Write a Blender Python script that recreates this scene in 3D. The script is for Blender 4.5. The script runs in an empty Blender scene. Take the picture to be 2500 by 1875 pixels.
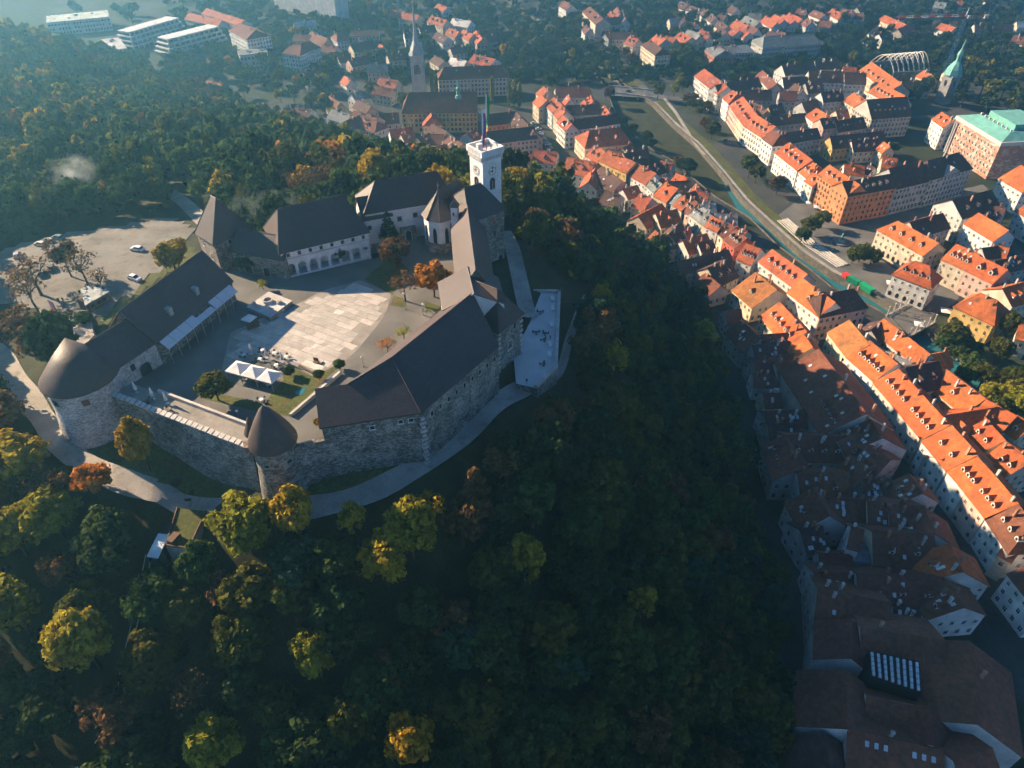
import bpy, math, random
import numpy as np
from mathutils import Vector
R = math.radians
rng = random.Random(7)
sc = bpy.context.scene
COL = sc.collection

# ------------------------------------------------------------------ camera
CAMZ, TILT, FPX = 102.0, R(40), 1733.0
cd = bpy.data.cameras.new('camera')
cd.sensor_fit = 'HORIZONTAL'; cd.sensor_width = 36.0; cd.lens = 36.0 * FPX / 2500.0
cd.clip_start = 1.0; cd.clip_end = 9000.0
cam = bpy.data.objects.new('camera', cd); COL.objects.link(cam)
cam.location = (0, 0, CAMZ); cam.rotation_euler = (R(90) - TILT, 0, 0)
sc.camera = cam

# ------------------------------------------------------------------ sky and sun
SUN_AZ, SUN_EL = R(62), R(26)          # azimuth to the left of the viewing direction
S = Vector((-math.sin(SUN_AZ) * math.cos(SUN_EL), math.cos(SUN_AZ) * math.cos(SUN_EL), math.sin(SUN_EL)))
w = bpy.data.worlds.new('World'); sc.world = w; w.use_nodes = True
nt = w.node_tree
bg = nt.nodes['Background']
sky = nt.nodes.new('ShaderNodeTexSky'); sky.sky_type = 'NISHITA'; sky.sun_disc = False
sky.sun_elevation = SUN_EL; sky.sun_rotation = -SUN_AZ
sky.air_density = 1.0; sky.dust_density = 0.0; sky.ozone_density = 8.0
nt.links.new(sky.outputs[0], bg.inputs[0]); bg.inputs[1].default_value = 0.05
sd = bpy.data.lights.new('sun', 'SUN'); sd.energy = 5.0; sd.angle = R(0.5); sd.color = (1.0, 0.75, 0.49)
sun = bpy.data.objects.new('sun', sd); COL.objects.link(sun)
sun.rotation_euler = S.to_track_quat('Z', 'Y').to_euler()
sun.location = S * 600
vs = sc.view_settings
vs.view_transform = 'Standard'; vs.look = 'None'; vs.exposure = 1.75; vs.gamma = 1.0; vs.use_curve_mapping = False
sc.render.engine = 'CYCLES'
cy = sc.cycles
cy.use_denoising = True; cy.use_adaptive_sampling = True; cy.adaptive_threshold = 0.05; cy.adaptive_min_samples = 12
cy.max_bounces = 3; cy.diffuse_bounces = 1; cy.glossy_bounces = 1; cy.transmission_bounces = 2; cy.transparent_max_bounces = 6
cy.volume_bounces = 0; cy.caustics_reflective = False; cy.caustics_refractive = False
cy.sample_clamp_indirect = 4.0
try:
    cy.denoiser = 'OPENIMAGEDENOISE'
except Exception:
    pass

# ------------------------------------------------------------------ helpers
ZC = -83.0                      # level of the town


def ray(u, v):
    X = u - 1250.0; U = 937.5 - v
    return X, FPX * math.cos(TILT) + U * math.sin(TILT), U * math.cos(TILT) - FPX * math.sin(TILT)


def at(u, v, z):
    """survey point of the photograph on the level z"""
    x, y, dd = ray(u, v); t = (z - CAMZ) / dd
    return Vector((x * t, y * t, z))


def proj(p):
    x, y, z = p[0], p[1], p[2] - CAMZ
    f = y * math.cos(TILT) - z * math.sin(TILT); up = y * math.sin(TILT) + z * math.cos(TILT)
    return 1250 + FPX * x / f, 937.5 - FPX * up / f, f


def wloc(o):
    v = Vector((0, 0, 0))
    while o is not None:
        v = v + Vector(o.location); o = o.parent
    return v


def tag(o, label=None, cat=None, group=None, kind=None):
    if label: o['label'] = label
    if cat: o['category'] = cat
    if group: o['group'] = group
    if kind: o['kind'] = kind
    return o


def thing(name, label, cat, loc=(0, 0, 0), group=None):
    o = bpy.data.objects.new(name, None); COL.objects.link(o)
    o.location = loc; o.empty_display_size = 0.5
    return tag(o, label, cat, group)


def inst(name, mesh, parent=None, loc=(0, 0, 0), rz=0.0, scale=(1, 1, 1), color=None, world=True, rot=None):
    o = bpy.data.objects.new(name, mesh); COL.objects.link(o)
    loc = Vector(loc)
    if parent is not None:
        o.parent = parent
        if world: loc = loc - wloc(parent)
    o.location = loc
    o.rotation_euler = rot if rot is not None else (0, 0, rz)
    o.scale = scale
    if color is not None: o.color = (*color[:3], 1)
    return o


class MB:
    def __init__(s): s.v = []; s.f = []; s.m = []

    def poly(s, pts, m=0):
        k = len(s.v); s.v += [tuple(p) for p in pts]; s.f.append(tuple(range(k, k + len(pts)))); s.m.append(m)

    def prism(s, xy, z0, z1, m=0, mtop=None, top=True, bot=False):
        n = len(xy); k = len(s.v)
        zt = z1 if hasattr(z1, '__len__') else [z1] * n
        zb = z0 if hasattr(z0, '__len__') else [z0] * n
        s.v += [(xy[i][0], xy[i][1], zb[i]) for i in range(n)] + [(xy[i][0], xy[i][1], zt[i]) for i in range(n)]
        for i in range(n):
            j = (i + 1) % n
            s.f.append((k + i, k + j, k + n + j, k + n + i)); s.m.append(m)
        if top: s.f.append(tuple(range(k + n, k + 2 * n))); s.m.append(m if mtop is None else mtop)
        if bot: s.f.append(tuple(range(k + n - 1, k - 1, -1))); s.m.append(m)

    def box(s, c, sz, rz=0.0, m=0, bot=True):
        ca, sa = math.cos(rz), math.sin(rz); hx, hy = sz[0] / 2, sz[1] / 2
        xy = [(c[0] + x * ca - y * sa, c[1] + x * sa + y * ca) for x, y in ((-hx, -hy), (hx, -hy), (hx, hy), (-hx, hy))]
        s.prism(xy, c[2], c[2] + sz[2], m, bot=bot)

    def tube(s, p0, p1, r0, r1=None, n=8, m=0, caps=True):
        r1 = r0 if r1 is None else r1
        p0, p1 = Vector(p0), Vector(p1); d = (p1 - p0)
        if d.length < 1e-6: return
        d.normalize()
        a = d.orthogonal().normalized(); b = d.cross(a); k = len(s.v)
        for p, r in ((p0, r0), (p1, r1)):
            for i in range(n):
                t = 2 * math.pi * i / n
                s.v.append(tuple(p + (a * math.cos(t) + b * math.sin(t)) * r))
        for i in range(n):
            j = (i + 1) % n
            s.f.append((k + i, k + j, k + n + j, k + n + i)); s.m.append(m)
        if caps:
            s.f.append(tuple(range(k + n - 1, k - 1, -1))); s.m.append(m)
            s.f.append(tuple(range(k + n, k + 2 * n))); s.m.append(m)

    def lathe(s, c, prof, n=24, m=0, a0=0.0, a1=2 * math.pi, sq=1.0):
        full = abs(a1 - a0 - 2 * math.pi) < 1e-6
        cols = n if full else n + 1; k = len(s.v)
        for r, z in prof:
            for i in range(cols):
                t = a0 + (a1 - a0) * i / n
                s.v.append((c[0] + r * math.cos(t), c[1] + r * math.sin(t) * sq, c[2] + z))
        for q in range(len(prof) - 1):
            for i in range(n):
                j = (i + 1) % cols if full else i + 1
                s.f.append((k + q * cols + i, k + q * cols + j, k + (q + 1) * cols + j, k + (q + 1) * cols + i)); s.m.append(m)

    def mesh(s, name, mats, smooth=False, off=(0, 0, 0)):
        me = bpy.data.meshes.new(name)
        ox, oy, oz = off
        me.from_pydata([(x - ox, y - oy, z - oz) for x, y, z in s.v], [], s.f)
        for m in mats: me.materials.append(m)
        if len(mats) > 1: me.polygons.foreach_set('material_index', s.m)
        if smooth: me.polygons.foreach_set('use_smooth', [True] * len(s.f))
        me.update()
        return me

    def build(s, name, mats, parent=None, smooth=False, color=None):
        if not isinstance(mats, (list, tuple)): mats = [mats]
        off = wloc(parent) if parent is not None else (0, 0, 0)
        o = bpy.data.objects.new(name, s.mesh(name, mats, smooth, off)); COL.objects.link(o)
        if parent is not None: o.parent = parent
        if color is not None: o.color = (*color[:3], 1)
        return o


# ------------------------------------------------------------------ materials
def new_mat(name):
    m = bpy.data.materials.new(name); m.use_nodes = True
    return m, m.node_tree, m.node_tree.nodes['Principled BSDF']


def mul_noise(t, src, pos, scale, lo, hi, detail=4, contrast=None):
    n = t.nodes.new('ShaderNodeTexNoise'); n.inputs['Scale'].default_value = scale; n.inputs['Detail'].default_value = detail
    t.links.new(pos, n.inputs['Vector'])
    r = t.nodes.new('ShaderNodeMapRange')
    a, b = contrast or (0.3, 0.7)
    r.inputs[1].default_value = a; r.inputs[2].default_value = b; r.inputs[3].default_value = lo; r.inputs[4].default_value = hi
    t.links.new(n.outputs['Fac'], r.inputs[0])
    x = t.nodes.new('ShaderNodeVectorMath'); x.operation = 'SCALE'
    t.links.new(src, x.inputs[0]); t.links.new(r.outputs[0], x.inputs['Scale'])
    return x.outputs[0], n


def mat(name, rgb, rough=0.85, layers=((0.35, 0.8, 1.15), (3.0, 0.85, 1.1)), obj=False, bump=0.0, bump_scale=4.0, second=None, spec=0.3, metal=0.0):
    """plain surface: base colour (or the object's own colour) broken up by layers of noise in world space"""
    m, t, b = new_mat(name)
    g = t.nodes.new('ShaderNodeNewGeometry'); pos = g.outputs['Position']
    if obj:
        oi = t.nodes.new('ShaderNodeObjectInfo'); src = oi.outputs['Color']
    else:
        c = t.nodes.new('ShaderNodeRGB'); c.outputs[0].default_value = (*rgb, 1); src = c.outputs[0]
    if second:                                   # (rgb, scale, lo, hi): patches of a second colour
        n = t.nodes.new('ShaderNodeTexNoise'); n.inputs['Scale'].default_value = second[1]; n.inputs['Detail'].default_value = 5
        t.links.new(pos, n.inputs['Vector'])
        r = t.nodes.new('ShaderNodeMapRange'); r.inputs[1].default_value = second[2]; r.inputs[2].default_value = second[3]
        t.links.new(n.outputs['Fac'], r.inputs[0])
        x = t.nodes.new('ShaderNodeMix'); x.data_type = 'RGBA'
        t.links.new(r.outputs[0], x.inputs[0]); t.links.new(src, x.inputs[6]); x.inputs[7].default_value = (*second[0], 1)
        src = x.outputs[2]
    for sc_, lo, hi in layers:
        src, _ = mul_noise(t, src, pos, sc_, lo, hi)
    t.links.new(src, b.inputs['Base Color'])
    b.inputs['Roughness'].default_value = rough
    b.inputs['Specular IOR Level'].default_value = spec
    b.inputs['Metallic'].default_value = metal
    if bump:
        n = t.nodes.new('ShaderNodeTexNoise'); n.inputs['Scale'].default_value = bump_scale; n.inputs['Detail'].default_value = 3
        t.links.new(pos, n.inputs['Vector'])
        bm = t.nodes.new('ShaderNodeBump'); bm.inputs['Strength'].default_value = bump; bm.inputs['Distance'].default_value = 0.15
        t.links.new(n.outputs['Fac'], bm.inputs['Height']); t.links.new(bm.outputs[0], b.inputs['Normal'])
    return m


def stone_mat(name, dark, pale, cell=2.1, bias=(0.42, 0.66), bump=0.6):
    """rubble masonry: cells of different stone with pale mortar and lime patches"""
    m, t, b = new_mat(name)
    g = t.nodes.new('ShaderNodeNewGeometry'); pos = g.outputs['Position']
    v = t.nodes.new('ShaderNodeTexVoronoi'); v.inputs['Scale'].default_value = cell
    mp = t.nodes.new('ShaderNodeMapping'); mp.inputs['Scale'].default_value = (1, 1, 1.9)
    t.links.new(pos, mp.inputs[0]); t.links.new(mp.outputs[0], v.inputs['Vector'])
    sep = t.nodes.new('ShaderNodeSeparateColor'); t.links.new(v.outputs['Color'], sep.inputs[0])
    n = t.nodes.new('ShaderNodeTexNoise'); n.inputs['Scale'].default_value = 0.3; n.inputs['Detail'].default_value = 7; n.inputs['Roughness'].default_value = 0.72
    t.links.new(pos, n.inputs['Vector'])
    mx = t.nodes.new('ShaderNodeMath'); mx.operation = 'MULTIPLY_ADD'
    t.links.new(sep.outputs[0], mx.inputs[0]); mx.inputs[1].default_value = 0.30; t.links.new(n.outputs['Fac'], mx.inputs[2])
    r = t.nodes.new('ShaderNodeMapRange'); r.inputs[1].default_value = bias[0] + 0.1; r.inputs[2].default_value = bias[1] + 0.2
    t.links.new(mx.outputs[0], r.inputs[0])
    x = t.nodes.new('ShaderNodeMix'); x.data_type = 'RGBA'
    x.inputs[6].default_value = (*dark, 1); x.inputs[7].default_value = (*pale, 1)
    t.links.new(r.outputs[0], x.inputs[0])
    src, _ = mul_noise(t, x.outputs[2], pos, 2.5, 0.7, 1.25)
    t.links.new(src, b.inputs['Base Color']); b.inputs['Roughness'].default_value = 0.92; b.inputs['Specular IOR Level'].default_value = 0.2
    bm = t.nodes.new('ShaderNodeBump'); bm.inputs['Strength'].default_value = bump; bm.inputs['Distance'].default_value = 0.2
    t.links.new(mx.outputs[0], bm.inputs['Height']); t.links.new(bm.outputs[0], b.inputs['Normal'])
    return m


def leaf_mat(name, attr=False):
    m, t, b = new_mat(name)
    out = t.nodes['Material Output']; t.nodes.remove(b)
    if attr:
        a = t.nodes.new('ShaderNodeAttribute'); a.attribute_name = 'hue'; src = a.outputs['Color']
    else:
        oi = t.nodes.new('ShaderNodeObjectInfo'); src = oi.outputs['Color']
    g = t.nodes.new('ShaderNodeNewGeometry')
    src, _ = mul_noise(t, src, g.outputs['Position'], 0.45, 0.6, 1.45)
    src, _ = mul_noise(t, src, g.outputs['Position'], 3.0, 0.7, 1.35)
    d = t.nodes.new('ShaderNodeBsdfDiffuse'); tr = t.nodes.new('ShaderNodeBsdfTranslucent')
    mx = t.nodes.new('ShaderNodeMixShader'); mx.inputs[0].default_value = 0.33
    t.links.new(src, d.inputs[0]); t.links.new(src, tr.inputs[0])
    t.links.new(d.outputs[0], mx.inputs[1]); t.links.new(tr.outputs[0], mx.inputs[2]); t.links.new(mx.outputs[0], out.inputs[0])
    return m


M = {}
M['grass'] = mat('grass', (0.075, 0.085, 0.02), 0.95, ((0.12, 0.7, 1.3), (1.5, 0.6, 1.35)), bump=0.5, bump_scale=6, second=((0.11, 0.075, 0.03), 0.25, 0.52, 0.7))
M['forest_floor'] = mat('forest_floor', (0.035, 0.037, 0.014), 0.95, ((0.2, 0.6, 1.4), (2.0, 0.6, 1.4)), bump=0.5)
M['gravel'] = mat('gravel', (0.36, 0.33, 0.29), 0.95, ((0.15, 0.75, 1.15), (5.0, 0.7, 1.25)), bump=0.35, bump_scale=9, second=((0.22, 0.2, 0.16), 0.4, 0.55, 0.75))
M['asphalt'] = mat('asphalt', (0.10, 0.10, 0.10), 0.9, ((0.1, 0.7, 1.3), (3.0, 0.8, 1.2)))
M['town_ground'] = mat('town_ground', (0.05, 0.05, 0.047), 0.92, ((0.05, 0.6, 1.3), (0.6, 0.75, 1.25)), second=((0.026, 0.036, 0.014), 0.03, 0.48, 0.58))
M['terrace'] = mat('terrace', (0.60, 0.59, 0.57), 0.9, ((0.2, 0.85, 1.08), (6.0, 0.82, 1.12)), bump=0.2, bump_scale=9)
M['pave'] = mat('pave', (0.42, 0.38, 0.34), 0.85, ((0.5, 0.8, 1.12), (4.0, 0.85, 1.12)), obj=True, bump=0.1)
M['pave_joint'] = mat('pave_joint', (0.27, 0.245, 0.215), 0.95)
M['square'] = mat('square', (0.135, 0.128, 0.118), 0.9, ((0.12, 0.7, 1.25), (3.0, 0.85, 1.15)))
M['white_wall'] = mat('white_wall', (0.78, 0.77, 0.76), 0.9, ((0.25, 0.78, 1.06), (2.2, 0.85, 1.06)), bump=0.1)
M['plaster'] = mat('plaster', (0.7, 0.7, 0.7), 0.9, ((0.25, 0.75, 1.1), (2.0, 0.88, 1.06)), obj=True)
M['stone'] = stone_mat('stone', (0.085, 0.08, 0.072), (0.36, 0.34, 0.31))
M['quay'] = stone_mat('quay', (0.075, 0.065, 0.05), (0.2, 0.18, 0.15))
M['lot'] = mat('lot', (0.2, 0.185, 0.165), 0.95, ((0.15, 0.7, 1.2), (4.0, 0.75, 1.2)), bump=0.3, bump_scale=8, second=((0.12, 0.11, 0.085), 0.3, 0.5, 0.7))
M['stone_pale'] = stone_mat('stone_pale', (0.22, 0.205, 0.19), (0.55, 0.52, 0.49), bias=(0.3, 0.55))
M['stone_brown'] = stone_mat('stone_brown', (0.15, 0.105, 0.08), (0.48, 0.41, 0.36))
M['ashlar'] = mat('ashlar', (0.5, 0.47, 0.43), 0.88, ((0.4, 0.75, 1.15), (3.5, 0.8, 1.15)), bump=0.2)
M['castle_roof'] = mat('castle_roof', (0.055, 0.033, 0.031), 0.55, ((0.12, 0.8, 1.2), (1.2, 0.8, 1.25), (7.0, 0.8, 1.2)), bump=0.5, bump_scale=4, spec=0.5)
M['tile'] = mat('tile', (0.4, 0.15, 0.08), 0.85, ((0.09, 0.7, 1.2), (0.8, 0.66, 1.3), (4.5, 0.62, 1.35)), obj=True, bump=0.6, bump_scale=5, second=((0.13, 0.07, 0.045), 0.4, 0.52, 0.76))
M['ridge'] = mat('ridge', (0.5, 0.25, 0.16), 0.85, obj=True)
M['copper'] = mat('copper', (0.17, 0.42, 0.36), 0.6, ((0.3, 0.75, 1.15), (3.0, 0.8, 1.2)))
M['metal_roof'] = mat('metal_roof', (0.33, 0.36, 0.36), 0.5, ((0.3, 0.7, 1.2), (3.0, 0.85, 1.1)), metal=0.2, spec=0.5)
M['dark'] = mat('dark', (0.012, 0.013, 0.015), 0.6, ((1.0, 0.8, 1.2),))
M['wood'] = mat('wood', (0.12, 0.07, 0.045), 0.8)
M['steel'] = mat('steel', (0.45, 0.46, 0.47), 0.45, ((1.0, 0.85, 1.1),), metal=0.6)
M['trim'] = mat('trim', (0.6, 0.57, 0.52), 0.8, ((1.5, 0.85, 1.1),))
M['paint'] = mat('paint', (1, 1, 1), 0.5, ((1.0, 0.92, 1.05),), obj=True, spec=0.5)
M['canvas'] = mat('canvas', (0.72, 0.70, 0.66), 0.85, ((0.8, 0.88, 1.06),))
M['bark'] = mat('bark', (0.09, 0.065, 0.045), 0.95, ((2.0, 0.7, 1.3),))
M['leaf'] = leaf_mat('leaf')
M['leaf_mass'] = leaf_mat('leaf_mass', True)
mg, tg, bgl = new_mat('glass'); M['glass'] = mg
bgl.inputs['Base Color'].default_value = (0.02, 0.026, 0.03, 1); bgl.inputs['Roughness'].default_value = 0.12; bgl.inputs['Specular IOR Level'].default_value = 0.6
mg, tg, bgl = new_mat('skylight_glass'); M['skyglass'] = mg
bgl.inputs['Base Color'].default_value = (0.5, 0.55, 0.58, 1); bgl.inputs['Roughness'].default_value = 0.15; bgl.inputs['Specular IOR Level'].default_value = 0.8
mg, tg, bgl = new_mat('water'); M['water'] = mg
bgl.inputs['Base Color'].default_value = (0.03, 0.15, 0.18, 1); bgl.inputs['Roughness'].default_value = 0.2; bgl.inputs['Specular IOR Level'].default_value = 0.14
n_ = tg.nodes.new('ShaderNodeTexNoise'); n_.inputs['Scale'].default_value = 0.6; n_.inputs['Detail'].default_value = 3
b_ = tg.nodes.new('ShaderNodeBump'); b_.inputs['Strength'].default_value = 0.25; b_.inputs['Distance'].default_value = 0.3
g_ = tg.nodes.new('ShaderNodeNewGeometry')
tg.links.new(g_.outputs['Position'], n_.inputs['Vector']); tg.links.new(n_.outputs['Fac'], b_.inputs['Height']); tg.links.new(b_.outputs[0], bgl.inputs['Normal'])

# ------------------------------------------------------------------ terrain
CTRL = [(-100, 112, -9), (-75, 100, -10), (-48, 93, -10), (-20, 98, -9), (0, 122, -9), (6, 126, -9), (17, 150, -13), (17, 175, -11), (4, 190, -5), (-10, 212, -6),
        (-40, 208, -5), (-70, 195, -5), (-90, 160, -4.5), (-110, 150, -4.5), (-115, 200, -5), (-150, 180, -5.5), (-130, 146, -8), (-110, 122, -9), (-97, 108, -10), (-85, 101, -10.3),
        (-72, 97.5, -11), (-61, 95, -11), (-37, 92.5, -10.5), (-21, 97, -10), (-9, 111, -10), (4, 127, -10), (-60, 130, -8), (-30, 150, -7), (-40, 120, -9),
        (-60, 245, -12), (-100, 260, -14), (-150, 250, -14), (-200, 200, -14), (-210, 120, -22), (-160, 100, -28), (-120, 85, -26), (-68, 84, -20), (-69, 94, -16.5), (-70, 100, -14), (-62, 96, -14.5), (-77, 97, -14), (-40, 78, -24),
        (0, 95, -22), (0, 58, -46), (-44, 58, -45), (-100, 58, -42), (22, 112, -26), (32, 140, -32), (36, 180, -34), (30, 222, -26), (10, 250, -16), (0, 300, -40), (-60, 320, -38), (35, 270, -48),
        (-24, 395, -83), (12, 385, -84), (45, 360, -84), (70, 330, -84), (82, 272, -84), (80, 205, -84), (76, 145, -84), (74, 100, -84), (66, 70, -84), (60, 30, -88), (0, 10, -78), (-60, 10, -75), (-160, 20, -60),
        (-66, 440, -84), (-115, 470, -84), (-166, 505, -84), (-120, 380, -45), (-200, 440, -62), (-286, 590, -84), (-380, 690, -84), (-470, 790, -84), (-340, 560, -52), (-430, 640, -52), (-300, 400, -28), (-400, 400, -25),
        (-520, 560, -36), (-250, 280, -17), (-560, 760, -70), (-650, 500, -20), (-650, 200, -20), (-400, 150, -25), (-300, 40, -55), (120, 300, -86), (120, 150, -86), (60, 420, -86), (0, 520, -86), (-150, 620, -86), (-300, 760, -86), (-500, 950, -86)]
CP = np.array([(a, b) for a, b, c in CTRL], float); CZ = np.array([c for a, b, c in CTRL], float)
_K = np.linalg.norm(CP[:, None] - CP[None], axis=2)
_A = np.block([[_K, np.ones((len(CP), 1))], [np.ones((1, len(CP))), np.zeros((1, 1))]])
_W = np.linalg.solve(_A, np.append(CZ, 0))


def hz_arr(P):
    d = np.linalg.norm(P[:, None, :] - CP[None], axis=2)
    return np.clip(d @ _W[:-1] + _W[-1], -86.0, -3.0)


def hz(x, y):
    return float(hz_arr(np.array([[x, y]], float))[0])


def in_poly(x, y, poly):
    c = False; j = len(poly) - 1
    for i in range(len(poly)):
        xi, yi = poly[i][0], poly[i][1]; xj, yj = poly[j][0], poly[j][1]
        if (yi > y) != (yj > y) and x < (xj - xi) * (y - yi) / (yj - yi) + xi: c = not c
        j = i
    return c


# the town's flat ground, reaching the horizon
g = MB(); g.poly([(-5000, -300, ZC), (5000, -300, ZC), (5000, 8000, ZC), (-5000, 8000, ZC)])
tag(g.build('ground', M['town_ground']), 'flat ground of the old town', kind='structure')
# the castle hill
xs = np.concatenate([np.arange(-700, -160, 9.0), np.arange(-160, 132, 3.0)]); ys = np.concatenate([np.arange(-40, 262, 3.0), np.arange(262, 960, 9.0)])
XX, YY = np.meshgrid(xs, ys); PP = np.stack([XX.ravel(), YY.ravel()], 1)
ZZ = np.concatenate([hz_arr(PP[i:i + 4000]) for i in range(0, len(PP), 4000)])
nx, ny = len(xs), len(ys)
me = bpy.data.meshes.new('hill')
idx = np.arange(nx * ny).reshape(ny, nx)
quads = np.stack([idx[:-1, :-1], idx[:-1, 1:], idx[1:, 1:], idx[1:, :-1]], -1).reshape(-1, 4)
me.from_pydata(np.column_stack([PP, ZZ]).tolist(), [], quads.tolist()); me.materials.append(M['forest_floor'])
me.polygons.foreach_set('use_smooth', [True] * len(quads)); me.update()
ho = bpy.data.objects.new('hill', me); COL.objects.link(ho); tag(ho, 'steep wooded castle hill', kind='structure')


def ribbon(name, pts, width, m, label, off=0.12, ground=hz, edge=0.0):
    """a path laid over the terrain along a centre line"""
    P = []
    for i in range(len(pts) - 1):
        a, b = Vector(pts[i][:2]), Vector(pts[i + 1][:2]); n = max(1, int((b - a).length / 2.5))
        for k in range(n): P.append(a.lerp(b, k / n))
    P.append(Vector(pts[-1][:2]))
    for _ in range(6):
        P = [P[0]] + [(P[i - 1] + P[i] * 2 + P[i + 1]) / 4 for i in range(1, len(P) - 1)] + [P[-1]]
    mb = MB(); rows = []
    for i, p in enumerate(P):
        d = (P[min(i + 1, len(P) - 1)] - P[max(i - 1, 0)]).normalized(); n = Vector((-d.y, d.x))
        wd = (width if not hasattr(width, '__len__') else width[0] + (width[1] - width[0]) * i / (len(P) - 1)) / 2
        wd *= 1 + 0.08 * math.sin(i * 0.9) * (edge > 0)
        row = []
        for s in (-1, -0.5, 0, 0.5, 1):
            q = p + n * s * wd
            row.append((q.x, q.y, (ground(q.x, q.y) if ground else pts[0][2]) + off))
        if ground:
            zm = sum(r[2] for r in row) / 5
            row = [(x, y, max(zm, z)) for x, y, z in row]
        rows.append(row)
    mb.v = [p for r in rows for p in r]
    for i in range(len(rows) - 1):
        for k in range(4):
            a = i * 5 + k; mb.f.append((a, a + 1, a + 6, a + 5)); mb.m.append(0)
    o = mb.build(name, m, smooth=True)
    return tag(o, label, kind='structure')


def sheet(name, pts, m, label, off=0.1, z=None, ground=hz):
    mb = MB()
    mb.poly([(p[0], p[1], (ground(p[0], p[1]) if z is None else z) + off) for p in pts])
    return tag(mb.build(name, m), label, kind='structure')

# ------------------------------------------------------------------ shared small meshes
def window_mesh(name, kind='cross', frame=0.08):
    """unit window: 1 wide, 1 high, standing on z=0, facing +y"""
    b = MB()
    b.poly([(-0.5, 0.02, 0), (-0.5, 0.02, 1), (0.5, 0.02, 1), (0.5, 0.02, 0)], 1)
    f = frame
    for x0, x1, z0, z1 in ((-0.5 - f, -0.5 + f * .4, -f, 1 + f), (0.5 - f * .4, 0.5 + f, -f, 1 + f), (-0.5 + f * .4, 0.5 - f * .4, 1 - f * .4, 1 + f), (-0.5 + f * .4, 0.5 - f * .4, -f, f * .4)):
        b.prism([(x0, 0), (x1, 0), (x1, 0.07), (x0, 0.07)], z0, z1, 0, bot=True)
    b.prism([(-0.5 - 2 * f, 0), (0.5 + 2 * f, 0), (0.5 + 2 * f, 0.16), (-0.5 - 2 * f, 0.16)], -f * 1.7, -f, 0, bot=True)
    if kind == 'cross':
        b.prism([(-0.03, 0.02), (0.03, 0.02), (0.03, 0.05), (-0.03, 0.05)], 0.04, 0.96, 0)
        b.prism([(-0.46, 0.02), (0.46, 0.02), (0.46, 0.045), (-0.46, 0.045)], 0.62, 0.67, 0)
    return b.mesh(name, [M['plaster'], M['glass']])


WIN = window_mesh('window')
WIN_PLAIN = window_mesh('window_plain', 'none', 0.10)
_b = MB()   # arched dark window, facing +y
pts = [(-0.5, 0), (0.5, 0)] + [(0.5 * math.cos(a), 0.72 + 0.28 * math.sin(a)) for a in [math.pi * k / 8 for k in range(9)]]
_b.poly([(x, 0.03, z) for x, z in pts[::-1]], 1)
for i in range(len(pts)):
    (x0, z0), (x1, z1) = pts[i], pts[(i + 1) % len(pts)]
    c = 0.5
    _b.poly([(x0, 0.03, z0), (x1, 0.03, z1), (x1 * 1.18, 0.10, c + (z1 - c) * 1.1), (x0 * 1.18, 0.10, c + (z0 - c) * 1.1)], 0)
    _b.poly([(x0 * 1.18, 0.10, c + (z0 - c) * 1.1), (x1 * 1.18, 0.10, c + (z1 - c) * 1.1), (x1 * 1.18, 0.0, c + (z1 - c) * 1.1), (x0 * 1.18, 0.0, c + (z0 - c) * 1.1)], 0)
WIN_ARCH = _b.mesh('window_arched', [M['plaster'], M['glass']])


class Frame:
    """a building's own axes: s along the front, t towards the back"""
    def __init__(f, pL, pR, depth):
        f.o = Vector(pL[:2]); d = Vector(pR[:2]) - f.o; f.L = d.length; f.a = d.normalized(); f.n = Vector((-f.a.y, f.a.x)); f.D = depth

    def p(f, s, t): return f.o + f.a * s + f.n * t

    def side(f, k):
        """origin, direction, outward normal, length of side k (0 front, 1 right, 2 back, 3 left)"""
        return [(f.p(0, 0), f.a, -f.n, f.L), (f.p(f.L, 0), f.n, f.a, f.D), (f.p(f.L, f.D), -f.a, f.n, f.L), (f.p(0, f.D), -f.n, -f.a, f.D)][k]


def put_window(parent, fr, side, s, z, w, h, mesh=None, color=(0.6, 0.58, 0.55), name='window', out=0.0):
    o, d, n, L = fr.side(side)
    q = o + d * s + n * out
    return inst(name, mesh or WIN, parent, (q.x, q.y, z), math.atan2(n.y, n.x) - math.pi / 2, (w, 1, h), color)


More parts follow.
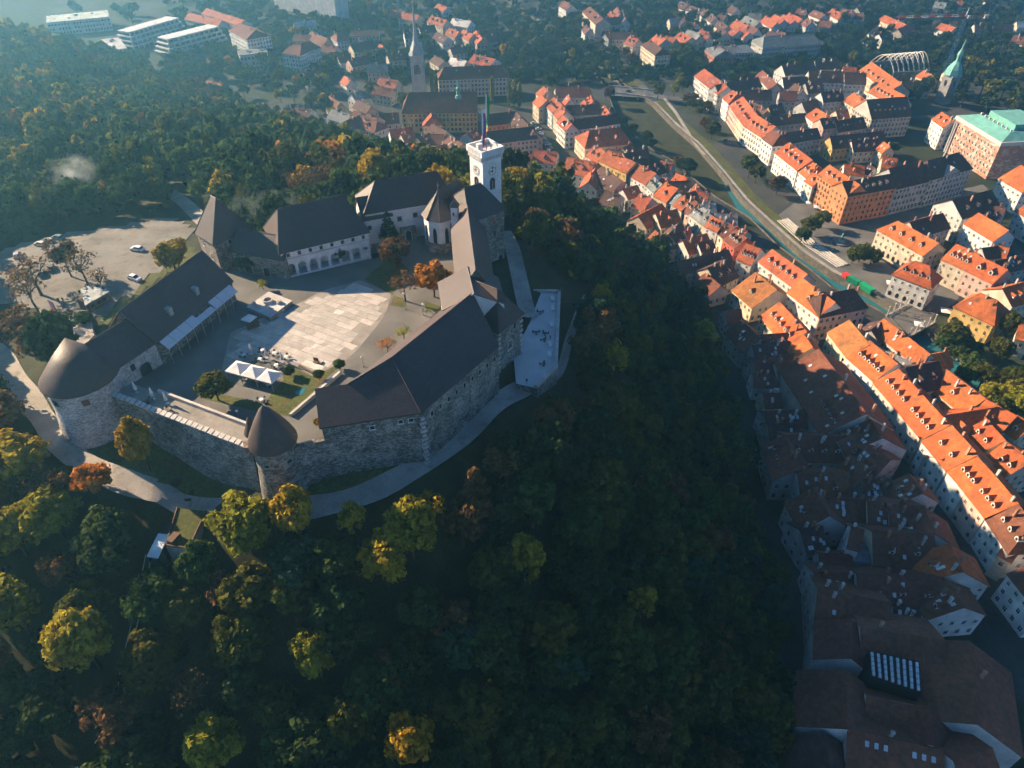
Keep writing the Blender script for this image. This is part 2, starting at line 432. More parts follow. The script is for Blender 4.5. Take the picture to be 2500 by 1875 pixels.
def hip_roof(fr, ze, rise, hipL, hipR, over=0.5, rf=0.5, gableL=0.3, gableR=0.3, th=0.22):
    """roof shell; hip 0 means a gable on that end. rf: where the ridge sits across the depth"""
    b = MB(); L, D_ = fr.L, fr.D; zr = ze + rise
    sf = rise / (D_ * rf); sb = rise / (D_ * (1 - rf))
    s0 = -over if hipL else -gableL; s1 = L + over if hipR else L + gableR
    zf, zb = ze - over * sf, ze - over * sb
    zl = zf
    P = lambda s, t, z: (*fr.p(s, t), z)
    rl, rr = (hipL if hipL else -gableL), (L - hipR if hipR else L + gableR)
    A, B, C, E = P(s0, -over, zf), P(s1, -over, zf), P(s1, D_ + over, zb), P(s0, D_ + over, zb)
    r0, r1 = P(rl, D_ * rf, zr), P(rr, D_ * rf, zr)
    up = lambda p: (p[0], p[1], p[2] + th)
    A2, B2, C2, E2, q0, q1 = map(up, (A, B, C, E, r0, r1))
    b.poly([A2, B2, q1, q0]); b.poly([C2, E2, q0, q1])
    for a_, b_, q_, h in ((E2, A2, q0, hipL), (B2, C2, q1, hipR)):
        if h: b.poly([a_, b_, q_])
    # edges and underside
    ring = [(A, B), (B, C), (C, E), (E, A)]
    if not hipR: ring[1:2] = [(B, r1), (r1, C)]
    if not hipL: ring[-1:] = [(E, r0), (r0, A)]
    for a_, b_ in ring: b.poly([a_, b_, up(b_), up(a_)])
    b.poly([A, r0, r1, B]); b.poly([C, r1, r0, E])
    if hipL: b.poly([E, r0, A])
    if hipR: b.poly([B, r1, C])
    return b, (q0, q1, A2, B2, C2, E2)


def ridge_caps(roofinfo, hipL, hipR, r=0.16):
    q0, q1, A2, B2, C2, E2 = roofinfo
    b = MB(); b.tube(q0, q1, r, r, 6)
    for q, ends, h in ((q0, (A2, E2), hipL), (q1, (B2, C2), hipR)):
        if h:
            for e in ends: b.tube(q, e, r * .9, r * .9, 6)
    return b


def wall_shell(fr, z0, ze, rise, hipL, hipR, rf=0.5, skip=()):
    b = MB(); P = lambda s, t, z: (*fr.p(s, t), z)
    L, D_ = fr.L, fr.D
    c = [(0, 0), (L, 0), (L, D_), (0, D_)]
    for k in range(4):
        if k in skip: continue
        a_, b_ = c[k], c[(k + 1) % 4]
        pts = [P(*a_, z0), P(*b_, z0), P(*b_, ze)]
        if k == 1 and not hipR: pts.append(P(L, D_ * rf, ze + rise))
        if k == 3 and not hipL: pts.append(P(0, D_ * rf, ze + rise))
        pts.append(P(*a_, ze)); b.poly(pts)
    return b


def hall(name, label, cat, pL, pR, depth, z0, ze, rise, hipL=0, hipR=0, wall='stone', roof='castle_roof', over=0.5, rf=0.5, skip=(), group=None, wcol=None, rcol=None, caps=True):
    fr = Frame(pL, pR, depth); c = fr.p(fr.L / 2, depth / 2)
    root = thing(name, label, cat, (c.x, c.y, z0), group)
    wall_shell(fr, z0, ze, rise, hipL, hipR, rf, skip).build('wall', M[wall], root, color=wcol)
    rb, info = hip_roof(fr, ze, rise, hipL, hipR, over, rf)
    ro = rb.build('roof', M[roof], root, color=rcol)
    if caps: ridge_caps(info, hipL, hipR).build('ridge_tiles', M[roof], ro, color=rcol)
    fr.root = root; fr.roof = ro; fr.ze = ze; fr.rise = rise; fr.z0 = z0; fr.rf = rf
    return fr


GW = (0.5, 0.48, 0.45)
CG = 'buildings of the castle'
# ------------------------------------------------------------------ arcaded white wing
pL, pR = at(698.6, 679, 0), at(906.6, 626, 0)
AR = hall('arcaded_wing', 'white castle wing with open arcade below and dark hipped roof', 'castle wing', pL, pR, 16, -4, 8, 8, 3.2, 3.2, 'white_wall', skip=(0,), group=CG)
b = MB(); nb = 8; s_a, s_b = 0.4, AR.L - 2.6; bw = (s_b - s_a) / 7; P = lambda s, t, z: (*AR.p(s, t), z)
ZA = 5.0
bays = [(s_a + i * bw, s_a + (i + 1) * bw) for i in range(7)]
b.poly([P(0, 0, ZA), P(AR.L, 0, ZA), P(AR.L, 0, 8), P(0, 0, 8)]); b.poly([P(0, 0, -4), P(AR.L, 0, -4), P(AR.L, 0, 0.3), P(0, 0, 0.3)])
b.poly([P(0, 0, 0.3), P(s_a, 0, 0.3), P(s_a, 0, ZA), P(0, 0, ZA)])
b.poly([P(AR.L - .3, 0, 0.3), P(AR.L, 0, 0.3), P(AR.L, 0, ZA), P(AR.L - .3, 0, ZA)])
b.poly([P(s_b, 0, 0.3), P(AR.L - .3, 0, 0.3), P(AR.L - .3, 0, 2.6), P(s_b, 0, 2.6)])
for i, (x0, x1) in enumerate(bays + [(s_b, AR.L - 0.3)]):
    lo = 0.3 if i < 7 else 2.6
    pw = 0.42; l, r = x0 + pw, x1 - pw; cx, rad = (l + r) / 2, (r - l) / 2; spring = 2.7
    b.poly([P(x0, 0, lo), P(l, 0, lo), P(l, 0, ZA), P(x0, 0, ZA)]); b.poly([P(r, 0, lo), P(x1, 0, lo), P(x1, 0, ZA), P(r, 0, ZA)])
    arc = [(cx - rad * math.cos(math.pi * k / 10), spring + rad * 1.05 * math.sin(math.pi * k / 10)) for k in range(11)]
    for (u0, z0_), (u1, z1_) in zip(arc, arc[1:]):
        b.poly([P(u0, 0, z0_), P(u1, 0, z1_), P(u1, 0, ZA), P(u0, 0, ZA)])
        b.poly([P(u0, 0, z0_), P(u0, 1.0, z0_), P(u1, 1.0, z1_), P(u1, 0, z1_)])
    for u in (l, r): b.poly([P(u, 0, lo), P(u, 1.0, lo), P(u, 1.0, spring), P(u, 0, spring)])
b.build('arcade_wall', M['white_wall'], AR.root)
b = MB(); b.poly([P(0.2, 3.2, -1), P(AR.L - .2, 3.2, -1), P(AR.L - .2, 3.2, 8), P(0.2, 3.2, 8)]); b.poly([P(0.2, 0.1, 0.31), P(AR.L - .2, 0.1, 0.31), P(AR.L - .2, 3.2, 0.31), P(0.2, 3.2, 0.31)]); b.poly([P(0.2, 0.1, 5.4), P(AR.L - .2, 0.1, 5.4), P(AR.L - .2, 3.2, 5.4), P(0.2, 3.2, 5.4)])
b.build('gallery', M['white_wall'], AR.root)
b = MB(); b.prism([AR.p(-.1, -.14), AR.p(AR.L + .1, -.14), AR.p(AR.L + .1, 0.05), AR.p(-.1, 0.05)], 5.35, 5.55, bot=True); b.build('string_course', M['ashlar'], AR.root)
for i in range(8): put_window(AR.root, AR, 0, 1.9 + i * (AR.L - 3.4) / 7, 6.0, 0.85, 1.05, WIN_PLAIN, GW)
put_window(AR.root, AR, 3, 14.2, 5.8, 0.8, 1.0, WIN_PLAIN, GW); put_window(AR.root, AR, 3, 13.4, 0.3, 2.6, 3.6, WIN_ARCH, GW, 'archway')

# ------------------------------------------------------------------ link and upper white wing
LK = hall('link_wing', 'low white link between the arcaded wing and upper white wing', 'castle wing', at(889.7 - 4, 535.6, 8.2), at(956.4, 523, 8.2), 9, -3, 8.2, 4.4, 0, 0, 'white_wall', group=CG)
put_window(LK.root, LK, 0, 1.6, 4.6, 1.1, 1.3, WIN_PLAIN, GW)
UP = hall('upper_wing', 'long white castle wing with dark roof beside the chapel', 'castle wing', (-41.6, 185.2), (-17.2, 194.6), 12, -3, 10, 6, 5, 3, 'white_wall', group=CG)
for s, z, wd, h in ((9.6, 5.6, 1.3, 1.4), (14.3, 6.0, 1.3, 1.4), (18.2, 5.4, 1.0, 1.3), (17.6, 1.0, 1.0, 1.2)): put_window(UP.root, UP, 0, s, z, wd, h, WIN_PLAIN, (0.45, 0.43, 0.41))
b = MB(); q = UP.p(11.6, -0.9); b.box((q.x, q.y, -1), (4.6, 1.8, 4.6), math.atan2(UP.a.y, UP.a.x)); b.build('porch', M['stone'], UP.root)
q = UP.p(11.4, -1.8); inst('doorway', WIN_ARCH, UP.root, (q.x, q.y, -0.2), math.atan2(-UP.n.y, -UP.n.x) - math.pi / 2, (1.7, 1, 3.2), GW)
q = UP.p(5.2, 6.3); b = MB(); b.box((q.x, q.y, 14.5), (0.9, 0.9, 2.6), 0.3)

# ------------------------------------------------------------------ chapel with polygonal apse
c0 = Vector((-20.4, 184.2)); CH = thing('castle_chapel', 'small white chapel with polygonal apse and steep faceted roof', 'chapel', (c0.x, c0.y, -2), CG)
axis = R(-107); N8 = [axis + R(a) for a in (-112.5, -67.5, -22.5, 22.5, 67.5, 112.5)]
rw, rr_ = 4.6, 5.3
wp = [(c0.x + rw * math.cos(a), c0.y + rw * math.sin(a)) for a in N8]
bk = [(c0.x + 10, c0.y + 6), (c0.x - 1, c0.y + 9)]
b = MB(); b.prism(wp + bk, 3.0, 10.4); b.build('wall', M['white_wall'], CH)
b = MB(); b.prism([(c0.x + (x - c0.x) * 1.03, c0.y + (y - c0.y) * 1.03) for x, y in wp] + bk, -2, 3.0); b.build('stone_base', M['stone_brown'], CH)
b = MB(); ep = [(c0.x + rr_ * math.cos(a), c0.y + rr_ * math.sin(a), 10.2) for a in N8]; ap = (c0.x, c0.y, 17.2); ab = (c0.x + 5, c0.y + 7.0, 17.2)
for e0, e1 in zip(ep, ep[1:]): b.poly([e0, e1, ap])
b.poly([ep[-1], (ep[-1][0] + 6, ep[-1][1] + 6, 10.2), ab, ap]); b.poly([(ep[0][0] + 3, ep[0][1] + 9, 10.2), ep[0], ap, ab])
b.poly([(e[0], e[1], e[2] - 0.15) for e in ep][::-1])
cr = b.build('roof', M['castle_roof'], CH)
b = MB()
for e in ep: b.tube(e, ap, 0.12, 0.10, 6)
b.build('ridge_tiles', M['castle_roof'], cr)
b = MB(); b.tube(ap, (ap[0], ap[1], 19.4), 0.06, 0.04, 6); b.box((ap[0], ap[1], 18.6), (0.8, 0.08, 0.1)); b.build('roof_cross', M['steel'], cr)
for a0, a1, in zip(N8[1:4], N8[2:5]):
    am = (a0 + a1) / 2; r_ = rw * math.cos(R(22.5)); inst('lancet_window', WIN_ARCH, CH, (c0.x + (r_ + .06) * math.cos(am), c0.y + (r_ + .06) * math.sin(am), 2.2), am - math.pi / 2, (1.0, 1, 5.4), GW)
# white bell turret beside it
bt = at(1112, 545, 6); bt = Vector((-15.6, 178.6)); BT = thing('bell_turret', 'slim white turret with tiny lit gable roof beside the chapel', 'turret', (bt.x, bt.y, -2), CG)
b = MB(); b.box((bt.x, bt.y, -2), (1.9, 2.0, 17.2), R(-7)); b.build('wall', M['white_wall'], BT)
b = MB(); b.lathe((bt.x, bt.y, 15.2), [(1.75, 0), (0.0, 2.4)], 4, a0=R(38), a1=R(398)); b.build('roof', M['castle_roof'], BT)
for dx in (-.42, .42): inst('window', WIN_PLAIN, BT, (bt.x + dx + .1, bt.y - 1.03, 12.8), R(173), (0.45, 1, 0.9), GW)

# ------------------------------------------------------------------ clock tower
fc = Vector((-8.3, 193.0)); ta = Vector((0.8, 0.6)); tb = Vector((-0.6, 0.8)); TW = 6.5
tc = fc + ta * TW / 2 + tb * TW / 2; TZ = 24.6
TWR = thing('clock_tower', 'tall white square clock tower with corbelled parapet and two flags', 'tower', (tc.x, tc.y, -4))
sq = lambda h: [tc + ta * x * h + tb * y * h for x, y in ((-1, -1), (1, -1), (1, 1), (-1, 1))]
b = MB(); b.prism(sq(TW / 2), -4, TZ - 1.9, top=True); b.build('shaft', M['white_wall'], TWR)
b = MB(); o_, i_ = sq(TW / 2 + .62), sq(TW / 2 + .12)
b.prism(o_, TZ - 1.75, TZ, top=False); b.prism(i_[::-1], TZ - 1.3, TZ, top=False)
for k in range(4):
    j = (k + 1) % 4; b.poly([(*o_[k], TZ), (*o_[j], TZ), (*i_[j], TZ), (*i_[k], TZ)]); b.poly([(*o_[k], TZ - 1.75), (*i_[k], TZ - 1.75), (*i_[j], TZ - 1.75), (*o_[j], TZ - 1.75)])
b.poly([(*p, TZ - 1.3) for p in i_]); PAR = b.build('parapet', M['white_wall'], TWR)
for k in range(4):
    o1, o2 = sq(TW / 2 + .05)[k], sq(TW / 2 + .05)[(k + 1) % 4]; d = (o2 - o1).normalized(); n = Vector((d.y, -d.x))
    f_ = Frame(o1, o2, 1); bb = MB(); bb.prism([f_.p(.2, -.06), f_.p(f_.L - .2, -.06), f_.p(f_.L - .2, .05), f_.p(.2, .05)], TZ - 2.9, TZ - 1.76, bot=True); bb.build('machicolation', M['dark'], TWR)  # dark band behind the corbels: parapet shade in the slots, painted as colour
    for i in range(10):
        q = o1 + d * (TW + .1) * (i + .5) / 10
        bb = MB(); bb.box((q.x + n.x * .26, q.y + n.y * .26, TZ - 3.0), (0.27, 0.5, 1.25), math.atan2(d.y, d.x)); bb.build('corbel', M['white_wall'], TWR)
        if i < 9:
            q2 = o1 + d * (TW + .1) * (i + 1) / 10
            bb = MB(); bb.box((q2.x + n.x * .60, q2.y + n.y * .60, TZ - 1.5), (0.09, 0.08, 1.2), math.atan2(d.y, d.x)); bb.build('parapet_rib', M['ashlar'], PAR)
clk = MB()   # dial facing +y
clk.lathe((0, 0, 0), [(0, 0), (1.25, 0)], 32)
dial = MB(); ring = [(1.5 * math.cos(t), 1.5 * math.sin(t)) for t in [2 * math.pi * k / 32 for k in range(32)]]
dial.poly([(x, 0.08, z) for x, z in ring[::-1]])
for k in range(32):
    (x0, z0_), (x1, z1_) = ring[k], ring[(k + 1) % 32]; dial.poly([(x0, 0, z0_), (x1, 0, z1_), (x1, 0.08, z1_), (x0, 0.08, z0_)])
DIAL = dial.mesh('dial', [M['paint']])
num = MB(); num.prism([(-0.12, .09), (0.12, .09), (0.12, .13), (-0.12, .13)], 0.98, 1.36, bot=True)
NUM = num.mesh('numeral', [M['dark']])
hb = MB(); hb.prism([(-0.15, .14), (0.15, .14), (0.1, .18), (-0.1, .18)], -0.3, 0.8, bot=True); HOUR = hb.mesh('hour_hand', [M['dark']])
hb = MB(); hb.prism([(-0.13, .2), (0.13, .2), (0.07, .24), (-0.07, .24)], -0.4, 1.15, bot=True); MIN = hb.mesh('minute_hand', [M['dark']])
for (o_, n_, rz) in ((fc + tb * TW / 2, -ta, 0), (fc + ta * TW / 2, -tb, 0)):
    rz = math.atan2(n_.y, n_.x) - math.pi / 2; c = o_ + n_ * 0.04
    cl = inst('clock_face', DIAL, TWR, (c.x, c.y, 18.1), rz, color=(0.75, 0.73, 0.7))
    for k in range(12): inst('numeral', NUM, cl, (0, 0, 0), rot=(0, R(30 * k), 0), world=False)
    inst('hour_hand', HOUR, cl, (0, 0, 0), rot=(0, R(90), 0), world=False)      # nine o'clock, seen from outside
    inst('minute_hand', MIN, cl, (0, 0, 0), rot=(0, R(0), 0), world=False)
    w_ = inst('belfry_window', WIN_ARCH, TWR, (c.x, c.y, 12.6), rz, (1.7, 1, 3.4), (0.45, 0.42, 0.4))
    bb = MB(); bb.tube((0, 0.1, 0.0), (0, 0.1, 0.74), 0.05, 0.05, 6); bb_o = bb.build('mullion', M['ashlar']); bb_o.parent = w_
bb = MB(); q = tc + tb * 0.6 - ta * 1.6; bb.box((q.x, q.y, TZ - 1.3), (1.5, 1.3, 1.9), R(37)); bb.build('stair_head', M['white_wall'], TWR)


def flag(name, label, base, h, z0, wd, bands, sway, ph):
    t = thing(name, label, 'flag', (base.x, base.y, z0))
    p = MB(); p.tube((base.x, base.y, z0), (base.x, base.y, z0 + h), 0.09, 0.05, 8); p.lathe((base.x, base.y, z0 + h), [(0.0, .3), (.12, .15), (0, 0)], 8); p.build('pole', M['steel'], t)
    n = 26; m = MB(); hh = h * .78; top = z0 + h - .4
    for j in range(4):
        for i in range(n + 1):
            f = i / n; u = j / 3
            x = base.x + .1 + (u * wd * (0.35 + 0.65 * min(1, f * 1.6))) * math.cos(sway + 1.6 * f * math.sin(ph)) - 0.25 * f * math.sin(ph * 2)
            y = base.y + (u * wd) * math.sin(sway + 2.5 * f + ph) * .7 + .25 * math.sin(7 * f + ph)
            m.v.append((x, y, top - hh * f - .5 * u))
    for j in range(3):
        for i in range(n):
            a = j * (n + 1) + i; m.f.append((a, a + 1, a + n + 2, a + n + 1)); m.m.append(bands(i / n, j))
    me_ = m.build('banner', [M['flag_w'], M['flag_b'], M['flag_r'], M['flag_g']], t, True)
    return t


for k_, c_ in (('flag_w', (.75, .75, .75)), ('flag_b', (.03, .09, .45)), ('flag_r', (.7, .03, .03)), ('flag_g', (.02, .33, .07))): M[k_] = mat(k_, c_, .8, ((2.0, .85, 1.1),))
flag('flag', 'white, blue and red banner on the parapet corner towards the viewer', fc + ta * .5 + tb * .5, 13.0, TZ - 1.3, 2.2, lambda f, j: j if f > .1 else 0, 0.5, 0.6)
flag('flag', 'green and white banner on the tall pole behind the other flag', tc + ta * 2.4 + tb * 2.8, 14.5, TZ - 1.3, 2.1, lambda f, j: (0 if j == 0 else 3), 0.3, 1.4)

# ------------------------------------------------------------------ stone block below the tower, long wing, raised block
FB = hall('stone_keep', 'tall rubble stone block below the clock tower with dark hipped roof', 'castle wing', (-11.4, 175.7), (-2.2, 183.3), 13.4, -6, 12.2, 5.8, 3.4, 3.0, 'stone', group=CG)
for s, z, wd, h in ((8.4, 8.6, .9, 1.9), (8.4, 5.0, .8, 1.7), (10.9, 5.2, .7, 1.2), (10.5, -4.5, 1.2, 2.6)): put_window(FB.root, FB, 0, s, z, wd, h, WIN_ARCH, (0.3, 0.29, 0.27))
LW = hall('long_wing', 'long narrow castle wing with pink lit roof slope facing the courtyard', 'castle wing', (-17.4, 186.5), (-13.0, 145.0), 8.8, -7, 9, 6, 0, 0, 'stone', group=CG)
b = MB()
for i in range(7):
    q = LW.p(5 + i * 5.4, -.08); b = MB(); b.box((q.x, q.y, 0), (0.35, 0.18, 9), math.atan2(LW.a.y, LW.a.x)); b.build('pilaster', M['ashlar'], LW.root)
for i in range(5): put_window(LW.root, LW, 2, 6 + i * 7, 2.5, 0.9, 1.4, WIN_PLAIN, GW)
RB = hall('raised_block', 'square raised castle block with pink lit roof between the wings', 'castle wing', (-17.6, 147.9), (-15.6, 136.4), 14, -7, 10, 3.4, 0, 0, 'white_wall', group=CG)
TU = hall('corner_turret', 'stone corner turret with steep roof above the right terrace', 'turret', (-12.9, 141.4), (-3.2, 134.4), 9.4, -12, 5.5, 7.2, 0, 3.7, 'stone', group=CG)
for s, z, wd, h in ((6.6, 2.2, .9, 1.8), (4.6, -2.6, 1.5, 2.4), (6.0, -6.5, .9, 1.4)): put_window(TU.root, TU, 1, s, z, wd, h, WIN_ARCH if z > 0 else WIN, (0.55, 0.53, 0.5))
for k in range(11):
    for side, s in ((1, 0.15), (1, 9.25)):
        o, d, n, L = TU.side(side); q = o + d * s; bb = MB(); bb.box((q.x, q.y, -10 + k * 1.4), ((1.0 if k % 2 else .65), 0.5, 0.66), math.atan2(d.y, d.x)); bb.build('quoin', M['ashlar'], TU.root)

# ------------------------------------------------------------------ big front wing with bent roof
E0, E1, E2 = at(780, 1048, 6), at(1028, 1010, 6), at(1219, 846, 6)
Hh = at(957, 875, 13); R2 = at(1154, 717, 13)
nrm = (E1 - E0).cross(Hh - E0).normalized()


def on_plane(u, v, p0, n):
    d = Vector(ray(u, v)); o = Vector((0, 0, CAMZ)); return o + d * ((p0 - o).dot(n) / d.dot(n))


R0, R1 = on_plane(769, 951, E0, nrm), on_plane(850, 940, E0, nrm)
B2 = at(1079, 757.5, 8.0)
cK = (E1 + R2) / 2
KW = thing('great_front_wing', 'huge dark bent roof over the stone wing facing the viewer', 'castle wing', (cK.x, cK.y, -9), CG)
b = MB(); up = Vector((0, 0, .25)); out = lambda p, q, k=.6: p
b.poly([E0 + up, E1 + up, Hh + up, R1 + up, R0 + up]); b.poly([E1 + up, E2 + up, R2 + up, Hh + up]); b.poly([Hh + up, R2 + up, B2 + up, R1 + up])
ringK = [E0, E1, E2, R2, B2, R1, R0]
for i in range(len(ringK)):
    p, q = ringK[i], ringK[(i + 1) % len(ringK)]; b.poly([p - up * .4, q - up * .4, q + up, p + up])
kr = b.build('roof', M['castle_roof'], KW)
b = MB(); b.tube(Hh + up, R2 + up, .18, .18, 6); b.tube(R1 + up, Hh + up, .18, .18, 6); b.tube(Hh + up, E1 + up, .13, .13, 6); b.build('ridge_tiles', M['castle_roof'], kr)
ins = lambda p, c: Vector((c.x + (p.x - c.x) * .985, c.y + (p.y - c.y) * .985, 0))
wr = [ins(p, cK) for p in ringK]; zt = [p.z - .05 for p in ringK]
b = MB(); b.prism([(p.x, p.y) for p in wr], -13, zt, top=False); b.build('wall', M['stone'], KW)
fK1 = Frame(wr[0], wr[1], 8); fK2 = Frame(wr[1], wr[2], 8)
for s, z in ((9.6, 3.6), (15.3, 4.0), (17.4, 4.0)): put_window(KW, fK1, 0, s, z, .95, 1.0, WIN_PLAIN, (0.62, 0.6, 0.57))
for i in range(9): put_window(KW, fK2, 0, 3.0 + i * 2.75, 2.9, .75, 1.3, WIN_PLAIN, (0.36, 0.35, 0.33))
for k in range(13):
    bb = MB(); q = wr[1]; bb.box((q.x, q.y, -9.5 + k * 1.15), ((1.3 if k % 2 else .8), .9, .6), .5); bb.build('quoin', M['ashlar'], KW)

# ------------------------------------------------------------------ left wing, its glass verandah, round bastion
L1 = hall('gate_side_wing', 'long dark-roofed castle wing along the car park', 'castle wing', (-80.8, 129.3), (-71.6, 155.6), 13.2, -6, 6, 7, 0, 0, 'stone', group=CG)
L2 = hall('bastion_link', 'low dark-roofed link between the round bastion and long wing', 'castle wing', (-86.0, 119.5), (-81.0, 129.2), 12, -8, 6, 4.6, 0, 0, 'stone_pale', group=CG)
put_window(L2.root, L2, 0, 4.0, 2.6, 1.3, 1.9, WIN_PLAIN, (0.5, 0.48, 0.46)); put_window(L2.root, L2, 0, 6.6, -0.5, 2.8, 3.3, WIN_ARCH, (0.35, 0.33, 0.31), 'archway')
GL = thing('glass_verandah', 'long pale glass canopy roof along the courtyard side of the wing', 'verandah', (-75, 142, 0), CG)
n_ = 9
for i in range(n_):
    s0, s1 = 0.6 + i * (L1.L - 2) / n_, 0.6 + (i + 1) * (L1.L - 2) / n_ - .12
    b = MB(); wdt = (3.0 if i in (0, 1, 2, 3, 6, 7, 8) else 1.6)
    pp = [(*L1.p(s0, -2.6), 4.1), (*L1.p(s1, -2.6), 4.1), (*L1.p(s1, wdt - 2.6), 5.6 + .1 * wdt + (wdt - 2.6) * 1.05), (*L1.p(s0, wdt - 2.6), 5.6 + .1 * wdt + (wdt - 2.6) * 1.05)]
    b.poly(pp); b.poly([(x, y, z - .1) for x, y, z in pp[::-1]])
    for k in range(4): b.poly([pp[k], (pp[k][0], pp[k][1], pp[k][2] - .1), (pp[(k + 1) % 4][0], pp[(k + 1) % 4][1], pp[(k + 1) % 4][2] - .1), pp[(k + 1) % 4]])
    b.build('glass_pane', M['skyglass'], GL)
    b = MB(); b.tube((*L1.p(s0, -2.5), 0), (*L1.p(s0, -2.5), 4.1), .09, .09, 6); b.build('post', M['steel'], GL)
for s in (8.2, 17.6):
    b = MB(); q = L1.p(s, 2.0); b.box((q.x, q.y, 7.2), (1.1, 1.4, 2.4), R(70)); b.build('vent_stack', M['metal_roof'], L1.root)
BC = Vector((-93.0, 118.3)); BA = thing('round_bastion', 'broad round stone bastion with wide dark conical roof', 'bastion', (BC.x, BC.y, -11), CG)
b = MB(); b.lathe((BC.x, BC.y, 0), [(8.9, -12), (8.5, -9), (7.35, -1.2), (7.25, 5.9)], 40); b.build('wall', M['stone_pale'], BA, True)
b = MB(); cap = (BC.x - 1.2, BC.y + 2.4, 13.4); k0 = len(b.v)
N_ = 48; ringe = [(BC.x + 7.95 * math.cos(2 * math.pi * i / N_), BC.y + 7.95 * math.sin(2 * math.pi * i / N_), 5.6) for i in range(N_)]
mid = [(x + (cap[0] - x) * .5, y + (cap[1] - y) * .5, 5.6 + (13.4 - 5.6) * .54) for x, y, z in ringe]; low = [(x, y, 5.25) for x, y, z in ringe]
b.v = low + ringe + mid + [cap]
for i in range(N_):
    j = (i + 1) % N_; b.f += [(i, j, N_ + j, N_ + i), (N_ + i, N_ + j, 2 * N_ + j, 2 * N_ + i), (2 * N_ + i, 2 * N_ + j, 3 * N_)]; b.m += [0, 0, 0]
b.f.append(tuple(range(N_ - 1, -1, -1))); b.m.append(0)
b.build('roof', M['castle_roof'], BA, True)
for a in (-150, -112, -62):
    a = R(a); inst('embrasure', WIN_PLAIN, BA, (BC.x + 7.36 * math.cos(a), BC.y + 7.36 * math.sin(a), 2.2), a - math.pi / 2, (1.5, 1, 1.7), (0.45, .43, .4))
# gate tower and gate wall
NT = hall('gate_tower', 'square brown stone gate tower with very steep hipped roof', 'tower', (-86.6, 175.9), (-80.1, 170.1), 11.2, -5, 9, 9.2, 2.7, 3.3, 'stone_brown', group=CG)
for s, z in ((2.6, 5.6), (5.4, 2.4), (2.4, 1.6)): put_window(NT.root, NT, 0, s, z, 1.0, 1.6, WIN, (0.65, 0.63, 0.6))
put_window(NT.root, NT, 1, 4.6, 6.6, .9, 1.2, WIN_PLAIN, GW)
GWL = hall('gatehouse', 'low dark-roofed gatehouse between gate tower and arcaded wing', 'gatehouse', (-76.0, 170.6), (-60.6, 165.8), 9, -3, 6.2, 4.0, 0, 0, 'stone', group=CG)
put_window(GWL.root, GWL, 0, 4.0, -.2, 2.2, 3.6, WIN_ARCH, GW, 'gate_arch'); put_window(GWL.root, GWL, 0, 9.6, -.2, 1.8, 2.6, WIN_ARCH, GW, 'gate_arch')

# ------------------------------------------------------------------ small round front tower with turret
FC = Vector((-46.9, 99.6)); FT = thing('round_tower', 'slender round stone tower with tall brown conical roof facing the viewer', 'tower', (FC.x, FC.y, -12), CG)
b = MB(); b.lathe((FC.x, FC.y, 0), [(5.6, -14), (5.1, -9), (4.25, -2), (4.15, 5)], 32); b.build('wall', M['stone'], FT, True)
b = MB(); b.lathe((FC.x, FC.y, 0), [(4.75, 4.1), (4.75, 4.4), (4.1, 6.2), (2.6, 9.3), (1.1, 12.0), (0.0, 13.2)], 40); b.build('roof', M['tile_brown'] if 'tile_brown' in M else M['castle_roof'], FT, True)
for a in (-75, -100, -40): inst('embrasure', WIN_PLAIN, FT, (FC.x + 4.3 * math.cos(R(a)), FC.y + 4.3 * math.sin(R(a)), .6), R(a) - math.pi / 2, (1.1, 1, .8), (.3, .29, .27))
tcx = Vector((-51.8, 102.6)); b = MB(); b.lathe((tcx.x, tcx.y, 0), [(1.25, -2), (1.3, 3.4)], 20); b.build('stair_turret', M['stone_brown'], FT, True)
b = MB(); b.lathe((tcx.x, tcx.y, 0), [(1.75, 3.2), (1.75, 3.45), (1.2, 5.0), (.5, 6.8), (0, 7.6)], 24); b.build('turret_roof', M['castle_roof'], FT, True)
b = MB(); b.box((FC.x - 4.6, FC.y - 1.2, 1.6), (1.6, 2.0, 2.6), R(20)); b.build('machicolation', M['stone_brown'], FT)

# ------------------------------------------------------------------ curtain wall with coping stones and walk
W0, W1 = Vector((-86.6, 115.6)), Vector((-51.4, 98.9)); fw = Frame(W0, W1, 6.0)
CW = thing('curtain_wall', 'stone curtain wall with row of coping stones between round bastion and tower', 'castle wall', (*fw.p(fw.L / 2, 0), -11))
b = MB(); P = lambda s, t, z: (*fw.p(s, t), z)
b.poly([P(0, -1.2, -12), P(fw.L, -1.2, -12), P(fw.L, 0, 1.2), P(0, 0, 1.2)]); b.prism([fw.p(0, 0), fw.p(fw.L, 0), fw.p(fw.L, .9), fw.p(0, .9)], 1.0, 1.9); b.build('wall', M['stone'], CW)
b = MB(); b.prism([fw.p(0, .9), fw.p(fw.L, .9), fw.p(fw.L, 5.4), fw.p(0, 5.4)], -1, 1.15); b.build('wall_walk', M['pave_joint'], CW)
b = MB(); b.prism([fw.p(8, 5.4), fw.p(fw.L, 5.4), fw.p(fw.L, 6.0), fw.p(8, 6.0)], -1, 2.0); b.build('inner_parapet', M['ashlar'], CW)
cs = MB(); cs.prism([(-.62, -.1), (.62, -.1), (.62, 1.05), (-.62, 1.05)], 0, [.28, .28, .5, .5], bot=True); CS = cs.mesh('coping_stone', [M['ashlar']])
nst = 27
for i in range(nst):
    q = fw.p(.8 + i * (fw.L - 1.6) / (nst - 1), rng.uniform(-.04, .04)); inst('coping_stone', CS, CW, (q.x, q.y, 1.9 + rng.uniform(-.03, .03)), math.atan2(fw.a.y, fw.a.x) + rng.uniform(-.05, .05), (rng.uniform(.85, 1.0), 1, 1))
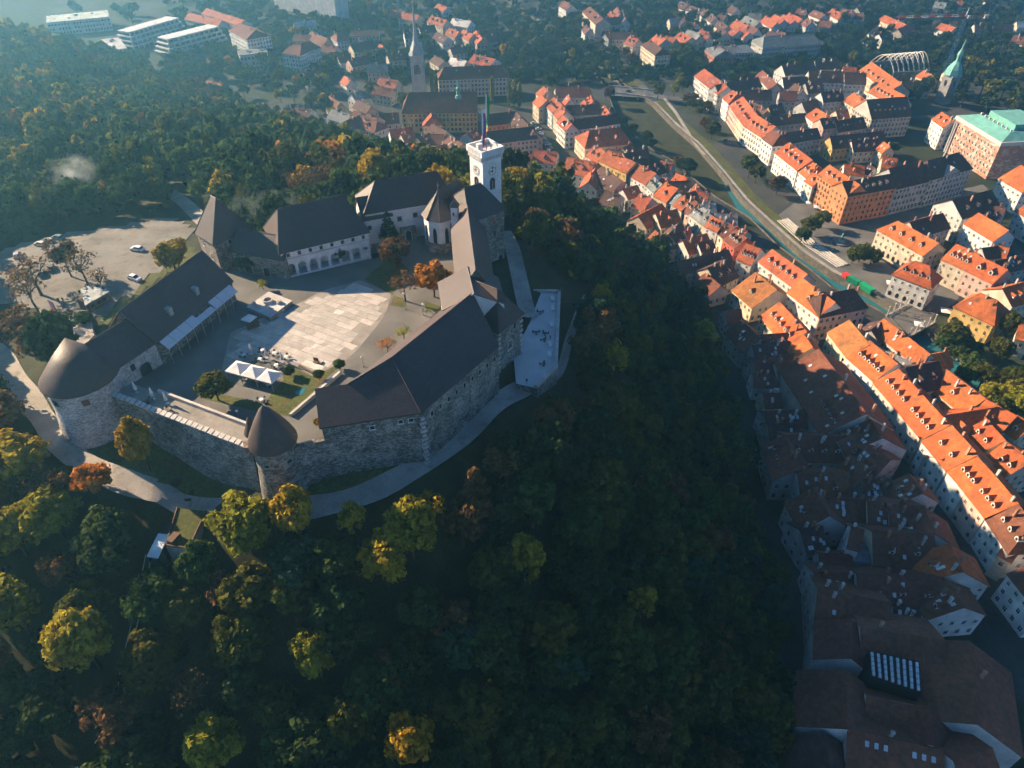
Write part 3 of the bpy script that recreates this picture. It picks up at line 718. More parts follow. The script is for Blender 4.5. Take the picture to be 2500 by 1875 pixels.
# low wall right of the round tower
b = MB(); lw = Frame((-43.0, 98.6), (wr[0].x, wr[0].y), 2); b.prism([lw.p(0, 0), lw.p(lw.L, 0), lw.p(lw.L, 1.2), lw.p(0, 1.2)], -12, 2.6)
tag(b.build('low_stone_wall', M['stone']), 'short low stone wall joining the round tower to great wing', 'wall')

# ------------------------------------------------------------------ courtyard
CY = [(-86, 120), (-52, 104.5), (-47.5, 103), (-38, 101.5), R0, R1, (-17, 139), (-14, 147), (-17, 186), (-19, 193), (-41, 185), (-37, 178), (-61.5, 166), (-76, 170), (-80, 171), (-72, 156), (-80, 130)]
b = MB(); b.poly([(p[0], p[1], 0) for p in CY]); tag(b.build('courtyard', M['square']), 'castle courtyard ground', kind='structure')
P2 = lambda n, x, y: at((0, 60, 180, 450, 840, 930, 500, 560)[n] + x / 4.424, (0, 780, 560, 460, 400, 640, 740, 960)[n] + y / 4.424, 0)
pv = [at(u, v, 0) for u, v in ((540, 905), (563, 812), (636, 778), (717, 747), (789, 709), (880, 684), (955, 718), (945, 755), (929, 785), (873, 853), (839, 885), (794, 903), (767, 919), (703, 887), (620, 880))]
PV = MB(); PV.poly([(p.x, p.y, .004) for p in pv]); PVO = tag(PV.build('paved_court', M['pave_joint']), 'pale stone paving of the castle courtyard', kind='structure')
d1 = (at(882, 839.5, 0) - at(694, 771.7, 0)); d1.z = 0; d1.normalize(); d2 = Vector((-d1.y, d1.x, 0)); org = at(690, 800, 0)
polyxy = [(p.x, p.y) for p in pv]; nsl = 0
for r_ in range(-24, 26):
    s = -40 + rng.uniform(0, 4); hw = 1.0
    while s < 45:
        ln = rng.choice((1.4, 2.6, 3.4, 4.2, 5.2)) * rng.uniform(.9, 1.15)
        c = org + d1 * (s + ln / 2) + d2 * (r_ * 2.0)
        cs4 = [c + d1 * sx * ln / 2 + d2 * sy * .95 for sx, sy in ((-1, -1), (1, -1), (1, 1), (-1, 1))]
        if all(in_poly(q.x, q.y, polyxy) for q in cs4):
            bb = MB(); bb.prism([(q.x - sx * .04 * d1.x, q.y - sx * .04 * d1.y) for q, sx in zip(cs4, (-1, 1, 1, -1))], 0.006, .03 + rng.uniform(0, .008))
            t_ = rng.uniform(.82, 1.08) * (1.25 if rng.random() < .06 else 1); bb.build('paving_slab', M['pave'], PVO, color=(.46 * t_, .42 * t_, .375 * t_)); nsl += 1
        s += ln
lawns = [[(767, 921), (800, 904), (815, 893), (838, 886), (800, 920), (770, 950), (705, 1018), (640, 1000), (660, 965), (690, 930), (700, 890)],
         [(512, 955), (640, 985), (630, 1005), (500, 975)], [(889, 681), (958, 720), (1000, 660), (960, 620)], [(953, 745), (962, 721), (990, 730), (992, 752)], [(1036, 735), (1078, 748), (1078, 758), (1040, 760)]]
for i, l in enumerate(lawns):
    b = MB(); b.poly([(*at(u, v, 0)[:2], .012 + .002 * i) for u, v in l]); tag(b.build('lawn', M['grass']), 'small lawn in the castle courtyard', kind='structure')

# ------------------------------------------------------------------ paths round the castle
ribbon('path', [at(u, v, z) for u, v, z in ((-60, 800, -9), (0, 870, -9.5), (50, 945, -9.5), (100, 1015, -9.8), (150, 1090, -10), (215, 1150, -10.4), (300, 1185, -10.8), (400, 1205, -11), (520, 1228, -11), (640, 1258, -11), (780, 1255, -11), (900, 1220, -10.5), (1000, 1180, -10.3), (1080, 1120, -10.2), (1150, 1060, -10.1), (1230, 985, -10), (1280, 950, -9))],
       5.2, M['gravel'], 'pale gravel path round the foot of the castle', .25, edge=1)
ribbon('path', [at(u, v, z) for u, v, z in ((1265, 985, -12), (1330, 965, -13), (1370, 930, -14), (1385, 860, -15), (1420, 760, -16), (1435, 715, -17))], 2.2, M['gravel'], 'narrow footpath below the right terrace', .3)
ribbon('path', [at(u, v, z) for u, v, z in ((1230, 560, -5), (1248, 610, -6), (1262, 670, -6.5), (1274, 725, -7), (1290, 780, -7))], 4.6, M['gravel'], 'gravel path beside the stone keep', .4)
ribbon('path', [at(u, v, -5.5) for u, v in ((560, 620), (500, 545), (440, 470), (400, 430))], 5, M['gravel'], 'path climbing out of the trees to the gate', .3)
pk = [at(u, v, -5) for u, v in ((-80, 620), (30, 580), (160, 560), (300, 540), (420, 520), (470, 560), (440, 620), (330, 720), (260, 770), (225, 800), (200, 845), (150, 830), (90, 750), (-80, 720))]
mb = MB(); gx = [(p.x, p.y) for p in pk]
x0, x1 = min(p[0] for p in gx), max(p[0] for p in gx); y0, y1 = min(p[1] for p in gx), max(p[1] for p in gx)
st = 3.0; ix = {}
for i in range(int((x1 - x0) / st) + 1):
    for j in range(int((y1 - y0) / st) + 1):
        cx, cy_ = x0 + i * st, y0 + j * st
        if in_poly(cx + st / 2, cy_ + st / 2, gx):
            mb.poly([(a, c, hz(a, c) + .14) for a, c in ((cx, cy_), (cx + st, cy_), (cx + st, cy_ + st), (cx, cy_ + st))])
tag(mb.build('car_park', M['lot']), 'gravel car park and forecourt outside the castle gate', kind='structure')
b = MB(); dk = [at(165 * 1, 775, -3.6), at(215, 755, -3.6), at(230, 818, -2.4), at(206, 842, -2.4), at(172, 826, -2.4)]
for p in dk: pass
b.prism([(p.x, p.y) for p in dk], -9, [p.z for p in dk]); tag(b.build('entrance_bridge', M['gravel']), 'pale sloping ramp leading from the forecourt to the bastion', 'bridge')
# grass bank round the bastion
for pts_, lab in (([(200, 1120), (260, 1150), (380, 1178), (480, 1190), (560, 1190), (600, 1170), (520, 1120), (400, 1100), (300, 1060), (240, 1090)], 'grass bank'), ([(750, 1120), (950, 1120), (1040, 1110), (1010, 1150), (900, 1205), (780, 1235), (690, 1230), (700, 1150)], 'grass'), ([(255, 770), (340, 700), (430, 625), (470, 600), (480, 630), (380, 690), (290, 770), (240, 820)], 'grass verge')):
    mb = MB(); gp = [at(u, v, -10 if v > 1000 else -4.5) for u, v in pts_]; gxy = [(p.x, p.y) for p in gp]
    xa, xb, ya, yb = min(p[0] for p in gxy), max(p[0] for p in gxy), min(p[1] for p in gxy), max(p[1] for p in gxy); st = 1.5
    for i in range(int((xb - xa) / st) + 1):
        for j in range(int((yb - ya) / st) + 1):
            cx, cy_ = xa + i * st, ya + j * st
            if in_poly(cx + st / 2, cy_ + st / 2, gxy): mb.poly([(a, c, hz(a, c) + .10) for a, c in ((cx, cy_), (cx + st, cy_), (cx + st, cy_ + st), (cx, cy_ + st))])
    tag(mb.build('lawn', M['grass']), lab + ' outside the castle wall', kind='structure')

# ------------------------------------------------------------------ right terrace
tp = [(-1.5, 170.0), (0.2, 128.9), (5.6, 127.4), (11.2, 135.6), (13.8, 170.4)]
tp = [(1.0, 130.1), (6.0, 128.2), (11.2, 136.1), (13.8, 170.4), (-1.5, 171)]
TE = thing('terrace', 'pale paved terrace on a high retaining wall right of the castle', 'terrace', (6, 150, -13))
b = MB(); b.prism(tp, -20, -7.0, 0, 1); b.build('retaining_wall', [M['stone'], M['terrace']], TE)
for (a, c) in ((1, 2), (2, 3), (3, 4)):
    f_ = Frame(tp[a], tp[c], 1); b = MB(); b.prism([f_.p(0, 0), f_.p(f_.L, 0), f_.p(f_.L, .8), f_.p(0, .8)], -7.2, -6.2); b.build('parapet', M['ashlar'], TE)
bq = MB(); bq.box((0, 0, 0), (.9, 1.9, .55)); BEN = bq.mesh('stone_bench', [M['canvas']])
for i, (x, y) in enumerate(((1851, 405), (1853, 508), (1843, 690), (1829, 899), (1820, 1008))):
    p = at(930 + x / 4.424, 640 + y / 4.424, -7); o = inst('stone_bench', BEN, None, p, R(4))
    tag(o, ('white block bench at the far end of the terrace parapet', 'white block bench second from the far terrace end', 'white block bench midway along the terrace parapet', 'white block bench beside the standing person', 'white block bench towards the viewer end of the terrace')[i], 'bench', 'block benches on the terrace')


def table_mesh():
    b = MB(); b.box((0, 0, .7), (.9, .9, .05)); b.tube((0, 0, 0), (0, 0, .7), .06, .06, 8); b.lathe((0, 0, 0), [(.3, 0), (.3, .04), (0, .05)], 12)
    return b.mesh('table_top', [M['paint']])


def chair_parts():
    b = MB(); b.box((0, 0, .42), (.46, .46, .06)); s = b.mesh('seat', [M['paint']])
    b = MB(); b.box((0, .22, .5), (.46, .05, .42)); k = b.mesh('backrest', [M['paint']])
    b = MB(); b.tube((0, 0, 0), (0, 0, .42), .025, .025, 6); l = b.mesh('leg', [M['paint']])
    return s, k, l


TABLE = table_mesh(); SEAT, BACK, LEG = chair_parts()
PARA = MB(); PARA.lathe((0, 0, 0), [(.04, 0), (.04, .7), (.34, .8), (.3, 1.6), (.12, 2.7), (0, 2.85)], 10); PARA = PARA.mesh('folded_canopy', [M['canvas']], True)
POLE = MB(); POLE.tube((0, 0, 0), (0, 0, 2.6), .04, .04, 8); POLE.lathe((0, 0, 0), [(.4, 0), (.4, .08), (0, .1)], 12); POLE = POLE.mesh('pole', [M['steel']])


def dining(p, where, col, tcol, rz, nch=4):
    t = inst('cafe_table', TABLE, None, p, rz, (1, 1, 1), tcol); tag(t, 'square cafe table ' + where, 'table', 'cafe tables')
    for k in range(nch):
        a = rz + k * math.pi / 2 + rng.uniform(-.2, .2); q = Vector((p[0] + .85 * math.cos(a), p[1] + .85 * math.sin(a), p[2]))
        c = thing('cafe_chair', f'dark cafe chair, {("first", "second", "third", "fourth")[k]} around the table ' + where, 'chair', q, 'cafe chairs')
        c.rotation_euler = (0, 0, a - math.pi / 2)
        for nm, me_ in (('seat', SEAT), ('backrest', BACK)): inst(nm, me_, c, (0, 0, 0), color=col, world=False)
        for sx, sy in ((-.2, -.2), (.2, -.2), (.2, .2), (-.2, .2)): inst('leg', LEG, c, (sx, sy, 0), color=col, world=False)


DK = (.03, .032, .035)
for (x, y), wh in (((1720, 560), 'standing alone at the far part of the terrace'), ((1678, 778), 'beside the castle wall on the terrace'), ((1772, 790), 'beside the standing person on the terrace'), ((1765, 860), 'in front of the other terrace tables'), ((1758, 1120), 'at the viewer end of the terrace')):
    dining(at(930 + x / 4.424, 640 + y / 4.424, -7), wh, DK, (.05, .05, .05), rng.uniform(0, 1.5), 2)

# ------------------------------------------------------------------ people: one skinned figure, reused in several poses
def person_mesh(pose):
    me = bpy.data.meshes.new('body')
    st = {'stand': ((.09, 0, 0), (-.09, .05, 0), .12), 'walk': ((.09, .28, 0), (-.09, -.25, .02), .3)}[pose]
    f1, f2, sw = st
    V = [(0, 0, .95), (0, .01, 1.18), (0, 0, 1.42), (0, .01, 1.53), (0, .03, 1.68), (.1, .02, .88), (f1[0], f1[1] * .45 + .04, .48), (f1[0], f1[1], .07), (f1[0], f1[1] + .17, .03), (-.1, -.02, .88), (f2[0], f2[1] * .45 + .05, .48), (f2[0], f2[1], .07), (f2[0], f2[1] + .17, .03),
         (.19, 0, 1.4), (.25, -sw * .5, 1.13), (.23, sw * .3, .9), (.22, sw * .3 + .04, .8), (-.19, 0, 1.4), (-.25, sw * .5, 1.13), (-.23, sw * .8, .9), (-.22, sw * .8 + .04, .8)]
    Ed = [(0, 1), (1, 2), (2, 3), (3, 4), (0, 5), (5, 6), (6, 7), (7, 8), (0, 9), (9, 10), (10, 11), (11, 12), (2, 13), (13, 14), (14, 15), (15, 16), (2, 17), (17, 18), (18, 19), (19, 20)]
    rad = [.16, .15, .17, .065, .11, .1, .075, .05, .045, .1, .075, .05, .045, .07, .055, .045, .04, .07, .055, .045, .04]
    me.from_pydata(V, Ed, []); o = bpy.data.objects.new('tmp', me); COL.objects.link(o)
    sm = o.modifiers.new('s', 'SKIN')
    for i, v in enumerate(me.skin_vertices[0].data): v.radius = (rad[i], rad[i] * .85); v.use_root = (i == 0)
    o.modifiers.new('u', 'SUBSURF').levels = 1
    dg = bpy.context.evaluated_depsgraph_get(); out = bpy.data.meshes.new_from_object(o.evaluated_get(dg)); bpy.data.objects.remove(o)
    out.materials.clear()
    for m_ in (M['paint'], M['trousers'], M['skin'], M['hair']): out.materials.append(m_)
    for p in out.polygons:
        z = p.center.z; x = abs(p.center.x)
        p.material_index = 3 if (z > 1.66 or (z > 1.57 and p.center.y < 0)) else 2 if z > 1.47 or (x > .17 and z < .86 and z > .7) else 0 if z > .86 else 1
        p.use_smooth = True
    out.name = 'person_' + pose
    return out


for k_, c_ in (('trousers', (.03, .035, .05)), ('skin', (.5, .3, .22)), ('hair', (.03, .02, .015))): M[k_] = mat(k_, c_, .8, ((3.0, .85, 1.1),))
PS, PW = person_mesh('stand'), person_mesh('walk')


def person(p, label, col, rz=0.0, walk=False, group='visitors'):
    o = inst('person', PW if walk else PS, None, p, rz, (1, 1, 1), col); return tag(o, label, 'person', group)


def gp_(u, v, z0=-5):
    p = at(u, v, z0)
    for _ in range(4): p = at(u, v, hz(p.x, p.y) + .15)
    return p


zz = lambda x, y: (x / 5.53, 560 + y / 5.53)
person(gp_(*zz(805, 990)), 'person in dark coat walking beside the red banner stand', (.03, .03, .035), R(200), True)
person(gp_(*zz(865, 985)), 'tall person in black, second from the red banner', (.015, .015, .02), R(190))
person(gp_(*zz(1000, 920)), 'person in dark clothes, first of the three by the kiosk roof', (.03, .03, .04), R(170), True)
person(gp_(*zz(1048, 910)), 'person in orange jacket walking towards the kiosk', (.35, .12, .04), R(160), True)
person(gp_(*zz(1092, 880)), 'person in black at the corner of the kiosk roof', (.02, .02, .02), R(180))
person(gp_(*zz(1085, 1015)), 'person in brown by the bicycle racks', (.2, .12, .08), R(90), True)
person(at(930 + 1828 / 4.424, 640 + 840 / 4.424, -7), 'person in black standing by the terrace parapet', (.012, .012, .014), R(120))
person(at(930 + 1575 / 4.424, 640 + 1310 / 4.424, -7), 'person at the near terrace corner beside the shrub tub', (.02, .02, .03), R(20))
q = tc - ta * .3 - tb * 1.2; person((q.x, q.y, TZ - 1.3), 'person in red jacket on top of the clock tower', (.55, .03, .03), R(40))
q = tc + ta * 1.0 - tb * 1.4; person((q.x, q.y, TZ - 1.3), 'person in dark jacket on tower top, beside the red one', (.02, .02, .025), R(80))
q = tc + ta * 2.0 - tb * 0.6; person((q.x, q.y, TZ - 1.3), 'person in grey at the right corner of the tower top', (.3, .3, .32), R(120))

# ------------------------------------------------------------------ forecourt: kiosk, banner, bicycle racks, lamp posts
kz = hz(-112, 161); K = thing('ticket_kiosk', 'flat pale roofed kiosk on the forecourt', 'kiosk', (-112, 161, kz))
kp = [at(u, v, kz + 3.0) for u, v in (zz(1145, 1030), zz(1480, 840), zz(1225, 752), zz(1090, 800))]
kf = Frame(kp[0], kp[1], (kp[2] - kp[1]).length * .8)
b = MB(); b.prism([(p.x, p.y) for p in kp], kz + 2.8, kz + 3.05, bot=True); b.build('roof', M['metal_roof'], K)
b = MB(); b.prism([kf.p(1.2, .6), kf.p(kf.L - .4, .6), kf.p(kf.L - .4, kf.D - .8), kf.p(1.2, kf.D - .8)], kz - .5, kz + 2.8); b.build('wall', M['wood'], K)
for i in range(3): put_window(K, kf, 0, 2.2 + i * 1.8, kz + .9, 1.3, 1.2, WIN_PLAIN, (.2, .2, .2), out=-.58)
for s in (.2, kf.L - .2):
    b = MB(); q = kf.p(s, .15); b.tube((q.x, q.y, kz - .3), (q.x, q.y, kz + 2.8), .06, .06, 6); b.build('post', M['steel'], K)
bp = gp_(*zz(745, 1120)); BN = thing('banner_stand', 'tall red and violet banner panel on dark frame', 'banner', bp)
b = MB(); b.box((bp.x, bp.y + .15, bp.z), (2.6, .12, 3.4), R(-35)); b.build('frame', M['dark'], BN)
for i, (c_, z0_, z1_) in enumerate((((.55, .05, .10), .15, 1.9), ((.28, .17, .5), 1.9, 3.1))):
    b = MB(); b.box((bp.x, bp.y - .0, bp.z + z0_), (2.2, .1, z1_ - z0_), R(-35)); b.build('banner_panel', M['paint'], BN, color=c_)
rk = MB()
rk.tube((0, 0, 0), (0, 0, .8), .03, .03, 6); rk.tube((0, 0, .8), (1.5, 0, .8), .03, .03, 6); rk.tube((1.5, 0, .8), (1.5, 0, 0), .03, .03, 6); RK = rk.mesh('bicycle_rack', [M['steel']])
for i, nm in enumerate(('first', 'second', 'third', 'fourth', 'fifth')):
    p = gp_(*zz(1200 + i * 12, 1040 + i * 22)); tag(inst('bicycle_rack', RK, None, p, R(-22)), f'{nm} hoop from the kiosk in the row of bicycle racks', 'bicycle rack', 'bicycle racks beside the kiosk')


def lamp(p, label, h=4.2):
    t = thing('lamp_post', label, 'street lamp', p, 'lamp posts')
    b = MB(); b.tube(p, (p[0], p[1], p[2] + h), .07, .05, 8); b.lathe(p, [(.16, 0), (.16, .5), (.07, .6)], 8); b.build('post', M['steel'], t)
    b = MB(); b.lathe((p[0], p[1], p[2] + h), [(0, -.05), (.28, 0), (.3, .25), (.12, .45), (0, .5)], 12); b.build('lantern', M['canvas'], t, True)
    return t


lamp(gp_(*zz(1480, 760)), 'lamp post on the car park behind the kiosk', 5.5)
lamp(gp_(1405, 665, -14), 'tall lamp post among trees right of the terrace', 6.0)
lamp(at(990, 755, 0), 'lamp post by the paving corner under the courtyard trees', 4.5)
lamp(at(887, 895, 0), 'lamp post on the gravel beside the great wing', 2.6)
lamp(at(1034, 770, 0), 'lamp post between the autumn tree and great wing', 3.2)
lamp(at(583, 1020, 0), 'low lamp beside the curtain wall road', 1.8)


# ------------------------------------------------------------------ cars
def car_meshes():
    b = MB(); prof = [(-2.1, .3), (-2.15, .75), (-1.9, .92), (-1.15, .98), (1.0, 1.0), (1.85, .88), (2.1, .7), (2.12, .3)]
    W2 = .86
    for (x0, z0), (x1, z1) in zip(prof, prof[1:]):
        b.poly([(x0, -W2, z0), (x0, W2, z0), (x1, W2, z1), (x1, -W2, z1)])
    b.poly([(x, -W2, z) for x, z in prof]); b.poly([(x, W2, z) for x, z in prof[::-1]]); b.poly([(-2.1, -W2, .3), (2.12, -W2, .3), (2.12, W2, .3), (-2.1, W2, .3)])
    cab = [(-1.75, .95), (-1.35, 1.42), (.35, 1.47), (1.15, .98)]
    rf = [(-1.3, 1.44), (.33, 1.49)]
    b.poly([(rf[0][0], -.62, rf[0][1]), (rf[0][0], .62, rf[0][1]), (rf[1][0], .62, rf[1][1]), (rf[1][0], -.62, rf[1][1])])
    for x0, x1 in ((-1.75, -1.3), (-.5, -.42), (.33, 1.15)):
        for s in (-1, 1):
            za, zb = (.95, 1.44) if x0 == -1.75 else ((.97, 1.46) if x0 < 0 else (1.49, .98)); ya, yb = (.78, .62) if x0 < 0 else (.62, .78)
            b.tube((x0, s * ya, za), (x1, s * yb, zb), .05, .05, 5)
    body = b.mesh('body', [M['paint']])
    g_ = MB()
    for s in (-1, 1): g_.poly([(-1.75, s * .79, .95), (-1.3, s * .62, 1.43), (.33, s * .62, 1.48), (1.15, s * .79, .98)][::s])
    g_.poly([(.33, -.62, 1.48), (1.15, -.78, .98), (1.15, .78, .98), (.33, .62, 1.48)]); g_.poly([(-1.75, -.78, .95), (-1.3, -.62, 1.43), (-1.3, .62, 1.43), (-1.75, .78, .95)])
    glass = g_.mesh('cabin_glass', [M['glass']])
    w_ = MB(); w_.tube((0, -.1, 0), (0, .1, 0), .32, .32, 12); wheel = w_.mesh('wheel', [M['dark']])
    l_ = MB(); l_.box((0, 0, 0), (.1, .35, .16)); hl = l_.mesh('headlight', [M['skyglass']])
    return body, glass, wheel, hl


CAR = car_meshes()


def car(p, rz, col, label, group, detail=True):
    t = thing('parked_car', label, 'car', p, group); t.rotation_euler = (0, 0, rz)
    inst('body', CAR[0], t, color=col, world=False); inst('windows', CAR[1], t, world=False)
    for x in (-1.35, 1.35):
        for y in (-.8, .8): inst('wheel', CAR[2], t, (x, y, .32), world=False)
    if detail:
        for y in (-.6, .6): inst('headlight', CAR[3], t, (2.08, y, .6), world=False)
    return t


cg = 'cars on the castle car park'
car(gp_(*zz(1860, 285)), R(165), (.75, .76, .78), 'white hatchback in the middle of the car park by the yellow tree', cg)
car(gp_(*zz(1825, 680)), R(-28), (.8, .8, .8), 'white car parked beside the grass verge near the wing roof', cg)
for i, (x, y, c_, l_) in enumerate(((560, 220, (.5, .5, .48), 'silver car at the viewer end of the shaded parking row'), (670, 175, (.25, .25, .22), 'grey car in the middle of the shaded parking row'), (795, 130, (.1, .16, .2), 'dark blue car at the far end of the shaded row'), (570, 610, (.06, .07, .09), 'dark car parked under the bare trees by the forecourt'), (700, 540, (.02, .02, .025), 'black car in deep shade under the bare trees'), (240, 370, (.3, .32, .35), 'grey car at the road edge of the car park'))):
    car(gp_(*zz(x, y)), R(160 if i < 3 else 120), c_, l_, cg)

# ------------------------------------------------------------------ courtyard furniture
D6 = lambda x, y, z=0.0: at(500 + x / 4.424, 740 + y / 4.424, z)
D3 = lambda x, y, z=0.0: at(450 + x / 4.424, 460 + y / 4.424, z)
# marquee of three square pavilions
ca, cb = D6(215, 735, 2.5), D6(720, 870, 2.5); cc = D6(830, 745, 2.5)
fm = Frame(ca, cb, (cc - cb).length); 
for i in range(3):
    s0, s1 = fm.L * i / 3 + .02, fm.L * (i + 1) / 3 - .02
    t = thing('marquee', ('white peaked marquee canopy in full sunlight beside the lawn', 'white marquee canopy in the middle of the three', 'white marquee canopy towards the round yellow tree')[2 - i], 'marquee', (*fm.p((s0 + s1) / 2, fm.D / 2), 0), 'white marquees in the courtyard')
    b = MB(); ap = (*fm.p((s0 + s1) / 2, fm.D / 2), 3.9); cor = [(*fm.p(s0, 0), 2.5), (*fm.p(s1, 0), 2.5), (*fm.p(s1, fm.D), 2.5), (*fm.p(s0, fm.D), 2.5)]
    for k in range(4):
        p, q = cor[k], cor[(k + 1) % 4]; mid = tuple((Vector(p) + Vector(q)) / 2 - Vector((0, 0, .12)))
        h1 = tuple(Vector(p).lerp(Vector(ap), .5) - Vector((0, 0, .12))); h2 = tuple(Vector(q).lerp(Vector(ap), .5) - Vector((0, 0, .12)))
        b.poly([p, q, h2, h1]); b.poly([h1, h2, ap]); b.poly([p, (p[0], p[1], 2.2), (q[0], q[1], 2.2), q])
    b.build('canopy', M['canvas'], t)
    for p in cor:
        b = MB(); b.tube((p[0], p[1], 0), p, .05, .05, 6); b.build('pole', M['steel'], t)
b = MB(); u0 = D6(475, 160, 2.6)
t = thing('square_parasol', 'open square white parasol over the dark bar counter', 'parasol', (u0.x, u0.y, 0))
h = 1.9; cor = [(u0.x + h * math.cos(a), u0.y + h * math.sin(a), 2.6) for a in [R(20 + 90 * k) for k in range(4)]]
for k in range(4): b.poly([cor[k], cor[(k + 1) % 4], (u0.x, u0.y, 3.2)]); b.poly([cor[k], (cor[k][0], cor[k][1], 2.35), (cor[(k + 1) % 4][0], cor[(k + 1) % 4][1], 2.35), cor[(k + 1) % 4]])
b.build('canopy', M['canvas'], t); b = MB(); b.tube((u0.x, u0.y, 0), (u0.x, u0.y, 3.2), .05, .05, 8); b.build('pole', M['steel'], t)
b = MB(); b.box((u0.x + .6, u0.y - .3, 0), (3.0, 1.2, 1.1), R(35)); b.box((u0.x + .6, u0.y - .3, 1.1), (3.2, 1.4, .06), R(35)); tag(b.build('bar_counter', M['wood']), 'dark wooden bar counter under the square parasol', 'counter')
for (x, y), l_ in (((510, 550), 'beside the bar'), ((675, 595), 'in the middle of the three in the courtyard'), ((845, 640), 'by the lit paving edge'), ):
    p = D6(x, y); t = thing('folded_parasol', 'folded cream parasol ' + l_, 'parasol', p, 'folded parasols'); inst('canopy', PARA, t, world=False, scale=(1.05, 1.05, 1.1)); inst('pole', POLE, t, world=False)
for (x, y), l_ in (((1215, 790), 'nearest the bastion on the wall walk'), ((1400, 860), 'in the middle of the three on the wall walk'), ((1545, 905), 'beside the inner parapet of the wall walk')):
    p = at(60 + x / 4.424, 780 + y / 4.424, 1.2); t = thing('folded_parasol', 'folded pale parasol ' + l_.replace('nearest', 'closest to'), 'parasol', p, 'folded parasols'); inst('canopy', PARA, t, world=False, scale=(1.0, 1.0, 1.15)); inst('pole', POLE, t, world=False)
for (x, y), wh in (((425, 580), 'behind the marquee at the bar side'), ((600, 625), 'behind the middle of the marquee'), ((625, 530), 'between the folded parasols by the bar'), ((755, 560), 'in front of the middle folded parasol'), ((880, 600), 'beside the folded parasol by the lit paving'), ((775, 690), 'at the lawn corner behind the marquee'), ((570, 860), 'in the shade before the marquee'), ((690, 900), 'before the sunlit marquee canopy'), ((440, 830), 'before the marquee near the yellow tree'), ((615, 1065), 'on the small shaded path in the lawn')):
    dining(D6(x, y), wh, (.05, .05, .05), (.6, .6, .6), rng.uniform(0, 1.5), 4)
for (x, y), wh in (((1340, 900), 'on the wall walk near the bastion'), ((1540, 1000), 'on the wall walk by the coping stones')):
    dining(at(60 + x / 4.424, 780 + y / 4.424, 1.16), wh, DK, (.08, .06, .05), .4, 4)
# raised well platform
wp_ = [D3(x, y, 1.0) for x, y in ((680, 1280), (925, 1390), (1160, 1215), (915, 1120))]
WL = thing('well_platform', 'raised pale stone platform with round well in the courtyard', 'platform', (wp_[0].x + 4, wp_[0].y + 4, 0))
b = MB(); b.prism([(p.x, p.y) for p in wp_], 0, .95, 0, 0); b.build('base', M['pave_joint'], WL)
ctr = sum(wp_, Vector()) / 4
b = MB(); b.prism([(ctr.x + (p.x - ctr.x) * 1.03, ctr.y + (p.y - ctr.y) * 1.03) for p in wp_], .95, 1.08, bot=True); b.build('deck', M['ashlar'], WL)
p = D3(905, 1225, 1.08); b = MB(); b.lathe(p, [(1.25, 0), (1.25, .75), (1.0, .75), (1.0, .1), (0, .1)], 24); b.build('well_ring', M['ashlar'], WL)
for x, y, s in ((760, 1255, .5), (1030, 1240, .8), (900, 1300, .9)):
    p = D3(x, y, 1.08); b = MB(); b.box(p, (s * 1.6, s, .6), .5); b.box((p.x, p.y, p.z + .6), (s * .7, s * 1.2, .3), 1.0); b.build('stone_relic', M['ashlar'], WL)
for k in range(3):
    p = D3(1050 + 40 * k, 1330 - 40 * k, 0); b = MB(); b.box(p, (1.6, .5, .25 * (3 - k)), R(35)); b.build('step', M['ashlar'], WL)
# dark wooden planter and bench, pond, low walls
p = D6(1230, 650); DS = thing('deck_chair', 'dark angular lounge seat on the sunlit paving', 'seat', p)
b = MB(); b.box((p.x - .6, p.y + .3, .15), (1.3, .8, .15), R(-20)); b.build('seat', M['wood'], DS)
b = MB(); b.box((p.x - .7, p.y + .7, .2), (1.3, .15, .9), R(-20)); b.build('backrest', M['wood'], DS)
b = MB(); b.box((p.x + .3, p.y - .4, .05), (1.4, .12, .3), R(-20)); b.box((p.x + .9, p.y, .05), (.12, .9, .3), R(-20)); b.build('leg_frame', M['wood'], DS)
a_, c_ = D6(1010, 690), D6(1165, 775); f_ = Frame(a_, c_, .5); LB = thing('long_bench', 'long dark bench at the edge of lawn and paving', 'bench', (*f_.p(1, 0), 0))
b = MB(); b.prism([f_.p(0, 0), f_.p(f_.L, 0), f_.p(f_.L, .5), f_.p(0, .5)], .4, .48, bot=True); b.build('seat', M['wood'], LB)
for s in (.1, f_.L / 2, f_.L - .1):
    b = MB(); q = f_.p(s, .25); b.box((q.x, q.y, 0), (.1, .45, .4), math.atan2(f_.a.y, f_.a.x)); b.build('leg', M['dark'], LB)
b = MB(); b.poly([(*D6(x, y)[:2], .03) for x, y in ((975, 960), (1080, 900), (1085, 950), (1040, 995), (985, 990))]); tag(b.build('pond', M['water']), 'small angular ornamental pond in the lawn', kind='structure')
a_, c_ = D6(920, 1228), D6(1180, 1005); f_ = Frame(a_, c_, .7); b = MB(); b.prism([f_.p(0, -.5), f_.p(f_.L + 9, -.5), f_.p(f_.L + 9, .1), f_.p(0, .1)], -.5, .9); tag(b.build('low_wall', M['ashlar']), 'low pale wall between the courtyard lawn and great wing', 'wall')
f_ = Frame(at(900 + 2, 905, 0), at(1078, 757, 0), 1)

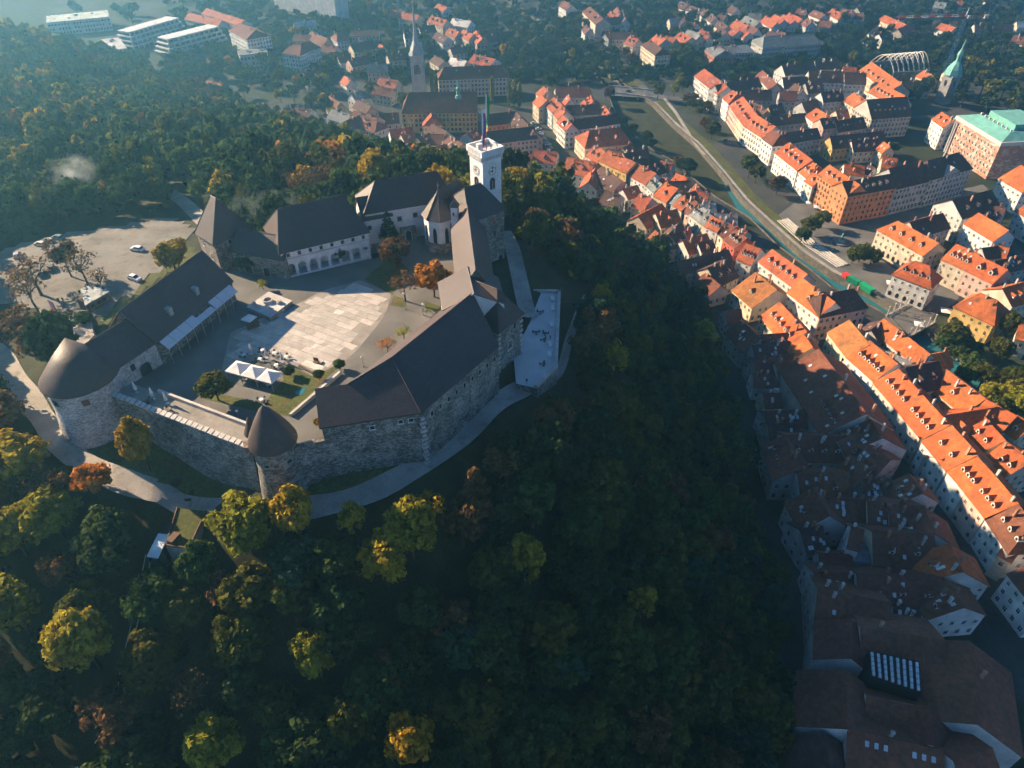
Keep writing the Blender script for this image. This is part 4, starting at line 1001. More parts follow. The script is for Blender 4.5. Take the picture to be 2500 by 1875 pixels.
# ------------------------------------------------------------------ funicular top station
SZ = -12.6
sp = [at(u, v, SZ) for u, v in ((410, 1232), (505, 1248), (462, 1341), (404, 1333))]
ST = thing('funicular_station', 'sunken concrete funicular station with grass roof and glass canopy', 'station', (-68, 93, -18))
b = MB(); b.prism([(p.x, p.y) for p in (sp[3], sp[2], sp[1], at(432, 1240, SZ))], -24, SZ, 0, 1); b.build('grass_roof', [M['ashlar'], M['grass']], ST)
f_ = Frame(sp[3], sp[2], 1)
for a_, c_ in ((sp[3], sp[2]), (sp[2], sp[1]), (at(432, 1240, SZ), sp[3])):
    f_ = Frame(a_, c_, 1); b = MB(); b.prism([f_.p(0, 0), f_.p(f_.L, 0), f_.p(f_.L, .25), f_.p(0, .25)], SZ - .3, SZ + .35); b.build('roof_kerb', M['wood'], ST)
tr = [at(u, v, SZ - 1.5) for u, v in ((372, 1335), (400, 1330), (432, 1240), (408, 1232))]
b = MB(); b.prism([(p.x, p.y) for p in tr], -26, SZ - 2.0); b.build('track_cutting', M['dark'], ST)
gl = [at(u, v, SZ - .2) for u, v in ((358, 1358), (385, 1362), (413, 1304), (386, 1302))]
b = MB(); b.prism([(p.x, p.y) for p in gl], SZ - .5, SZ - .2, bot=True); b.build('glass_canopy', M['skyglass'], ST)
b = MB(); b.prism([(p.x, p.y) for p in gl], -26, SZ - .9, top=False); b.build('glass_wall', M['glass'], ST)
p = at(426, 1318, SZ); b = MB(); b.box((p.x, p.y, SZ), (1.5, 2.4, 1.0), R(-20)); b.build('vent_box', M['wood'], ST)
# funicular track running down the slope
tk = [at(u, v, z) for u, v, z in ((372, 1370, -20), (350, 1500, -26), (320, 1650, -34), (285, 1875, -44))]
FT_ = thing('funicular_track', 'steel funicular rails descending through the dark trees', 'railway track', tk[0])
for off in (-.6, .6):
    b = MB()
    for p, q in zip(tk, tk[1:]):
        pz, qz = max(p.z, hz(p.x, p.y) + .6), max(q.z, hz(q.x, q.y) + .6); b.tube((p.x + off, p.y, pz), (q.x + off, q.y, qz), .1, .1, 6)
    b.build('rail', M['steel'], FT_)

# ================================================================== the old town
SH = {'T1': (2050, 380, 4.909), 'T2': (1660, 130, 4.909), 'T3': (2050, 130, 4.909), 'T4': (1380, 380, 4.909), 'T5': (1250, 180, 4.909), 'T6': (820, 180, 4.909),
      'V1': (380, 0, 4.424), 'V2': (850, 0, 4.424), 'V3': (1300, 0, 4.909), 'V4': (1650, 0, 2.822), 'V5': (2050, 0, 2.822), 'V6': (2200, 680, 4.23),
      'R1': (1900, 1500, 4.424), 'R2': (1880, 1150, 4.424), 'R3': (2100, 1100, 5.53), 'R4': (1780, 820, 4.424), 'R5': (2000, 760, 4.424), 'R6': (1700, 600, 4.424), 'C1': (0, 0, 2.633), 'S': (0, 0, 1)}


def px(sh, x, y): o = SH[sh]; return o[0] + x / o[2], o[1] + y / o[2]


WALLC = {'W': ((.72, .70, .66), 'white'), 'C': ((.68, .58, .44), 'cream'), 'Y': ((.70, .48, .18), 'yellow'), 'O': ((.62, .27, .12), 'orange'), 'P': ((.62, .44, .37), 'pink'), 'G': ((.44, .44, .42), 'grey'),
         'B': ((.56, .51, .45), 'beige'), 'K': ((.42, .19, .12), 'brick'), 'R': ((.55, .13, .09), 'red')}
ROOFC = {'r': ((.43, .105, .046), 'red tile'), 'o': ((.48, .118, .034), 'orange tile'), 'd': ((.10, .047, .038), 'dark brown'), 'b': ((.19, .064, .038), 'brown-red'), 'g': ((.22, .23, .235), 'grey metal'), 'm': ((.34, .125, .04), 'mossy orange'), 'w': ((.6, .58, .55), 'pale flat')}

# shared dormer, chimney and skylight meshes
b = MB(); w2, hh, dp = .75, 1.3, 2.6       # dormer faces +y; its back runs into the slope behind
b.poly([(-w2, 0, 0), (-w2, 0, hh), (0, 0, hh + .75), (w2, 0, hh), (w2, 0, 0)][::-1], 0)
b.poly([(-w2, 0, 0), (-w2, -dp, 0), (-w2, -dp, hh), (-w2, 0, hh)][::-1], 0); b.poly([(w2, 0, 0), (w2, -dp, 0), (w2, -dp, hh), (w2, 0, hh)], 0)
b.poly([(-w2 - .18, .15, hh - .16), (0, .15, hh + .86), (0, -dp, hh + .86), (-w2 - .18, -dp, hh - .16)], 1); b.poly([(w2 + .18, .15, hh - .16), (w2 + .18, -dp, hh - .16), (0, -dp, hh + .86), (0, .15, hh + .86)], 1)
b.poly([(-.42, .03, .25), (-.42, .03, 1.25), (.42, .03, 1.25), (.42, .03, .25)], 2)
DORM = b.mesh('dormer', [M['canvas'], M['tile'], M['glass']])
b = MB(); b.poly([(-.62, .03, .2), (-.62, .03, 1.1), (.62, .03, 1.1), (.62, .03, .2)], 2)
b.prism([(-.8, 0), (.8, 0), (.8, -2.2), (-.8, -2.2)][::-1], 0, [1.35, 1.35, 1.3, 1.3], 1); DORM_FLAT = b.mesh('shed_dormer', [M['canvas'], M['tile'], M['glass']])
b = MB(); b.box((0, 0, -2), (.8, .6, 3.6)); b.box((0, 0, 1.6), (.98, .78, .16)); b.box((-.18, 0, 1.76), (.26, .3, .3)); b.box((.2, 0, 1.76), (.26, .3, .3)); CHIM = b.mesh('chimney', [M['plaster']])
b = MB(); b.box((0, 0, 0), (.9, 1.3, .12)); SKYL = b.mesh('skylight', [M['skyglass']])
CHCOL = [(.42, .19, .11), (.55, .30, .2), (.62, .58, .53), (.36, .17, .11), (.5, .46, .42)]
HOUSES = []
CAMXY = Vector((0, 0))


def facade_windows(root, fr, ze, z0, wcol, arches=False, big=False, budget=60):
    k_ = 0
    for side in range(4):
        o, d, n, L = fr.side(side); mid = o + d * L / 2
        to = (CAMXY - mid).normalized()
        if n.dot(to) < .12 or L < 3.2: continue
        u, v, f = proj((mid.x, mid.y, z0 + ze))
        if not (-150 < u < 2650 and -60 < v < 2000): continue
        floors = max(1, int((ze - .6) / 3.25)); nw = max(1, int(L / (3.1 if not big else 2.7)))
        step = L / nw; fh = (ze - .5) / floors; ww, wh = (1.15, 1.75) if not big else (1.4, 2.0)
        col = tuple(min(.8, c * 1.12) for c in wcol)
        for fl in range(floors):
            for i in range(nw):
                if k_ >= budget * 3: return
                if rng.random() < .05: continue
                if fl == 0: me_, w_, h_, nm = (WIN_ARCH, 1.6, 2.4, 'arched_opening') if arches else (WIN, ww * 1.1, wh * 1.1, 'window')
                else: me_, w_, h_, nm = WIN, ww, wh * (0.8 if fl == floors - 1 and floors > 2 else 1), 'window'
                q = o + d * (step * (i + .5))
                inst(nm, me_, root, (q.x, q.y, z0 + .4 + fl * fh + fh * .24), math.atan2(n.y, n.x) - math.pi / 2, (w_, 1, h_), col); k_ += 1


def dormers(fr, n, zone_t=.36, side=0, mesh=None, col=(.43, .135, .065), s0=.1, s1=.9, sc_=1.0):
    root, ze, rise = fr.root, fr.ze, fr.rise
    t = fr.D * fr.rf * zone_t if side == 0 else fr.D - fr.D * (1 - fr.rf) * zone_t
    z = fr.z0 + 0 if False else ze + rise * zone_t
    nrm_ = -fr.n if side == 0 else fr.n
    for i in range(n):
        s = fr.L * (s0 + (s1 - s0) * (i + .5) / n); q = fr.p(s, t)
        inst('dormer', mesh or DORM, fr.roof, (q.x, q.y, z + .1), math.atan2(nrm_.y, nrm_.x) - math.pi / 2, (sc_, sc_, sc_), col)


def skylights(fr, spots, side=0):
    for s_, f_ in spots:
        t = fr.D * fr.rf * f_ if side == 0 else fr.D - fr.D * (1 - fr.rf) * f_
        q = fr.p(fr.L * s_, t); pitch = math.atan2(fr.rise, fr.D * (fr.rf if side == 0 else 1 - fr.rf))
        o = inst('skylight', SKYL, fr.roof, (q.x, q.y, fr.ze + fr.rise * f_ + .3), 0)
        o.rotation_mode = 'XYZ'; a = math.atan2(fr.a.y, fr.a.x); o.rotation_euler = (pitch if side == 0 else -pitch, 0, a)


def house(zone, mode, sh, x1, y1, x2, y2, size, ze=11, rise=5, hL=0, hR=0, wall='W', roof='r', nd=0, **kw):
    """mode 'E': points are the ends of the front eave; mode 'R': the ends of the ridge. size: depth or width"""
    zc = kw.get('zc', ZC)
    ua, va = px(sh, x1, y1); ub, vb = px(kw.get('sh2', sh), x2, y2)
    if mode == 'B':
        p, q = at(ua, va, zc), at(ub, vb, zc)
    elif mode == 'E':
        p, q = at(ua, va, zc + ze), at(ub, vb, zc + ze)
    else:
        p, q = at(ua, va, zc + ze + rise), at(ub, vb, zc + ze + rise)
        d = Vector((q.x - p.x, q.y - p.y)).normalized(); n = Vector((-d.y, d.x))
        p = Vector((p.x - d.x * hL - n.x * size / 2, p.y - d.y * hL - n.y * size / 2)); q = Vector((q.x + d.x * hR - n.x * size / 2, q.y + d.y * hR - n.y * size / 2))
    wc, ww = WALLC[wall]; rc, rw_ = ROOFC[roof]; j = rng.uniform(.86, 1.12); jr = rng.uniform(.8, 1.15)
    wc = tuple(c * j for c in wc); rc = (rc[0] * jr, rc[1] * jr * rng.uniform(.92, 1.1), rc[2] * jr)
    nm = kw.get('name', 'town_house'); cat = kw.get('cat', 'house')
    if roof in 'gw' and kw.get('flat'):
        fr = Frame(p, q, size); c = fr.p(fr.L / 2, size / 2); root = thing(nm, '', cat, (c.x, c.y, zc), kw.get('group'))
        wall_shell(fr, zc, zc + ze, 0, 1, 1).build('wall', M['plaster'], root, color=wc)
        b = MB(); b.prism([fr.p(-.2, -.2), fr.p(fr.L + .2, -.2), fr.p(fr.L + .2, size + .2), fr.p(-.2, size + .2)], zc + ze, zc + ze + .5, bot=True); ro = b.build('roof', M['tile'], root, color=rc)
        for k in range(3):
            q_ = fr.p(fr.L * rng.uniform(.15, .85), size * rng.uniform(.3, .7)); bb = MB(); bb.box((q_.x, q_.y, zc + ze + .5), (rng.uniform(1.5, 4), rng.uniform(1.5, 3), rng.uniform(.6, 1.6)), math.atan2(fr.a.y, fr.a.x)); bb.build('roof_unit', M['metal_roof'], ro)
        fr.root = root; fr.roof = ro; fr.ze = zc + ze; fr.rise = 0; fr.z0 = zc; fr.rf = .5
    else:
        fr = hall(nm, '', cat, p, q, size, zc, zc + ze, rise, hL, hR, 'plaster', kw.get('rmat', 'tile'), kw.get('over', .45), kw.get('rf', .5), (), kw.get('group'), wc, rc)
        nch = kw.get('ch', 1 + (fr.L > 14) + (rng.random() < .4))
        for k in range(nch):
            s = fr.L * rng.uniform(.12, .9); t = fr.D * fr.rf + rng.choice((-1, 1)) * fr.D * rng.uniform(.04, .16); q_ = fr.p(s, t)
            inst('chimney', CHIM, fr.roof, (q_.x, q_.y, zc + ze + rise - .1), math.atan2(fr.a.y, fr.a.x) + rng.choice((0, math.pi / 2)), (1, 1, rng.uniform(.7, 1.1)), rng.choice(CHCOL))
        dside = kw.get('ds', 0)
        if nd: dormers(fr, nd, kw.get('dz', .34), dside, kw.get('dm'), rc, kw.get('s0', .08), kw.get('s1', .92), kw.get('dsc', 1.0))
        if kw.get('nd2'): dormers(fr, kw['nd2'], .36, 1 - dside, None, rc)
        if kw.get('sky'): skylights(fr, kw['sky'], dside)
        elif rng.random() < .3: skylights(fr, [(rng.uniform(.15, .85), rng.uniform(.3, .7)) for _ in range(rng.randrange(1, 4))], 0)
    if kw.get('win', 1): facade_windows(fr.root, fr, ze, zc, wc, kw.get('arch', False), kw.get('big', False), kw.get('wb', 40))
    if mode == 'E' and fr.L > 8 and ze > 9 and kw.get('win', 1):
        b = MB(); b.prism([fr.p(-.12, -.22), fr.p(fr.L + .12, -.22), fr.p(fr.L + .12, 0.05), fr.p(-.12, 0.05)], zc + ze - .75, zc + ze - .35, bot=True); b.build('cornice', M['plaster'], fr.root, color=tuple(min(.8, c * 1.1) for c in wc))
    fr.root['_z'] = zone; fr.root['_d'] = kw.get('desc') or f"{ww} {(('one', 'two', 'three', 'four', 'five', 'six', 'seven', 'eight')[min(nd, 8) - 1] + '-dormer ') if nd else ''}{kw.get('noun', 'house')} with {rw_} roof"; fr.root['_c'] = 1 if kw.get('desc') else 0
    fr.root['group'] = zone
    HOUSES.append(fr); return fr


# ------------------------------------------------------------------ river, banks and bridges
LB = [at(u, v, ZC) for u, v in ((1080, -40), (1250, 20), (1340, 75), (1390, 140), (1455, 183), (1478, 214), (1497, 262), (1513, 294), (1535, 318), (1562, 343), (1596, 369), (1640, 392), (1698, 441), (1747, 482), (1830, 533), (1900, 602), (1975, 657), (2030, 702), (2120, 745), (2168, 772), (2225, 832), (2300, 905), (2400, 985), (2520, 1070))]
RB = [at(u, v, ZC) for u, v in ((1180, -40), (1310, 45), (1385, 100), (1412, 128), (1470, 170), (1532, 212), (1592, 250), (1640, 300), (1700, 352), (1755, 415), (1812, 486), (1873, 543), (1949, 612), (2032, 668), (2130, 718), (2182, 752), (2245, 795), (2330, 855), (2420, 932), (2530, 1015))]
LB = [Vector((LB[0].x - 60, 1500, ZC))] + LB + [Vector((700, LB[-1].y - 60, ZC))]
RB = [Vector((RB[0].x - 20, 1500, ZC))] + RB + [Vector((700, RB[-1].y - 40, ZC))]
go = bpy.data.objects['ground']; bpy.data.objects.remove(go)
b = MB()
b.poly([(-5000, -300, ZC), (5000, -300, ZC), (5000, LB[-1].y, ZC), *[tuple(p) for p in LB[::-1]], (LB[0].x, 8000, ZC), (-5000, 8000, ZC)])
b.poly([(5000, RB[-1].y, ZC), (5000, 8000, ZC), (RB[0].x, 8000, ZC), *[tuple(p) for p in RB]])
tag(b.build('ground', M['town_ground']), 'flat ground of the old town', kind='structure')
b = MB(); b.poly([(p.x, p.y, ZC - 3.2) for p in LB] + [(p.x, p.y, ZC - 3.2) for p in RB[::-1]]); tag(b.build('river', M['water']), 'narrow dark green river between stone quays', kind='structure')
for nm, Lp, s in (('quay_wall', LB, 1), ('quay_wall', RB, -1)):
    b = MB()
    for p, q in zip(Lp, Lp[1:]):
        b.poly([(p.x, p.y, ZC - 4.5), (q.x, q.y, ZC - 4.5), (q.x, q.y, ZC + .02), (p.x, p.y, ZC + .02)])
        d = Vector((q.x - p.x, q.y - p.y)).normalized(); n = Vector((-d.y, d.x)) * s * .3
        b.prism([(p.x, p.y), (q.x, q.y), (q.x - n.x, q.y - n.y), (p.x - n.x, p.y - n.y)], ZC - .2, ZC + .9)
    o = b.build(nm, M['quay']); tag(o, ('stone quay wall on the castle side of the river' if s == 1 else 'stone quay wall on the far side of the river'), 'quay wall')
flat = lambda x, y: ZC
ribbon('quay_path', [(p.x + 2.0, p.y + 1.4, ZC) for p in RB[7:16]], 2.8, M['gravel'], 'pale walkway along the far quay', .03, ground=flat)
ribbon('grass_strip', [(p.x + 6.5, p.y + 4.4, ZC) for p in RB[7:14]], 6, M['grass'], 'grass strip beside the quay walkway', .02, ground=flat)
ribbon('path', [at(u, v, ZC) for u, v in ((1622, 240), (1650, 275), (1690, 340), (1720, 378))], 2.6, M['gravel'], 'footpath merging into the quay walkway', .045, ground=flat)
ribbon('road', [at(u, v, ZC) for u, v in ((1480, 228), (1590, 235), (1680, 242), (1760, 225))], 9, M['asphalt'], 'road over the bridge', .03, ground=flat)
ribbon('road', [at(u, v, ZC) for u, v in ((1590, 232), (1545, 190), (1500, 140), (1440, 80))], 7, M['asphalt'], 'road along the far river bank', .02, ground=flat)
b = MB(); b.poly([(*at(u, v, ZC)[:2], ZC + .025) for u, v in ((1416, 131), (1445, 138), (1500, 165), (1575, 208), (1530, 211), (1470, 168))]); tag(b.build('grass_bank', M['grass']), 'bright green lawn on the far river bank', kind='structure')
b = MB(); b.poly([(*at(u, v, ZC)[:2], ZC + .015) for u, v in ((1880, 540), (1960, 480), (2060, 545), (2190, 500), (2400, 450), (2420, 470), (2150, 590), (2130, 620), (2250, 700), (2290, 700), (2420, 620), (2330, 740), (2250, 790), (2180, 750), (2030, 664))]); tag(b.build('town_square', M['square']), 'paved square between the palaces and the river', kind='structure')
for k in range(5):   # pale steps down the quay
    a_ = [at(u, v, ZC) for u, v in ((1885 + 3, 540), (1955, 600), (2035, 655))]
    b = MB()
    for p, q in zip(a_, a_[1:]):
        d = Vector((q.x - p.x, q.y - p.y)).normalized(); n = Vector((-d.y, d.x)); o1 = 2.2 + k * 1.5
        b.prism([(p.x + n.x * o1, p.y + n.y * o1), (q.x + n.x * o1, q.y + n.y * o1), (q.x + n.x * (o1 + .7), q.y + n.y * (o1 + .7)), (p.x + n.x * (o1 + .7), p.y + n.y * (o1 + .7))], ZC, ZC + .25 + .18 * k)
    tag(b.build('stone_step', M['ashlar']), f'{("lowest", "second", "middle", "fourth", "uppermost")[k]} of the five long pale steps by the quay', 'step', 'long steps by the quay')
# bridge with road
BR = thing('road_bridge', 'low stone road bridge across the river at the far bend', 'bridge', at(1548, 228, ZC))
c4 = [at(u, v, ZC) for u, v in ((1488, 226), (1598, 240), (1592, 222), (1484, 210))]
b = MB(); b.prism([(p.x, p.y) for p in c4], ZC - 1.4, ZC + .1, bot=True); b.build('deck', M['asphalt'], BR)
for a_, c_ in ((c4[0], c4[1]), (c4[3], c4[2])):
    f_ = Frame(a_, c_, 1); b = MB(); b.prism([f_.p(0, 0), f_.p(f_.L, 0), f_.p(f_.L, .5), f_.p(0, .5)], ZC - 1.6, ZC + 1.0, bot=True); b.build('parapet', M['stone_pale'], BR)
for s in (.33, .66):
    p = c4[0].lerp(c4[1], s); q = c4[3].lerp(c4[2], s); f_ = Frame(p, q, 1.2); b = MB(); b.prism([f_.p(0, 0), f_.p(f_.L, 0), f_.p(f_.L, 1.2), f_.p(0, 1.2)], ZC - 5, ZC - 1.3); b.build('pier', M['stone_pale'], BR)
p = at(1534, 224, ZC + .15); car(p, R(5), (.03, .035, .04), 'dark car crossing the road bridge', 'moving cars')
# footbridge with columns
FB_ = thing('footbridge', 'wide stone footbridge with rows of pale lamp columns', 'bridge', at(2215, 780, ZC))
c4 = [at(u, v, ZC) for u, v in ((2160, 775), (2212, 828), (2282, 790), (2226, 742))]
b = MB(); b.prism([(p.x, p.y) for p in c4], ZC - 1.2, ZC + .35, bot=True); b.build('deck', M['square'], FB_)
for a_, c_ in ((c4[0], c4[3]), (c4[1], c4[2])):
    f_ = Frame(a_, c_, 1); b = MB()
    b.prism([f_.p(0, -.15), f_.p(f_.L, -.15), f_.p(f_.L, .15), f_.p(0, .15)], ZC + 1.2, ZC + 1.4, bot=True)
    for i in range(28):
        q = f_.p(f_.L * (i + .5) / 28, 0); b.box((q.x, q.y, ZC + .35), (.14, .14, .9))
    b.build('balustrade', M['ashlar'], FB_)
    for i in range(5):
        q = f_.p(f_.L * (i + .3) / 4.6, 0); b = MB(); b.lathe((q.x, q.y, ZC + .35), [(.45, 0), (.45, .5), (.26, .6), (.24, 4.6), (.42, 4.8), (.42, 5.1), (.0, 5.15)], 12); b.build('lamp_column', M['ashlar'], FB_, True)

# ------------------------------------------------------------------ houses, surveyed row by row
Z1 = 'houses on the far quay of the river'
house(Z1, 'E', 'T2', 175, 275, 450, 495, 14, 14, 5, 0, 0, 'W', 'r', 0, wb=45, big=1, desc='long white house with red roof and round attic window at the quay bend')
house(Z1, 'E', 'T2', 470, 500, 985, 400, 12, 13.5, 5, 0, 0, 'G', 'd', ch=4)
house(Z1, 'E', 'T2', 510, 535, 585, 605, 14, 13, 5, 0, 4, 'W', 'r', 1)
house(Z1, 'E', 'T2', 592, 625, 690, 765, 17, 12, 6, 0, 0, 'P', 'r', 3, ch=2)
house(Z1, 'E', 'T2', 690, 768, 757, 858, 17, 12, 6, 0, 0, 'C', 'r', 3, ch=2)
house(Z1, 'E', 'T2', 760, 868, 985, 1012, 17, 12, 6, 0, 0, 'W', 'r', 4, big=1, wb=45)
house(Z1, 'E', 'T2', 988, 1022, 1110, 1112, 13, 13, 5, 0, 4, 'W', 'b', 0, big=1)
house(Z1, 'E', 'T2', 1140, 1108, 1690, 1015, 11, 11, 4.5, 0, 0, 'G', 'd', ch=5)
house(Z1, 'E', 'T2', 1140, 1192, 1408, 1405, 16, 12, 5.5, 0, 0, 'W', 'o', 4, wb=45, sky=((.3, .75), (.45, .72), (.6, .7), (.8, .4)))
house(Z1, 'E', 'T2', 1412, 1410, 1518, 1500, 15, 11.5, 5, 0, 3, 'W', 'o', 2)
house(Z1, 'E', 'T2', 1498, 1532, 1592, 1592, 9, 11, 4, 0, 0, 'W', 'o', 1)
OP = house(Z1, 'E', 'S', 1996.5, 427, 2069, 476.5, 12, 17, 5, 0, 0, 'O', 'o', 5, name='orange_palace', cat='palace', wb=60, big=1, desc='orange palace facade in full sun with oval attic windows')
house(Z1, 'E', 'S', 2070, 479, 2187, 458, 13, 17, 5, 0, 0, 'O', 'd', 6, name='orange_palace', cat='palace', wb=60, desc='shaded street wing of the orange palace with dark roof')
house(Z1, 'E', 'S', 2189, 461, 2270, 441.5, 18, 16, 8, 0, 0, 'G', 'd', 0, name='palace', cat='palace', wb=60, big=1, desc='pale grey palace with white pilasters beside the orange palace')
UN = house(Z1, 'E', 'S', 2272, 439, 2374, 411, 17, 17, 7, 4, 4, 'G', 'd', 0, name='palace', cat='palace', wb=60, big=1, desc='grey palace with triangular pediment at the street end')
o_, d_, n_, L_ = UN.side(0); m_ = o_ + d_ * L_ / 2 + n_ * .3
b = MB(); a1, a2 = m_ - d_ * 7, m_ + d_ * 7; b.poly([(a1.x, a1.y, ZC + 17), (a2.x, a2.y, ZC + 17), (m_.x, m_.y, ZC + 21)]); a3, a4, m4 = a1 - n_ * 6, a2 - n_ * 6, m_ - n_ * 6
b.poly([(a1.x, a1.y, ZC + 17), (m_.x, m_.y, ZC + 21), (m4.x, m4.y, ZC + 21), (a3.x, a3.y, ZC + 17)]); b.poly([(a2.x, a2.y, ZC + 17), (a4.x, a4.y, ZC + 17), (m4.x, m4.y, ZC + 21), (m_.x, m_.y, ZC + 21)]); b.build('pediment', M['plaster'], UN.root, color=(.4, .4, .39))
house(Z1, 'R', 'T2', 1800, 1003, 2440, 935, 11, 9, 5.5, 0, 0, 'Y', 'd', 5, ch=2, desc='long dark roof with yellow gable and small dormers')
house(Z1, 'R', 'T2', 2060, 1052, 2380, 1030, 10, 8, 5, 0, 0, 'C', 'd', 3)
house(Z1, 'R', 'T3', 530, 1065, 605, 1120, 8, 9, 4, 0, 0, 'C', 'o', 0)
house(Z1, 'R', 'T3', 520, 1240, 690, 1260, 11, 10, 4.5, 0, 0, 'C', 'o', 2)
house(Z1, 'R', 'T3', 60, 1330, 300, 1350, 11, 10, 4, 0, 0, 'W', 'o', 1)
house(Z1, 'R', 'T3', 345, 1340, 420, 1370, 8, 10, 3.5, 0, 0, 'W', 'd', 0)
house(Z1, 'R', 'T3', 325, 560, 800, 525, 22, 14, 9, 0, 0, 'B', 'd', 7, ch=0, dm=DORM_FLAT, name='monastery', cat='building', big=1, wb=55, desc='large dark-roofed building with tall pale gable and row of tiny dormers')
house(Z1, 'R', 'T3', 480, 355, 790, 515, 15, 12, 6, 0, 0, 'W', 'o', 6, ch=0)
house(Z1, 'R', 'T3', 385, 108, 745, 368, 16, 12, 6, 0, 0, 'C', 'o', 5, ch=1, dz=.2)
house(Z1, 'R', 'T3', 165, 475, 315, 555, 14, 11, 5, 0, 0, 'C', 'o', 0)
house(Z1, 'R', 'T2', 1640, 658, 1800, 768, 14, 12, 5, 0, 3, 'W', 'o', 2)
house(Z1, 'E', 'T2', 1720, 905, 1915, 875, 11, 12, 4.5, 0, 0, 'P', 'd', 2)
house(Z1, 'E', 'T2', 1905, 945, 2240, 890, 12, 10, 5, 0, 0, 'G', 'd', 6, dm=DORM_FLAT)
house(Z1, 'R', 'T2', 1870, 690, 2010, 680, 10, 9, 4, 0, 0, 'C', 'o', 0)
house(Z1, 'R', 'T2', 1230, 292, 1530, 283, 14, 12, 6, 0, 0, 'W', 'd', 0)
house(Z1, 'R', 'T2', 1220, 142, 1600, 95, 14, 12, 6, 0, 0, 'W', 'd', 0)
house(Z1, 'R', 'T2', 1545, 212, 1965, 222, 14, 12, 6, 0, 0, 'W', 'd', 2)
house(Z1, 'R', 'T2', 1975, 232, 2230, 240, 14, 12, 6, 0, 0, 'W', 'd', 0)
house(Z1, 'R', 'T2', 990, 205, 1160, 370, 9, 11, 4, 0, 0, 'W', 'b', 0)
house(Z1, 'R', 'T2', 1380, 362, 1480, 440, 9, 12, 5, 0, 0, 'W', 'd', 0)
house(Z1, 'R', 'T2', 1505, 362, 1700, 350, 13, 11, 5, 0, 0, 'G', 'b', 2)
house(Z1, 'R', 'T2', 690, 445, 1090, 440, 12, 12, 5, 0, 0, 'G', 'd', 0, ch=4)
house(Z1, 'R', 'T2', 860, 570, 1050, 690, 12, 12, 5, 0, 0, 'Y', 'd', 0, ch=3)
house(Z1, 'R', 'T2', 1080, 760, 1500, 720, 12, 9, 4, 0, 0, 'G', 'd', 0, ch=3)
house(Z1, 'R', 'T2', 1060, 640, 1220, 600, 9, 12, 5, 0, 0, 'Y', 'd', 0)
house(Z1, 'R', 'T2', 1200, 450, 1400, 460, 11, 11, 5, 0, 0, 'G', 'b', 0)
house(Z1, 'R', 'T2', 1460, 590, 1640, 560, 12, 10, 5, 0, 0, 'G', 'b', 0)
house(Z1, 'R', 'T2', 1690, 470, 1940, 450, 12, 11, 5, 0, 0, 'W', 'd', 2)
house(Z1, 'R', 'T2', 1620, 90, 1900, 80, 12, 10, 5, 0, 0, 'G', 'd', 0, ch=3)
house(Z1, 'R', 'T2', 1960, 160, 2120, 175, 12, 10, 5, 0, 0, 'C', 'o', 0, ch=3)
house(Z1, 'E', 'T3', 1105, 792, 1245, 890, 10, 15, 4.5, 0, 0, 'W', 'o', 2, wb=45)
house(Z1, 'R', 'T3', 1330, 178, 1480, 168, 14, 13, 6, 0, 0, 'C', 'd', 0)
house(Z1, 'R', 'T3', 1010, 207, 1125, 275, 10, 8, 4, 0, 0, 'C', 'o', 0)
house(Z1, 'R', 'T3', 745, 330, 1080, 330, 10, 8, 4, 0, 0, 'G', 'd', 0)
house(Z1, 'E', 'T1', 1492, 815, 1842, 1027, 13, 13, 5, 0, 0, 'W', 'o', 0, ch=1, wb=45, desc='long white sunlit house with broad orange roof and single tall chimney')
house(Z1, 'R', 'T1', 1352, 533, 1820, 412, 18, 14, 6.5, 0, 0, 'W', 'd', 3, ch=1, wb=45, desc='white house with big sunlit gable and round gable window')
house(Z1, 'E', 'T1', 1905, 275, 2190, 440, 22, 13, 7, 0, 0, 'W', 'o', 0, ch=1)
house(Z1, 'E', 'T1', 2110, 665, 2330, 800, 16, 12, 6, 0, 0, 'W', 'o', 1)
house(Z1, 'R', 'T1', 1640, 540, 1990, 640, 15, 11, 5, 0, 0, 'G', 'd', 4)
CF = house(Z1, 'E', 'T1', 452, 888, 1000, 1200, 15, 12, 5, 4, 0, 'C', 'o', 4, wb=60, arch=True, desc='long cream sunlit facade with ground floor arches and orange roof')
house(Z1, 'R', 'T1', 840, 800, 1235, 692, 14, 11, 5, 0, 0, 'B', 'd', 0, ch=4)
house(Z1, 'E', 'T1', 1222, 1243, 1500, 1370, 17, 12, 5.5, 0, 0, 'C', 'o', 4, sky=((.3, .7), (.55, .7), (.8, .7)))
house(Z1, 'E', 'T1', 1503, 1373, 1832, 1533, 15, 12.5, 5, 0, 0, 'P', 'o', 2, wb=45, dsc=1.3, desc='pink four storey house with two broad dormers')
house(Z1, 'E', 'T1', 640, 1422, 1095, 1592, 13, 12, 6.5, 5.5, 5.5, 'W', 'o', 4, wb=55, arch=True, desc='white corner house on the quay with hipped orange roof')
house(Z1, 'E', 'V6', 548, 290, 958, 478, 15, 11, 6.5, 5, 5, 'Y', 'o', 0, wb=45, desc='yellow villa with deep hipped orange roof by the footbridge')
house(Z1, 'R', 'V6', 1045, 105, 1290, 35, 15, 10, 5, 0, 0, 'C', 'o', 3)
house(Z1, 'R', 'V6', 1240, 430, 1400, 470, 14, 9, 5, 0, 0, 'C', 'o', 0)
house(Z1, 'R', 'T1', 1900, 1080, 2030, 1110, 9, 8, 3.5, 0, 0, 'C', 'o', 0)
house(Z1, 'R', 'T1', 1710, 1110, 1900, 1090, 9, 8, 3.5, 0, 0, 'G', 'd', 0)
house(Z1, 'R', 'T1', 1860, 1270, 2209, 1190, 10, 8, 4, 0, 0, 'G', 'd', 2)
Z2 = 'houses in the row between the river and the lane'
